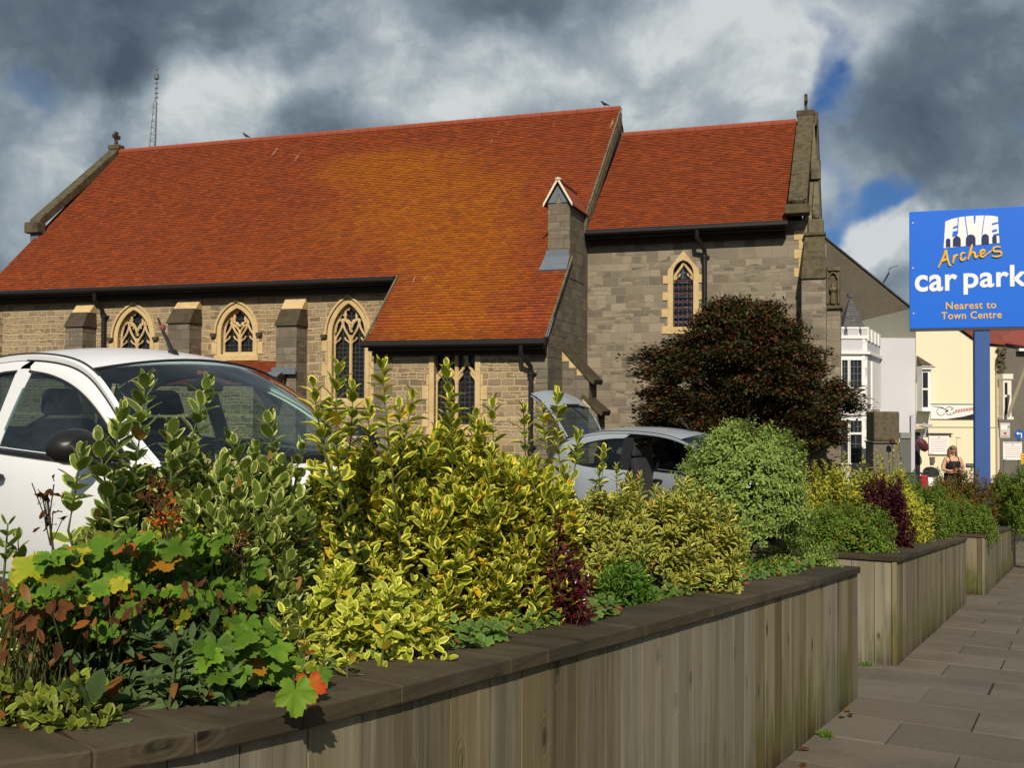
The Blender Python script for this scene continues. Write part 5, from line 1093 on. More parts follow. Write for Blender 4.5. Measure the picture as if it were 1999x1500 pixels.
def planter(path, back, label):
    o = empty('timber_planter', tuple(SP(path[0][0], path[0][1], pave_z(path[0][0]))), 0, label, 'planter', 'timber planters along the pavement'); org = Vector(o.location)
    pw = MB(); hg = []
    def P3(s, l, z): return SP(s, l, z) - org
    def top(s): return pave_z(s) + .93
    # arc length walk along the outer face
    def walk(pts):
        seg = [(Vector(a), Vector(b)) for a, b in zip(pts, pts[1:])]; i = 0; pos = 0.0
        tot = sum((b - a).length for a, b in seg)
        def at(d):
            for a, b in seg:
                L_ = (b - a).length
                if d <= L_ + 1e-9: return a.lerp(b, d / L_)
                d -= L_
            return seg[-1][1].copy()
        return tot, at
    def boards(pts):
        tot, at = walk(pts); d = 0.0
        while d < tot - .02:
            w_ = min(random.choice((.18, .19, .195, .2, .205)), tot - d); a, b = at(d + .0026), at(d + w_ - .0026); d += w_
            dr = (b - a).normalized(); nm = Vector((dr.y, -dr.x)) * 1.0       # to the planter's inside
            j = random.uniform(-.0008, .0012); q = random.random(); nv = len(pw.v)
            ring_ = [(a + nm * j), (b + nm * (j + random.uniform(-.0005, .0005))), (b + nm * .04), (a + nm * .04)]
            pw.hexa([P3(p.x, p.y, pave_z(p.x) - .06) for p in ring_] + [P3(p.x, p.y, top(p.x) - random.uniform(0, .003)) for p in ring_], 0, q)
            hg.extend([-.06] * 4 + [.95] * 4)
    outer = [Vector(p) for p in path]
    # plank face sits 22 mm inside the cap edge; side returns at both ends
    face = [(p[0], p[1] - .022) for p in path]
    e0, e1 = face[0], face[-1]
    ret_far = [(e1[0], back), (e1[0], e1[1])] if path[-1][0] > path[0][0] else None
    boards([(face[0][0] + .022 if abs(face[0][0]) > 5 else face[0][0], back)] + [(face[0][0] + .022, face[0][1])] if path[0][0] > 5 else [(face[0][0] - .05, face[0][1] - .05), face[0]])
    pw_b = len(hg); boards([face[0]] + face[1:]); boards([(face[-1][0] - .022, face[-1][1] - .042), (face[-1][0] - .022, back)])
    po_ = pw.build('plank_wall', PLANK, o); me = po_.data; me.attributes.new('hgt', 'FLOAT', 'POINT').data.foreach_set('value', np.array(hg, np.float32))
    cp_ = MB(); tot, at = walk(path); d = 0.0; W_ = .285
    def capseg(a, b, q, j0=0, j1=0):
        dr = (b - a).normalized(); nm = Vector((dr.y, -dr.x)); i0, i1 = a + nm * W_ + dr * j0, b + nm * W_ + dr * j1
        R4 = [a, b, i1, i0]; cp_.hexa([P3(p.x, p.y, top(p.x) + .002) for p in R4] + [P3(p.x, p.y, top(p.x) + .05) for p in R4], 0, q)
    corners = [0.0]
    for a, b in zip(outer, outer[1:]): corners.append(corners[-1] + (b - a).length)
    cut = sorted(set(corners + [x for x in np.arange(1.3, tot, 1.9)])); q = random.random()
    for a, b in zip(cut, cut[1:]):
        if b - a < .01: continue
        if any(abs(a - x) < 1e-6 for x in np.arange(1.3, tot, 1.9)): q = random.random(); a += .004
        capseg(at(a), at(b), q, (W_ if a < .01 and path[0][0] > 5 else 0), 0)
    if path[0][0] > 5:
        s0, l0 = path[0]; R4 = [Vector((s0, l0)), Vector((s0 + W_, l0 - W_)), Vector((s0 + W_, back)), Vector((s0, back))]
        cp_.hexa([P3(p.x, p.y, top(p.x) + .003) for p in R4] + [P3(p.x, p.y, top(p.x) + .052) for p in R4], 0, random.random())
    s1, l1 = path[-1]; R4 = [Vector((s1 - .12, l1 - W_)), Vector((s1, l1 - W_)), Vector((s1, back)), Vector((s1 - .12, back))]
    cp_.hexa([P3(p.x, p.y, top(p.x) + .001) for p in R4] + [P3(p.x, p.y, top(p.x) + .049) for p in R4], 0, random.random())
    tot_b = MB(); cp_.build('cap_rail', CAPW, o, bevel=.006)
    sl_ = MB(); ss = np.linspace(min(p[0] for p in path) + .03, path[-1][0] - .05, 60); rows_ = []
    for s_ in ss:
        l_out = np.interp(s_, [p[0] for p in sorted(path)], [p[1] for p in sorted(path)]) - .05
        rows_.append([P3(s_, l, pave_z(s_) + .90 + random.uniform(-.02, .03) * (abs(l - l_out) > .3)) for l in np.linspace(l_out, back + .02, 9)])
    sl_.grid(rows_); sl_.build('soil', SOIL, o, smooth=True)
    bk = MB(); ss2 = np.linspace(min(p[0] for p in path), path[-1][0] - .03, 12); bk.grid([[P3(s_, back, pave_z(s_) - .1), P3(s_, back, top(s_))] for s_ in ss2]); bk.build('back_board', CAPW, o)
    return o
planter([(.15, -2.55), (.5, -2.2), (.8, -1.93), (1.0, -1.77), (1.18, -1.645), (1.34, -1.58), (1.55, -1.535), (1.84, -1.505), (2.2, -1.488), (2.75, -1.472), (3.8, -1.452), (4.6, -1.438), (6.4, -1.432), (8.22, -1.428)], -2.78, 'nearest long timber planter of grey planks filled with variegated shrubs')
planter([(9.99, -1.40), (13.5, -1.41), (16.95, -1.42)], -2.78, 'middle timber planter with green mould on its planks and low green shrubs')
planter([(18.6, -1.28), (23, -1.28), (28.5, -1.28)], -2.78, 'farthest timber planter beside the blue sign post')
# ---------------------------------------------------------------- leaves
def leafmat(name, cen, mar, m0=.55, m1=.75, old=(.25, .12, .03), oldk=.04, var=.35, rough=.52, trans=.28, back=None, spec=.28):
    m, t, b = mat_new(name); o = t.n['Material Output']; obj = t.add('ShaderNodeTexCoord').outputs['Object']
    e = t.add('ShaderNodeAttribute', _attribute_name='e').outputs['Fac']; r = t.add('ShaderNodeAttribute', _attribute_name='rnd').outputs['Fac']
    n = t.noise(obj, 48, 4, .65); n2 = t.noise(obj, 5, 3, .5)
    f = t.math('ADD', e, t.math('ADD', t.math('MULTIPLY', t.math('SUBTRACT', n, .5), .95), t.math('MULTIPLY', t.math('SUBTRACT', r, .5), .55)))
    base = t.mix(t.ss(f, m0, m1), cen, mar)
    hv = t.math('FRACT', t.math('MULTIPLY', r, 7.31)); k = t.math('MULTIPLY_ADD', t.math('ADD', t.math('MULTIPLY', hv, .7), t.math('MULTIPLY', n2, .6)), 2 * var, 1 - var * 1.2)
    sc = t.n.new('ShaderNodeVectorMath'); sc.operation = 'SCALE'; t.l.new(base, sc.inputs[0]); t.l.new(k, sc.inputs['Scale'])
    base = t.mix(t.math('GREATER_THAN', t.math('FRACT', t.math('MULTIPLY', r, 13.7)), 1 - oldk), sc.outputs[0], old)
    t.l.new(base, b.inputs['Base Color']); b.inputs['Roughness'].default_value = rough; b.inputs['Specular IOR Level'].default_value = spec
    tr = t.add('ShaderNodeBsdfTranslucent', Color=t.mix(.35, base, tuple(min(1, x * 1.6) for x in cen)))
    mx = t.n.new('ShaderNodeMixShader'); mx.inputs[0].default_value = trans; t.l.new(b.outputs[0], mx.inputs[1]); t.l.new(tr.outputs[0], mx.inputs[2]); t.l.new(mx.outputs[0], o.inputs[0])
    bump(t, b, n, .12, .004)
    return m
def tmpl_oval(ts=(0, .10, .32, .58, .82, 1.0), ws=(.06, .5, .95, 1.0, .66, .05), bend=.22, fold=.18, wave=0.0):
    V, E = [], []
    for i, (t, w_) in enumerate(zip(ts, ws)):
        z = -bend * t * t
        for y in (-1, 0, 1): V.append((t, y * w_ * .5, z + fold * abs(y) * w_ * .5 + wave * y * math.sin(i * 2.4) * .5)); E.append(max(abs(y), .0 if t < .85 else (t - .85) / .15, .25 if t < .05 else 0))
    Q = [(i * 3 + j, (i + 1) * 3 + j, (i + 1) * 3 + j + 1, i * 3 + j + 1) for i in range(len(ts) - 1) for j in range(2)]
    return np.array(V), np.array(Q), np.array(E)
def tmpl_lobed(lobes=5, depth=.34, teeth=.06, n=45, cup=.14):
    V, E = [(0.0, 0, 0)], [0.0]
    for i in range(n):
        a = (i / (n - 1) - .5) * 2 * math.pi * .93
        k = abs(math.cos(a / (2 * math.pi * .93) * math.pi * lobes)) if lobes % 2 else abs(math.sin(a / (2 * math.pi * .93) * math.pi * lobes))
        r = (1 - depth * (1 - k ** .7)) * (1 - teeth * (i % 2) - teeth * .5 * (i % 3 == 0)) * (.80 + .2 * math.cos(a))
        r *= .58
        V.append((.42 * 0 + r * math.cos(a), r * math.sin(a), cup * r * (1.0 if i % 9 < 5 else .4) - .25 * (r * math.cos(a)) ** 2)); E.append(1.0)
    Q = [(0, i, i + 1, i + 1) for i in range(1, n)]
    return np.array(V), np.array([(0, i, i + 1) for i in range(1, n)]), np.array(E)
OVAL = tmpl_oval(); LANCE = tmpl_oval((0, .15, .4, .65, .86, 1.0), (.10, .7, 1.0, .92, .6, .04), .18, .22); ROUND = tmpl_oval((0, .08, .28, .55, .82, 1.0), (.08, .55, .98, 1.0, .74, .15), .12, .12)
TINY = tmpl_oval((0, .3, .7, 1.0), (.15, .9, .95, .05), .25, .15, .22); SAGE = tmpl_oval((0, .1, .3, .55, .8, 1.0), (.08, .5, .9, 1.0, .7, .06), .3, .10)
HEBE = tmpl_oval((0, .15, .4, .65, .86, 1.0), (.14, .75, 1.0, .92, .6, .04), .02, .25)
BLADE = tmpl_oval((0, .3, .65, 1.0), (.8, 1.0, .7, .02), .45, .2)
LOBED = tmpl_lobed(5, .40, .10, 49, .30); IVY = tmpl_lobed(5, .36, .0, 23, .1)
def unit(a): return a / np.maximum(np.linalg.norm(a, axis=-1, keepdims=True), 1e-9)
def put_leaves(name, P, D, Nn, S, asp, tm, mat, parent, rnd=None, loc=None):
    P, D, Nn, S = map(np.asarray, (P, D, Nn, S)); X = unit(D); Zv = Nn - (Nn * X).sum(1, keepdims=True) * X; Zv = unit(Zv); Yv = np.cross(Zv, X)
    V0, Q0, E0 = tm; n, k = len(P), len(V0); S = S[:, None, None]
    B_ = RNG.uniform(-.1, 1.9, n)[:, None, None]
    A = np.broadcast_to(np.asarray(asp, float), (n,))[:, None, None]
    V = P[:, None, :] + S * (V0[None, :, 0:1] * X[:, None, :] + A * V0[None, :, 1:2] * Yv[:, None, :] + B_ * V0[None, :, 2:3] * Zv[:, None, :])
    Q = (Q0[None] + (np.arange(n) * k)[:, None, None]).reshape(-1, Q0.shape[1])
    rnd = RNG.random(n) if rnd is None else rnd
    return np_mesh(name, V.reshape(-1, 3), Q, mat, parent, dict(e=np.tile(E0, n), rnd=np.repeat(rnd, k)), None, True, None, loc)
def ellip(n, r, lo=-.1, shell=(.7, 1.0), rng=RNG, box=.72, lk=1.0):
    az = rng.random(n) * 2 * np.pi; c = lo + (1 - lo) * rng.random(n); s = np.sqrt(np.maximum(0, 1 - c * c)); k = shell[0] + (shell[1] - shell[0]) * rng.random(n) ** .6
    d = np.stack([np.cos(az) * s, np.sin(az) * s, c], 1); d = np.sign(d) * np.abs(d) ** box; lump = 1 + lk * .08 * np.sin(az * 3 + c * 5 + r[0] * 9) + lk * .06 * np.sin(az * 5 - c * 7)
    return d * np.asarray(r) * (k * lump)[:, None], unit(d * np.asarray(r)[::-1].mean() / np.asarray(r))
def shrub(name, label, base, r, nshoot, leaf, mat, stem, asp=.5, tm=OVAL, up=.6, length=.3, gap=.028, nodes=8, group=None, extra=(), whorl=2, el=(22, 68), lo=-.05, shell=(.62, 1.0), cat='shrub', rise=0.0, clip=-.02, box=.72, lk=1.0):
    base = Vector(base); o = empty(name, tuple(base), 0, label, cat, group)
    tips, outd = ellip(nshoot, (r[0], r[1], r[2]), lo, shell, RNG, box, lk); tips[:, 2] += rise
    g = unit(outd * (1 - up) + np.array([0, 0, up]) + RNG.normal(0, .16, (nshoot, 3)))
    Ls = length * (.7 + .6 * RNG.random(nshoot)); nn = np.full(nshoot, nodes)
    if len(extra):
        et = np.array([tuple(Vector(p) - base) for p, l in extra]); tips = np.vstack([tips, et]); g = np.vstack([g, unit(np.array([0, 0, 1.0]) + RNG.normal(0, .10, (len(extra), 3)))])
        Ls = np.concatenate([Ls, [l for p, l in extra]]); nn = np.concatenate([nn, [int(l / gap * .8) for p, l in extra]])
    P, D, N, S, Rn = [], [], [], [], []; sm = MB()
    for i in range(len(tips)):
        tip = tips[i]; gi = g[i]; bend = RNG.normal(0, .10, 3); a = np.cross(gi, [.3, .5, .8]); a /= np.linalg.norm(a); b = np.cross(gi, a); ph = RNG.random() * 6.28; rr = RNG.random()
        pth = lambda d: tip - gi * d + bend * d * d * 2 + np.array([0, 0, -.25]) * d * d * (1 if i < nshoot else 0)
        for k in range(int(nn[i])):
            d = gap * (k + .15) * (1 + .03 * k); q = pth(d)
            if clip is not None and q[2] < clip: continue
            f_ = min(1, k / 4); ev = math.radians(el[0] + (el[1] - el[0]) * f_ + RNG.normal(0, 9))
            for w_ in range(whorl):
                th = ph + k * (1.57 if whorl == 2 else .9) + w_ * 2 * math.pi / whorl + RNG.normal(0, .16); rad = a * math.cos(th) + b * math.sin(th)
                dl = gi * math.cos(ev) + rad * math.sin(ev); P.append(q + rad * .004); D.append(dl); N.append(gi * math.sin(ev) - rad * math.cos(ev) + RNG.normal(0, .12, 3))
                S.append(leaf * (.55 + .5 * min(1, (k + .6) / 3)) * (.82 + .36 * RNG.random())); Rn.append((rr * .35 + RNG.random() * .65))
        if i % 2 == 0 or i >= nshoot:
            if i < nshoot: sm.tube([tuple(pth(d)) for d in np.linspace(0, Ls[i], 4)], [.0018, .0025, .003, .0035], 4)
            else:                                # a tall shoot runs right down into the bush
                q0 = pth(Ls[i]); foot = np.array([q0[0] * .75, q0[1] * .75, max(.05, q0[2] - .35) if q0[2] > .4 else .05]); sm.tube([tuple(pth(d)) for d in np.linspace(0, Ls[i], 4)] + [tuple((q0 * .5 + foot * .5) + np.array([0, 0, .01])), tuple(foot)], [.0018, .0025, .003, .0035, .004, .0045], 4)
                for k in range(6):
                    q = q0 + (foot - q0) * (k + .5) / 6
                    for w_ in range(2): rad = RNG.normal(0, 1, 3); rad[2] = abs(rad[2]) * .6 + .3; P.append(q); D.append(rad); N.append(np.array([0, -.4, 1.0]) + RNG.normal(0, .3, 3)); S.append(leaf * (.8 + .3 * RNG.random())); Rn.append(RNG.random())
    put_leaves('leaves', P, D, N, S, asp, tm, mat, o, np.array(Rn))
    for k in range(9):
        a = RNG.random() * 6.28; q = np.array([math.cos(a) * r[0] * .5, math.sin(a) * r[1] * .5, r[2] * .55 + rise]); sm.tube([(q[0] * .15, q[1] * .15, -.05), tuple(q * .55 + np.array([0, 0, .03])), tuple(q)], [.009, .006, .004], 5)
    sm.build('stems', stem, o, uv=False, recalc=False); return o
STEMG = plain('green_stems', (.09, .105, .03), .7, .2, 30); STEMB = plain('brown_stems', (.06, .038, .022), .85, .3, 30)
M_CREAM = leafmat('cream_edged_leaf', (.135, .195, .028), (.62, .64, .22), .64, .90, (.34, .18, .05), .012, .42)
M_GOLD = leafmat('gold_edged_leaf', (.165, .225, .025), (.82, .72, .085), .46, .82, (.68, .46, .035), .04, .34)
M_FORT = leafmat('lime_edged_leaf', (.30, .36, .025), (.78, .74, .14), .52, .84, (.6, .46, .05), .05, .26)
M_FORT2 = leafmat('dull_lime_leaf', (.15, .20, .02), (.28, .30, .05), .5, 1.0, (.3, .12, .03), .08, .4)
M_HEBE = leafmat('striped_hebe_leaf', (.17, .21, .03), (.62, .58, .12), .45, .72, (.5, .26, .03), .02, .28)
M_PITTO = leafmat('pale_small_leaf', (.16, .25, .038), (.48, .58, .17), .58, .95, (.2, .15, .05), .01, .40, trans=.3)
M_RED = leafmat('dark_red_leaf', (.055, .008, .012), (.12, .014, .022), .5, .9, (.28, .12, .03), .06, .5, .25, .15, spec=.6)
M_RED2 = leafmat('purple_leaf', (.055, .012, .016), (.09, .018, .022), .5, .9, (.20, .05, .02), .06, .5, .4, .15)
M_GER = leafmat('lobed_green_leaf', (.080, .170, .012), (.125, .215, .018), .5, 1.1, (.34, .16, .012), .03, .6, .55, .28, spec=.25)
M_GERY = leafmat('yellowing_lobed_leaf', (.20, .25, .016), (.32, .27, .018), .5, 1.05, (.34, .10, .015), .07, .6, .6, .28, spec=.2)
M_GERB = leafmat('bright_lobed_leaf', (.11, .21, .014), (.15, .25, .02), .5, 1.1, (.2, .3, .02), .0, .2, .55, .3, spec=.2)
M_SAGE = leafmat('grey_green_leaf', (.075, .125, .042), (.10, .15, .055), .5, 1.1, (.20, .08, .02), .08, .4, .75, .18, spec=.12)
M_DEAD = leafmat('dead_brown_leaf', (.055, .024, .010), (.095, .036, .013), .4, 1.0, (.22, .08, .018), .14, .65, .9, .10, spec=.1)
M_IVY = leafmat('ivy_leaf', (.085, .165, .030), (.18, .25, .06), .6, 1.2, (.30, .08, .02), .06, .4, .4, .2)
M_GRASS = leafmat('grass_blade', (.09, .20, .015), (.12, .24, .02), .5, 1.0, (.3, .25, .05), .05, .4, .5, .3)
M_GREEN = leafmat('small_green_leaf', (.125, .215, .022), (.22, .30, .05), .5, 1.1, (.26, .08, .02), .05, .5, .45, .3)
M_SPIR = leafmat('red_tipped_leaf', (.15, .075, .016), (.26, .09, .02), .5, 1.1, (.13, .19, .02), .35, .5, .5, .25)
M_SED = leafmat('fresh_green_leaf', (.085, .20, .018), (.12, .25, .03), .5, 1.1, (.2, .3, .03), .05, .3, .5, .35)
M_TREE = leafmat('dark_tree_leaf', (.034, .042, .012), (.045, .052, .016), .5, 1.1, (.105, .035, .012), .38, .5, .42, .14, spec=.3)

def bd(px, lat, dz=0.0):
    p = bedpt(px, lat); s = p.dot(TS); return Vector((p.x, p.y, pave_z(s) + .90 + dz))
def tip(px, py, lat):
    p = bedpt(px, lat); return Vector((p.x, p.y, 1.5 - (py - 799) / 2050 * p.y))
# ---- nearest planter
shrub('variegated_shrub', 'dense shrub of oval green leaves edged with cream in front of the white car', bd(385, -2.33), (.38, .27, .62), 950, .058, M_CREAM, STEMG, .66, ROUND, .70, .26, .021, 9, el=(12, 50), shell=(.7, 1.0),
      extra=[(tip(285, 748, -2.3), .42), (tip(405, 752, -2.25), .42), (tip(160, 892, -2.3), .2), (tip(195, 868, -2.3), .2), (tip(238, 815, -2.3), .3), (tip(525, 818, -2.35), .3), (tip(335, 840, -2.3), .26), (tip(590, 872, -2.4), .24), (tip(455, 860, -2.3), .22), (tip(500, 880, -2.3), .2)], group='shrubs in the planters')
shrub('variegated_shrub', 'large shrub of oval leaves edged with golden yellow, tallest in the nearest planter', bd(850, -2.22), (.58, .36, .75), 1250, .062, M_GOLD, STEMG, .60, OVAL, .68, .28, .023, 8, el=(12, 52), shell=(.7, 1.0),
      extra=[(tip(660, 722, -2.1), .36), (tip(745, 712, -2.1), .40), (tip(612, 760, -2.1), .24), (tip(688, 762, -2.2), .26), (tip(808, 772, -2.15), .28), (tip(872, 718, -2.1), .44), (tip(880, 775, -2.2), .3), (tip(962, 788, -2.15), .3), (tip(1022, 800, -2.2), .26), (tip(1088, 772, -2.15), .36), (tip(1130, 850, -2.15), .22), (tip(780, 800, -2.3), .22), (tip(930, 810, -2.3), .22), (tip(720, 800, -2.3), .2), (tip(1060, 800, -2.2), .24), (tip(1180, 880, -2.15), .16), (tip(640, 800, -2.2), .22)], group='shrubs in the planters')
shrub('variegated_shrub', 'low bright lime yellow shrub spilling towards the cap of the nearest planter', bd(715, -1.86, -.06), (.27, .17, .40), 260, .047, M_FORT, STEMG, .56, ROUND, .45, .2, .022, 6, group='shrubs in the planters', el=(35, 78), lo=-.1, clip=-.2,
      extra=[(tip(682, 1283, -1.66), .14), (tip(640, 1250, -1.68), .12), (tip(755, 1235, -1.68), .1), (tip(560, 1200, -1.72), .12), (tip(600, 1215, -1.7), .12)])
shrub('red_leaved_shrub', 'small dark red leaved shrub in front of the golden edged shrub', bd(1055, -1.80, -.03), (.20, .13, .50), 480, .032, M_RED, STEMB, .5, OVAL, .6, .18, .02, 7, group='shrubs in the planters')
shrub('hebe', 'spreading hebe of narrow yellow striped leaves in tight rosettes in the nearest planter', bd(1262, -2.05, -.03), (.55, .38, .64), 900, .047, M_HEBE, STEMG, .36, HEBE, .5, .2, .011, 7, group='shrubs in the planters', el=(25, 70), lo=-.15,
      extra=[(tip(1170, 920, -2.2), .12), (tip(1205, 915, -2.2), .12), (tip(1250, 930, -2.2), .1), (tip(1430, 1150, -1.72), .1), (tip(1390, 1165, -1.70), .1), (tip(1340, 1168, -1.72), .1)])
shrub('green_shrub', 'small fresh green feathery plant below the striped hebe', bd(1225, -1.83, -.04), (.13, .10, .32), 190, .042, M_SED, STEMG, .24, LANCE, .7, .12, .014, 6, group='shrubs in the planters')
pit = shrub('round_shrub', 'round pale green small leaved shrub in front of the silver car', bd(1452, -2.18, .12), (.50, .45, .56), 2300, .032, M_PITTO, STEMB, .52, TINY, .25, .13, .017, 5, group='shrubs in the planters', el=(40, 80), lo=-.55, shell=(.66, 1.0), rise=.46, clip=-.12, box=.9, lk=1.0)
shrub('low_shrub', 'low leafy clump hanging at the right end below the round pale shrub', bd(1555, -1.84, -.05), (.36, .17, .30), 480, .028, M_PITTO, STEMB, .55, TINY, .3, .12, .016, 5, group='shrubs in the planters', lo=-.2)
shrub('low_shrub', 'low green leafy clump between the striped hebe and the round pale shrub', bd(1475, -1.85, -.05), (.30, .16, .24), 380, .032, M_GREEN, STEMG, .5, TINY, .4, .12, .017, 5, group='shrubs in the planters', lo=-.1)
shrub('variegated_shrub', 'piece of cream edged shrub at the left edge of the picture', bd(-75, -2.3, -.02), (.16, .15, .38), 90, .050, M_CREAM, STEMG, .52, OVAL, .6, .2, .026, 7, group='shrubs in the planters', extra=[(tip(20, 1030, -2.25), .16), (tip(40, 1060, -2.25), .14)])
# lobed leaved perennials and the sage at the near end
def mound(name, label, spots, mat_pick, size, group=None, cat='plant', tm=LOBED, asp=1.0, att=None):
    # spots: (px, py, lat) of single leaves, each carried by its own stalk from the bed
    c = spots[len(spots) // 2]; b0 = bd(c[0], c[2]); o = empty(name, tuple(b0), 0, label, cat, group); P = {}; sm = MB()
    for (px, py, lat) in spots:
        q = tip(px, py, lat) - b0; root = bd(px + random.uniform(-60, 60), min(lat - .12, -1.85)) - b0
        n = np.array([random.uniform(-.9, .9), -.45 + random.uniform(-.5, .5), .85 + random.uniform(-.5, .3)]); d = np.array([random.uniform(-.8, .8), -.7, -.5 + random.uniform(-.3, .3)])
        if att: d, n = np.array(att[0]), np.array(att[1])
        m = mat_pick(); P.setdefault(m.name, (m, [], [], [], []))
        for lst, v in zip(P[m.name][1:], (np.array(q), d, n, size * random.uniform(.65, 1.2))): lst.append(v)
        sm.tube([tuple(root), tuple((root + q) / 2 + Vector((random.uniform(-.03, .03), 0, .05))), tuple(q)], .0017, 4)
    for k, (m, p, d, n, s) in P.items(): put_leaves('leaves', p, d, n, s, asp, tm, m, o)
    sm.build('stalks', STEMG, o, uv=False, recalc=False); return o
def scatter(n, poly, lat):
    out = []
    xs = [p[0] for p in poly]; ys = [p[1] for p in poly]
    while len(out) < n:
        x, y = random.uniform(min(xs), max(xs)), random.uniform(min(ys), max(ys)); c = False
        for (x1, y1), (x2, y2) in zip(poly, poly[1:] + poly[:1]):
            if (y1 > y) != (y2 > y) and x < (x2 - x1) * (y - y1) / (y2 - y1) + x1: c = not c
        if c: out.append((x, y, random.uniform(*lat)))
    return out
mound('lobed_leaf_plant', 'mound of broad lobed green leaves below the cream edged shrub', scatter(270, [(70, 1110), (200, 1055), (420, 1040), (520, 1110), (420, 1180), (300, 1260), (90, 1230), (40, 1160)], (-2.25, -1.95)), lambda: M_GER if random.random() < .9 else M_GERY, .088)
mound('lobed_leaf_plant', 'yellowing lobed leaves mixed with brown ones in the middle of the near end', scatter(190, [(60, 1140), (330, 1150), (520, 1150), (540, 1230), (420, 1290), (230, 1260), (60, 1210)], (-2.02, -1.85)), lambda: random.choice((M_GER, M_GER, M_GER, M_GER, M_GERY, M_DEAD)), .062)
mound('lobed_leaf_plant', 'lobed green leaves leaning over the cap of the nearest planter', scatter(36, [(440, 1200), (530, 1230), (600, 1300), (560, 1330), (470, 1320), (400, 1310)], (-1.80, -1.66)) + [(430, 1325, -1.66), (480, 1265, -1.68), (540, 1290, -1.66), (628, 1322, -1.62), (500, 1250, -1.7)], lambda: M_GER, .095)
M_ORANGE = leafmat('orange_leaf', (.45, .12, .01), (.48, .05, .01), .4, 1.0, (.4, .2, .02), .0, .2, .6, .3)
mound('orange_leaf', 'orange lobed leaf hanging over the planter cap beside a green one', [(608, 1338, -1.535)], lambda: M_ORANGE, .085, cat='leaf', att=((.15, -.25, -1), (.45, -.85, .3)))
mound('lobed_leaf', 'single bright green lobed leaf hanging over the planter cap and shading the planks', [(582, 1352, -1.46)], lambda: M_GERB, .115, cat='leaf', att=((.12, -.3, -1), (.35, -.85, .45)))
mound('brown_plant', 'withered brown foliage among the lobed leaves at the near end', scatter(170, [(0, 1130), (120, 1170), (420, 1130), (520, 1200), (500, 1260), (300, 1270), (120, 1300), (0, 1280)], (-2.1, -1.8)), lambda: random.choice((M_DEAD, M_DEAD, M_DEAD, M_SAGE, M_SPIR)), .036, tm=SAGE, asp=.42)
sg_ = shrub('sage_plant', 'grey green sage with long soft leaves at the near corner of the planter', bd(325, -1.83, -.03), (.20, .12, .28), 150, .058, M_SAGE, STEMG, .40, SAGE, .45, .14, .022, 5, el=(35, 80), cat='plant', lo=-.1,
      extra=[(tip(140, 1385, -1.80), .12), (tip(415, 1340, -1.7), .12), (tip(500, 1170, -1.95), .16), (tip(540, 1190, -1.95), .14), (tip(350, 1290, -1.72), .12)])
shrub('sage_plant', 'larger leaved sage rosette at the bottom left against the planter cap', bd(140, -1.82, -.03), (.10, .08, .16), 14, .11, M_SAGE, STEMG, .42, SAGE, .45, .1, .03, 4, el=(35, 80), cat='plant')
shrub('low_shrub', 'low yellow green leafy clump at the bottom left corner', bd(60, -1.88, -.04), (.22, .12, .20), 260, .034, M_FORT2, STEMG, .6, ROUND, .35, .12, .02, 5, cat='shrub', group='shrubs in the planters')
def seedhead(px, py, py0, lat, label, n=26, col=M_DEAD, s=.022):
    t_ = tip(px, py, lat); b0 = bd(px + 25, lat); o = empty('seed_head', tuple(b0), 0, label, 'seed head'); q = t_ - b0
    m_ = MB(); m_.tube([(0, 0, 0), tuple(q * .5 + Vector((.015, 0, .02))), tuple(q)], .003, 5)
    for k in range(4): m_.tube([tuple(q * .86), tuple(q + Vector((random.uniform(-.035, .035), random.uniform(-.03, .03), random.uniform(-.01, .03))))], .0016, 4)
    m_.build('stalk', STEMB, o, uv=False)
    P = np.array(q) + RNG.normal(0, s, (n, 3)) * np.array([1, 1, 1.1]); put_leaves('dry_petals', P, RNG.normal(0, 1, (n, 3)), RNG.normal(0, 1, (n, 3)), np.full(n, .022), .5, TINY, col, o)
seedhead(95, 975, 1100, -2.15, 'withered dark seed head on a thin stalk against the white car door', 16, M_DEAD, .012)
seedhead(100, 1020, 1100, -2.14, 'lower small seed head on the stalk against the white car door', 10, M_DEAD, .008)
seedhead(312, 975, 1050, -2.0, 'brown withered flower head standing in front of the cream edged shrub', 60, M_DEAD, .024)
seedhead(325, 1012, 1050, -1.98, 'brown and orange flower head just below the taller withered one', 30, M_ORANGE, .016)
seedhead(470, 1065, 1120, -1.95, 'small brown flower head right of the lobed leaves', 30, M_DEAD, .016)
# ivy and litter along the cap (nobody could count it)
n = 1500; s_ = 1.9 + 6.2 * RNG.random(n); l_ = -1.70 - .22 * RNG.random(n) ** 1.3; keep = (np.sin(s_ * 4.1) + np.sin(s_ * 9.3 + 1) > -.7) | (l_ < -1.78); s_, l_ = s_[keep], l_[keep]; n = len(s_)
P = np.array([tuple(SP(a, b, pave_z(a) + .90 + .10 * random.random() ** 1.5 + .02)) for a, b in zip(s_, l_)]); N_ = unit(np.stack([RNG.normal(.2, .4, n), RNG.normal(-.4, .4, n), np.full(n, .8)], 1)); D_ = RNG.normal(0, 1, (n, 3)); D_[:, 2] *= .3
tag(put_leaves('ground_ivy', P, D_, N_, .030 + .022 * RNG.random(n), 1.0, IVY, M_IVY, None), 'small ivy leaves creeping along the inner edge of the nearest planter cap', 'ivy', kind='stuff')
n = 900; s_ = 1.6 + 6.5 * RNG.random(n); l_ = -1.63 - .3 * RNG.random(n); P = np.array([tuple(SP(a, b, pave_z(a) + .935 * (b < -1.72) + .99 * (b >= -1.72) * 0 + (.935 if b >= -1.72 else 0) + .012)) for a, b in zip(s_, l_)]); l_sel = l_ < -1.715
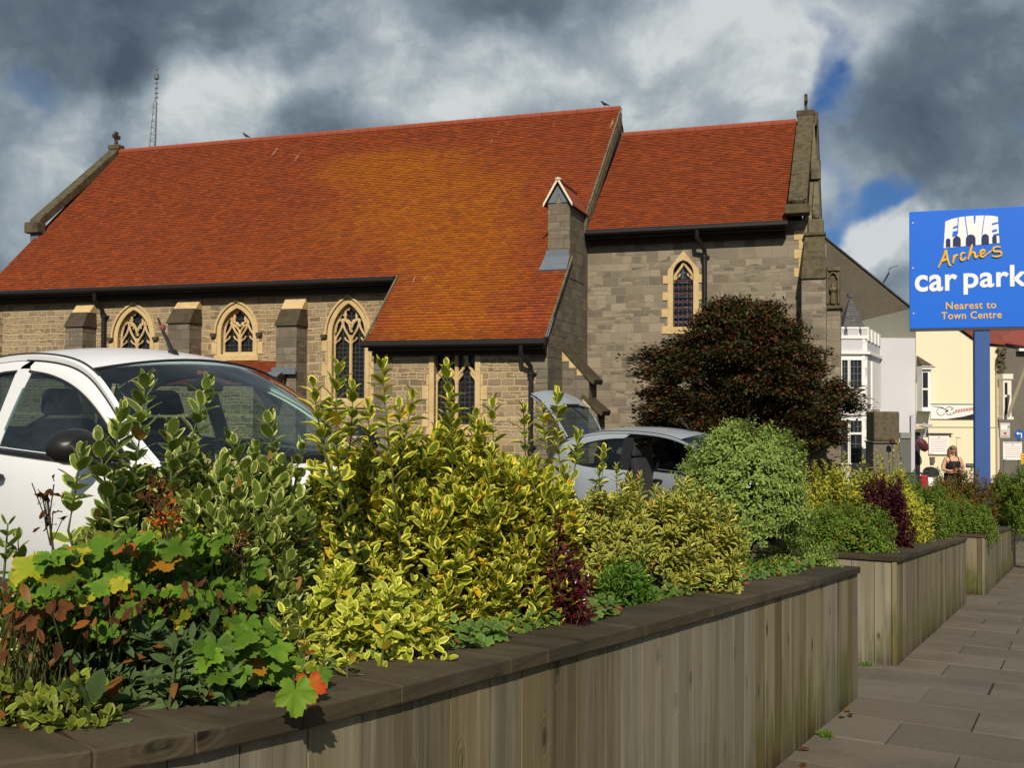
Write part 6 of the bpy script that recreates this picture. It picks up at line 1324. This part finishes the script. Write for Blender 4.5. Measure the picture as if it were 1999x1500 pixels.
P = P[l_sel]; n = len(P); tag(put_leaves('leaf_litter', P, RNG.normal(0, 1, (n, 3)) * [1, 1, .2], np.stack([RNG.normal(0, .3, n), RNG.normal(0, .3, n), np.ones(n)], 1), .02 + .03 * RNG.random(n), .5, SAGE, M_DEAD, None), 'brown leaf litter on the soil of the nearest planter', 'leaf litter', kind='stuff')
def blades(name, label, pts, L_, kind=None, mat=M_GRASS, asp=.07, spread=.35):
    n = len(pts); D_ = unit(np.stack([RNG.normal(0, spread, n), RNG.normal(0, spread, n), np.ones(n)], 1)); o = put_leaves(name, np.array(pts), D_, RNG.normal(0, 1, (n, 3)), L_ * (.6 + .6 * RNG.random(n)), asp, BLADE, mat, None); return tag(o, label, 'grass', None, kind)
c = bd(1490, -1.98, -.02); n = 1100; s_ = np.concatenate([2.75 + 1.5 * RNG.random(n // 2), 4.9 + 3.1 * RNG.random(n - n // 2)]); l_ = -1.63 - .13 * RNG.random(n); k_ = (np.sin(s_ * 7.0) + np.sin(s_ * 13.1 + 1) + (l_ < -1.68) * 1.2) > .5; s_, l_ = s_[k_], l_[k_]; n = len(s_)
P = np.array([tuple(SP(a, b, pave_z(a) + .99 + .05 * random.random() ** 2)) for a, b in zip(s_, l_)]); D_ = RNG.normal(0, 1, (n, 3)); D_[:, 2] *= .25
tag(put_leaves('ground_ivy', P, D_, unit(np.stack([RNG.normal(.2, .4, n), RNG.normal(-.4, .4, n), np.full(n, .8)], 1)), .026 + .020 * RNG.random(n), 1.0, IVY, M_IVY, None), 'sparse ivy leaves lying over the top of the nearest planter cap', 'ivy', kind='stuff')
c = bd(1490, -1.98, -.02); blades('grass_tuft', 'tuft of bright grass at the foot of the round pale shrub', [tuple(c + Vector((random.gauss(0, .10), random.gauss(0, .14), 0))) for _ in range(330)], .13, asp=.06)
def gpt(px, py, z=0.0):                     # a point on the pavement
    y = 5.0
    for _ in range(30):
        x = (px - 1000) / 2050 * y; s = x * TS.x + y * TS.y; y = (1.5 - pave_z(s) - z) * 2050 / (py - 801)
    x = (px - 1000) / 2050 * y; return Vector((x, y, pave_z(x * TS.x + y * TS.y) + z))
c = gpt(1612, 1437); blades('grass_tuft', 'little weed tuft growing where the planter meets the paving', [tuple(c + Vector((random.gauss(0, .022), random.gauss(0, .025), -.004))) for _ in range(90)], .055, asp=.10, spread=.7)
c = gpt(1690, 1300); blades('grass_tuft', 'small dark weed at the left foot of the middle planter', [tuple(c + Vector((random.gauss(0, .03), random.gauss(0, .02), -.004))) for _ in range(60)], .05, asp=.12, spread=.8)
for (px, py, lab) in ((1652, 1388, 'brown dead leaf at the end of the nearest planter'), (1660, 1398, 'curled brown leaf beside the end of the nearest planter'), (1640, 1400, 'small brown leaf scrap by the planter foot'), (1582, 1462, 'dark dead leaf near the bottom of the paving'), (1572, 1488, 'dark curled leaf at the bottom edge of the paving')):
    c = gpt(px, py, .012); o = put_leaves('dead_leaf', [tuple(c)], [(random.uniform(-1, 1), random.uniform(-1, 1), .15)], [(.1, -.2, 1)], [.075], .45, SAGE, M_DEAD, None); tag(o, lab, 'leaf', 'dead leaves on the paving')
# ---- middle and far planters
shrub('variegated_shrub', 'golden yellow shrub at the back of the middle planter', bd(1668, -2.42, -.05), (.92, .44, 1.05), 1200, .064, M_GOLD, STEMG, .42, OVAL, .65, .3, .034, 7, group='shrubs in the planters', extra=[(tip(1650, 885, -2.4), .3), (tip(1712, 880, -2.4), .35), (tip(1745, 880, -2.4), .35), (tip(1752, 860, -2.4), .3)])
shrub('low_shrub', 'round green clump at the near corner of the middle planter', bd(1648, -2.02, -.03), (.52, .34, .58), 1000, .036, M_GREEN, STEMG, .5, TINY, .45, .16, .018, 6, group='shrubs in the planters', lo=0, clip=.0)
shrub('red_leaved_shrub', 'dark purple shrub in the middle planter between green clumps', bd(1728, -1.84, -.03), (.28, .24, .90), 700, .040, M_RED2, STEMB, .5, OVAL, .65, .25, .02, 7, group='shrubs in the planters')
shrub('low_shrub', 'green and russet clump at the far end of the middle planter', bd(1795, -1.95, -.03), (.52, .36, .90), 1100, .038, M_GREEN, STEMG, .5, TINY, .45, .2, .02, 6, group='shrubs in the planters')
shrub('low_shrub', 'loose green shrub with red shoots behind the blue sign post', bd(1752, -2.35, -.03), (.55, .36, 1.0), 700, .042, M_GREEN, STEMG, .45, OVAL, .5, .25, .024, 6, group='shrubs in the planters')
def shr_at(px, D, ztop_py, r, n, leaf, mat, label, tm=TINY, asp=.5, name='low_shrub'):
    x = (px - 1000) / 2050 * D; s = x * TS.x + D * TS.y; z0 = pave_z(s) + .86; h = 1.5 - (ztop_py - 799) / 2050 * D - z0
    return shrub(name, label, (x, D, z0), (r[0], r[1], h), n, leaf, mat, STEMG, asp, tm, .5, .25, .022, 6, group='shrubs in the planters', lo=-.1)
shr_at(1870, 18.6, 917, (.66, .5), 1100, .045, M_SPIR, 'russet topped shrub in the far planter left of the blue post')
shr_at(1893, 17.7, 972, (.44, .34), 600, .04, M_GREEN, 'green clump at the near corner of the far planter beside the post')
shr_at(1968, 25.5, 917, (.50, .5), 600, .055, M_GREEN, 'dark green bush right of the blue post')
shr_at(2010, 24.0, 905, (.60, .5), 600, .055, M_GREEN, 'dark bush cut by the right edge of the picture')
shr_at(1955, 27.5, 925, (.5, .5), 500, .055, M_SPIR, 'brownish bush behind the dark green one right of the post')

# ---------------------------------------------------------------- dark tree in front of the chancel
tx, ty = (1455 - 1000) / 2050 * 21.6, 21.6
tree = empty('tree', (tx, ty, park_z(ty) - .05), 0, 'broad dark tree with red brown leaf tips against the chancel wall', 'tree')
gz0 = park_z(ty) - .05
tm_ = MB(); tm_.tube([(0, 0, 0), (.05, 0, .5), (-.02, .05, 1.1), (.08, 0, 1.9), (.0, 0, 2.8)], [.17, .14, .12, .08, .04], 9)
def tz(py): return 1.5 - (py - 799) / 2050 * ty - gz0
def tx_(px): return (px - 1455) / 2050 * ty * .95
# silhouette half widths by height
prof = [(885, -215, 205), (850, -224, 222), (815, -226, 215), (780, -215, 232), (750, -222, 200), (715, -205, 165), (690, -205, 150), (665, -130, 125), (640, -110, 100), (615, -75, 60), (592, -55, 5)]
P, D_, N_, S_ = [], [], [], []
hubs = []
for k in range(380):
    py = random.uniform(600, 880); a = np.interp(-py, [-p[0] for p in prof], [p[1] for p in prof]); b = np.interp(-py, [-p[0] for p in prof], [p[2] for p in prof])
    cx = (a + b) / 2; hw = (b - a) / 2 * .88; th = random.uniform(0, 2 * math.pi); rr = random.choice((random.uniform(.3, .97), random.uniform(.78, 1.0)))
    px = cx + hw * rr * math.cos(th); hubs.append((px / 2050 * ty, .85 * hw / 2050 * ty * rr * math.sin(th), tz(py)))
for (px, py) in ((1240, 705), (1265, 690), (1245, 735), (1672, 800), (1655, 775), (1420, 595), (1440, 592), (1470, 602), (1505, 600), (1600, 690), (1400, 612), (1630, 765), (1380, 625), (1545, 640), (1290, 690), (1270, 850), (1590, 700)): hubs.append((tx_(px), random.uniform(-.3, .3), tz(py)))
for (hx, hy, hz_) in hubs:
    n = random.randint(150, 240); q = RNG.normal(0, 1, (n, 3)) * np.array([.16, .16, .066]) + np.array([hx, hy, hz_]); P.append(q)
    o_ = unit(np.array([hx, hy, .35])[None] + RNG.normal(0, .6, (n, 3))); D_.append(o_); N_.append(np.stack([RNG.normal(0, .5, n), RNG.normal(0, .5, n), np.ones(n)], 1)); S_.append(.080 * (.7 + .6 * RNG.random(n)))
    if random.random() < .35: tm_.tube([(random.uniform(-.05, .05), 0, max(.4, hz_ * .55)), (hx * .5, hy * .5, hz_ * .85), (hx, hy, hz_)], [.035, .022, .008], 5)
tm_.build('trunk', STEMB, tree, smooth=True, uv=False)
put_leaves('crown', np.vstack(P), np.vstack(D_), np.vstack(N_), np.concatenate(S_), .5, tmpl_oval((0, .35, .7, 1.0), (.15, .95, .9, .05), .2, .15), M_TREE, tree)
# ---------------------------------------------------------------- woman looking down at what she holds, beyond the far planter
WD = 25.0; wx = (1860 - 1000) / 2050 * WD; wz = park_z(WD)
SKIN = plain('fair_skin', (.60, .34, .235), .55, .06, 30); HAIR = plain('light_brown_hair', (.24, .14, .065), .6, .35, 60); TOP = plain('black_vest', (.012, .012, .014), .85, .1, 40); TROU = plain('dark_trousers', (.02, .022, .03), .85, .1, 20)
pr_ = empty('person', (wx, WD, wz), 0, 'woman in a black strappy top with long hair looking down at her hands', 'person')
H = 1.5 - (873 - 801) / 2050 * WD - wz          # standing height
k = H / 1.64
def skin(name, verts, edges, rad, mat, parent, sub=2, root=0):
    me = bpy.data.meshes.new(name); me.from_pydata([tuple(Vector(v) * k) for v in verts], edges, []); o = link(name, me, mat, parent)
    m1 = o.modifiers.new('skin', 'SKIN'); m1.use_smooth_shade = True
    for i, r in enumerate(rad):
        d = me.skin_vertices[0].data[i]; d.radius = (r[0] * k, r[1] * k) if isinstance(r, tuple) else (r * k, r * k); d.use_root = (i == root)
    m2 = o.modifiers.new('sub', 'SUBSURF'); m2.levels = sub; m2.render_levels = sub; return o
V = [(0, 0, .92), (0, .0, 1.02), (0, -.01, 1.14), (0, -.02, 1.26), (0, 0, 1.35), (0, -.02, 1.415)]; Rr = [(.17, .12), (.15, .11), (.155, .12), (.165, .12), (.10, .08), (.052, .055)]; E_ = [(0, 1), (1, 2), (2, 3), (3, 4), (4, 5)]
def chain(start, pts, rads):
    p = start
    for q, r in zip(pts, rads): V.append(q); Rr.append(r); E_.append((p, len(V) - 1)); p = len(V) - 1
    return p
hands = []
for s in (-1, 1):
    chain(0, [(s * .10, 0, .84), (s * .11, -.01, .48), (s * .11, .01, .09), (s * .11, -.10, .035)], [(.105, .11), .068, .042, (.045, .03)])
    hands.append(chain(3, [(s * .175, 0, 1.325), (s * .235, .0, 1.15), (s * .245, -.02, 1.05), (s * .16, -.20, 1.03), (s * .085, -.275, 1.055), (s * .055, -.31, 1.07)], [.062, .055, .047, .040, .028, (.032, .018)]))
for s, h_ in zip((-1, 1), hands):               # five bent fingers each, closed on the small dark phone
    for j in range(4):
        a = V[h_]; b1 = (a[0] - s * .018, a[1] - .020 - .012 * j * .5, a[2] + .020 - .016 * j); b2 = (b1[0] - s * .022, b1[1] - .014, b1[2] + .008)
        chain(h_, [b1, b2], [.0095, .0085])
    a = V[h_]; chain(h_, [(a[0] - s * .004, a[1] + .012, a[2] + .034), (a[0] - s * .020, a[1] - .004, a[2] + .048)], [.011, .009])
skin('body', V, E_, Rr, SKIN, pr_, 2)
hd_ = MB()
def headpt(t, a):                               # front is -y; tilted down towards her hands
    prof_ = [(-.115, .020), (-.10, .048), (-.075, .060), (-.04, .068), (0, .073), (.04, .075), (.075, .068), (.10, .05), (.118, .02)]
    z, r = prof_[t]; x = r * math.sin(a) * .92; y = -r * math.cos(a) * 1.16 + .012
    if math.cos(a) > .9:
        y += {2: -.006, 3: -.004, 4: .006, 5: .004}.get(t, 0)
        if math.cos(a) > .98: y += {3: -.024, 4: -.010, 2: -.004}.get(t, 0)
    return Vector((x, y, z))
TILT = Matrix.Translation((0, -.035, 1.525)) @ Matrix.Rotation(R(24), 4, 'X')
hd_.grid([[TILT @ headpt(t, a) * 1.0 if True else None for a in np.linspace(0, 2 * math.pi, 25)] for t in range(9)])
hd_.v = [tuple(Vector(v) * k) for v in hd_.v]; ho_ = hd_.build('head', SKIN, pr_, smooth=True, uv=False, edge=0)
ft = MB()
for s in (-1, 1):
    ft.lathe([(0, -.007), (.013, -.003), (.013, .003), (0, .007)], 8, TILT @ Vector((s * .028, -.072, .008)), 0); ft.lathe([(0, -.02), (.014, -.012), (.016, .01), (.004, .02)], 8, TILT @ Vector((s * .068, .012, -.005)), 2)
ft.tube([TILT @ Vector((x, -.078 + abs(x) * .3, -.052)) for x in (-.024, -.01, 0, .01, .024)], .005, 6, 1)
for s in (-1, 1): ft.tube([TILT @ Vector((s * x, -.078, .026)) for x in (.014, .03, .042)], .004, 5, 0)
ft.v = [tuple(Vector(v) * k) for v in ft.v]; ft.build('face_features', [plain('dark_eye', (.02, .015, .012), .4, .1), plain('lips', (.32, .09, .08), .5, .1), SKIN], ho_, uv=False)
hr = MB()
hr.grid([[TILT @ Vector((rr_ * math.sin(a) * 1.0, -rr_ * math.cos(a) * 1.16 + .018, z)) for a in np.linspace(R(72), R(288), 21)] for z, rr_ in ((-.10, .070), (-.06, .078), (-.02, .082), (.03, .085), (.07, .08))])
hr.lathe([(.080, .078), (.074, .095), (.055, .115), (.02, .13), (0, .132)], 20, (0, 0, 0)); nb = 5 * 20 + 0
hr.v[105:] = [tuple(TILT @ Vector((v[0], v[1] * 1.16 + .012, v[2]))) for v in hr.v[105:]]
for s in (-1, 1):
    for j in range(9):
        x = s * (.060 + .006 * (j % 3)); y = .0 + .012 * j
        hr.tube([TILT @ Vector((x * .8, y, .07)), TILT @ Vector((x * 1.28, y, -.02)), Vector((x * 1.45 + random.uniform(-.012, .012), y * .9 - .02, 1.40)), Vector((x * 1.5 + random.uniform(-.02, .02), y * .8 - .02, 1.30 + random.uniform(-.04, .03)))], [.012, .02, .018, .006], 6)
hr.v = [tuple(Vector(v) * k) for v in hr.v]; hr.build('hair', HAIR, ho_, smooth=True, uv=False, edge=0)
def shell(name, rings, mat):
    b = MB(); b.grid([[Vector((rx * math.sin(a), cy - ry * math.cos(a), z)) * k for a in np.linspace(0, 2 * math.pi, 33)] for (z, rx, ry, cy) in rings]); o = b.build(name, mat, pr_, smooth=True, uv=False, edge=0); so_ = o.modifiers.new('s', 'SOLIDIFY'); so_.thickness = .006; return o
tp = shell('vest_top', [(1.06, .172, .134, 0), (1.14, .176, .142, -.01), (1.20, .182, .152, -.012), (1.25, .176, .146, -.012), (1.275, .172, .135, -.01)], TOP)
st2 = MB()
for s in (-1, 1): st2.tube([Vector((s * .095, -.128, 1.27)) * k, Vector((s * .11, -.095, 1.345)) * k, Vector((s * .112, -.01, 1.395)) * k, Vector((s * .10, .11, 1.28)) * k], .007 * k, 5)
st2.build('straps', TOP, tp, uv=False)
lg = MB()
for s in (-1, 1): lg.grid([[Vector((s * cx + r * math.sin(a), cy - r * math.cos(a), z)) * k for a in np.linspace(0, 2 * math.pi, 21)] for (z, r, cx, cy) in ((.98, .135, .075, 0), (.84, .118, .10, 0), (.48, .082, .11, -.01), (.10, .062, .11, .01))])
lg.build('trousers', TROU, pr_, smooth=True, uv=False, edge=0)
ph_ = MB(); ph_.box((-.034, -.012, -.07), (.034, 0, .07)); o = ph_.build('phone', BLACK, None, bevel=.006); o.location = Vector((wx, WD, wz)) + Vector((0, -.335, 1.075)) * k; o.rotation_euler = (R(-50), 0, 0); tag(o, 'dark phone held in the hands of the woman', 'phone')
# white chair with a dark rounded back, and the red scooter beside it
cx = (1826 - 1000) / 2050 * 21.5
chair = empty('white_chair', (cx, 21.5, park_z(21.5)), 0, 'white seat with a dark rounded back beside the woman', 'chair'); zt = 1.5 - (912 - 801) / 2050 * 21.5 - park_z(21.5)
c_ = MB(); c_.hexa([(-.22, -.22, .42), (.22, -.22, .42), (.22, .2, .42), (-.22, .2, .42), (-.22, -.22, .47), (.22, -.22, .47), (.22, .2, .47), (-.22, .2, .47)]); c_.build('seat', WHITEP, chair, bevel=.01)
for sx in (-1, 1):
    for sy in (-1, 1): c_ = MB(); c_.tube([(sx * .21, sy * .2, 0), (sx * .19, sy * .19, .43)], .018, 6); c_.build('leg', WHITEP, chair)
c_ = MB(); c_.hexa([(-.21, .17, .47), (.21, .17, .47), (.21, .2, .47), (-.21, .2, .47), (-.20, .22, zt - .13), (.20, .22, zt - .13), (.20, .25, zt - .13), (-.20, .25, zt - .13)]); c_.build('backrest', WHITEP, chair, bevel=.012)
c_ = MB(); c_.lathe([(.19, -.13), (.185, -.06), (.14, .02), (.07, .055), (0, .065)], 18, (0, .24, zt - .09), 0, 1.0, .35); c_.build('back_cover', plain('dark_green_black_cloth', (.016, .02, .018), .8, .2), chair, smooth=True)
RED = plain('red_enamel', (.30, .02, .035), .4, .1)
sx_ = (1802 - 1000) / 2050 * 21.2; scz = park_z(21.2); zt = 1.5 - (913 - 801) / 2050 * 21.2 - scz
sc_ = empty('mobility_scooter', (sx_, 21.2, scz), 0, 'red scooter with a black handlebar behind the planters left of the white chair', 'scooter')
c_ = MB(); c_.hexa([(-.10, -.16, .15), (.10, -.16, .15), (.12, .1, .15), (-.12, .1, .15), (-.07, -.10, zt - .16), (.07, -.10, zt - .16), (.07, -.02, zt - .16), (-.07, -.02, zt - .16)]); c_.hexa([(-.16, -.2, .3), (.16, -.2, .3), (.16, -.05, .3), (-.16, -.05, .3), (-.11, -.16, .62), (.11, -.16, .62), (.11, -.05, .62), (-.11, -.05, .62)]); c_.build('body', RED, sc_, bevel=.03)
c_ = MB(); c_.tube([(-.16, -.02, zt - .05), (-.1, -.05, zt - .12), (0, -.06, zt - .15), (.1, -.05, zt - .12), (.16, -.02, zt - .03)], .02, 7); c_.lathe([(.03, 0), (.05, .02), (.02, .05)], 8, (.06, -.06, zt - .06)); c_.build('handlebar', BLACK, sc_, smooth=True)
c_ = MB(); c_.hexa([(-.2, .3, .5), (.2, .3, .5), (.2, .7, .5), (-.2, .7, .5), (-.2, .3, .58), (.2, .3, .58), (.2, .7, .58), (-.2, .7, .58)]); c_.hexa([(-.2, .64, .58), (.2, .64, .58), (.2, .72, .58), (-.2, .72, .58), (-.17, .74, .9), (.17, .74, .9), (.17, .8, .9), (-.17, .8, .9)]); c_.build('seat', BLACK, sc_, bevel=.03)
c_ = MB(); c_.box((-.2, -.05, .14), (.2, .8, .22)); c_.build('footboard', RED, sc_, bevel=.02)
for (x, y) in ((-.18, -.1), (.18, -.1), (-.2, .65), (.2, .65)):
    c_ = MB(); c_.lathe([(.05, -.04), (.11, -.045), (.13, -.02), (.13, .02), (.11, .045), (.05, .04)], 16); o = c_.build('wheel', TYRE, sc_, smooth=True); o.location = (x, y, .13); o.rotation_euler = (0, R(90), 0)
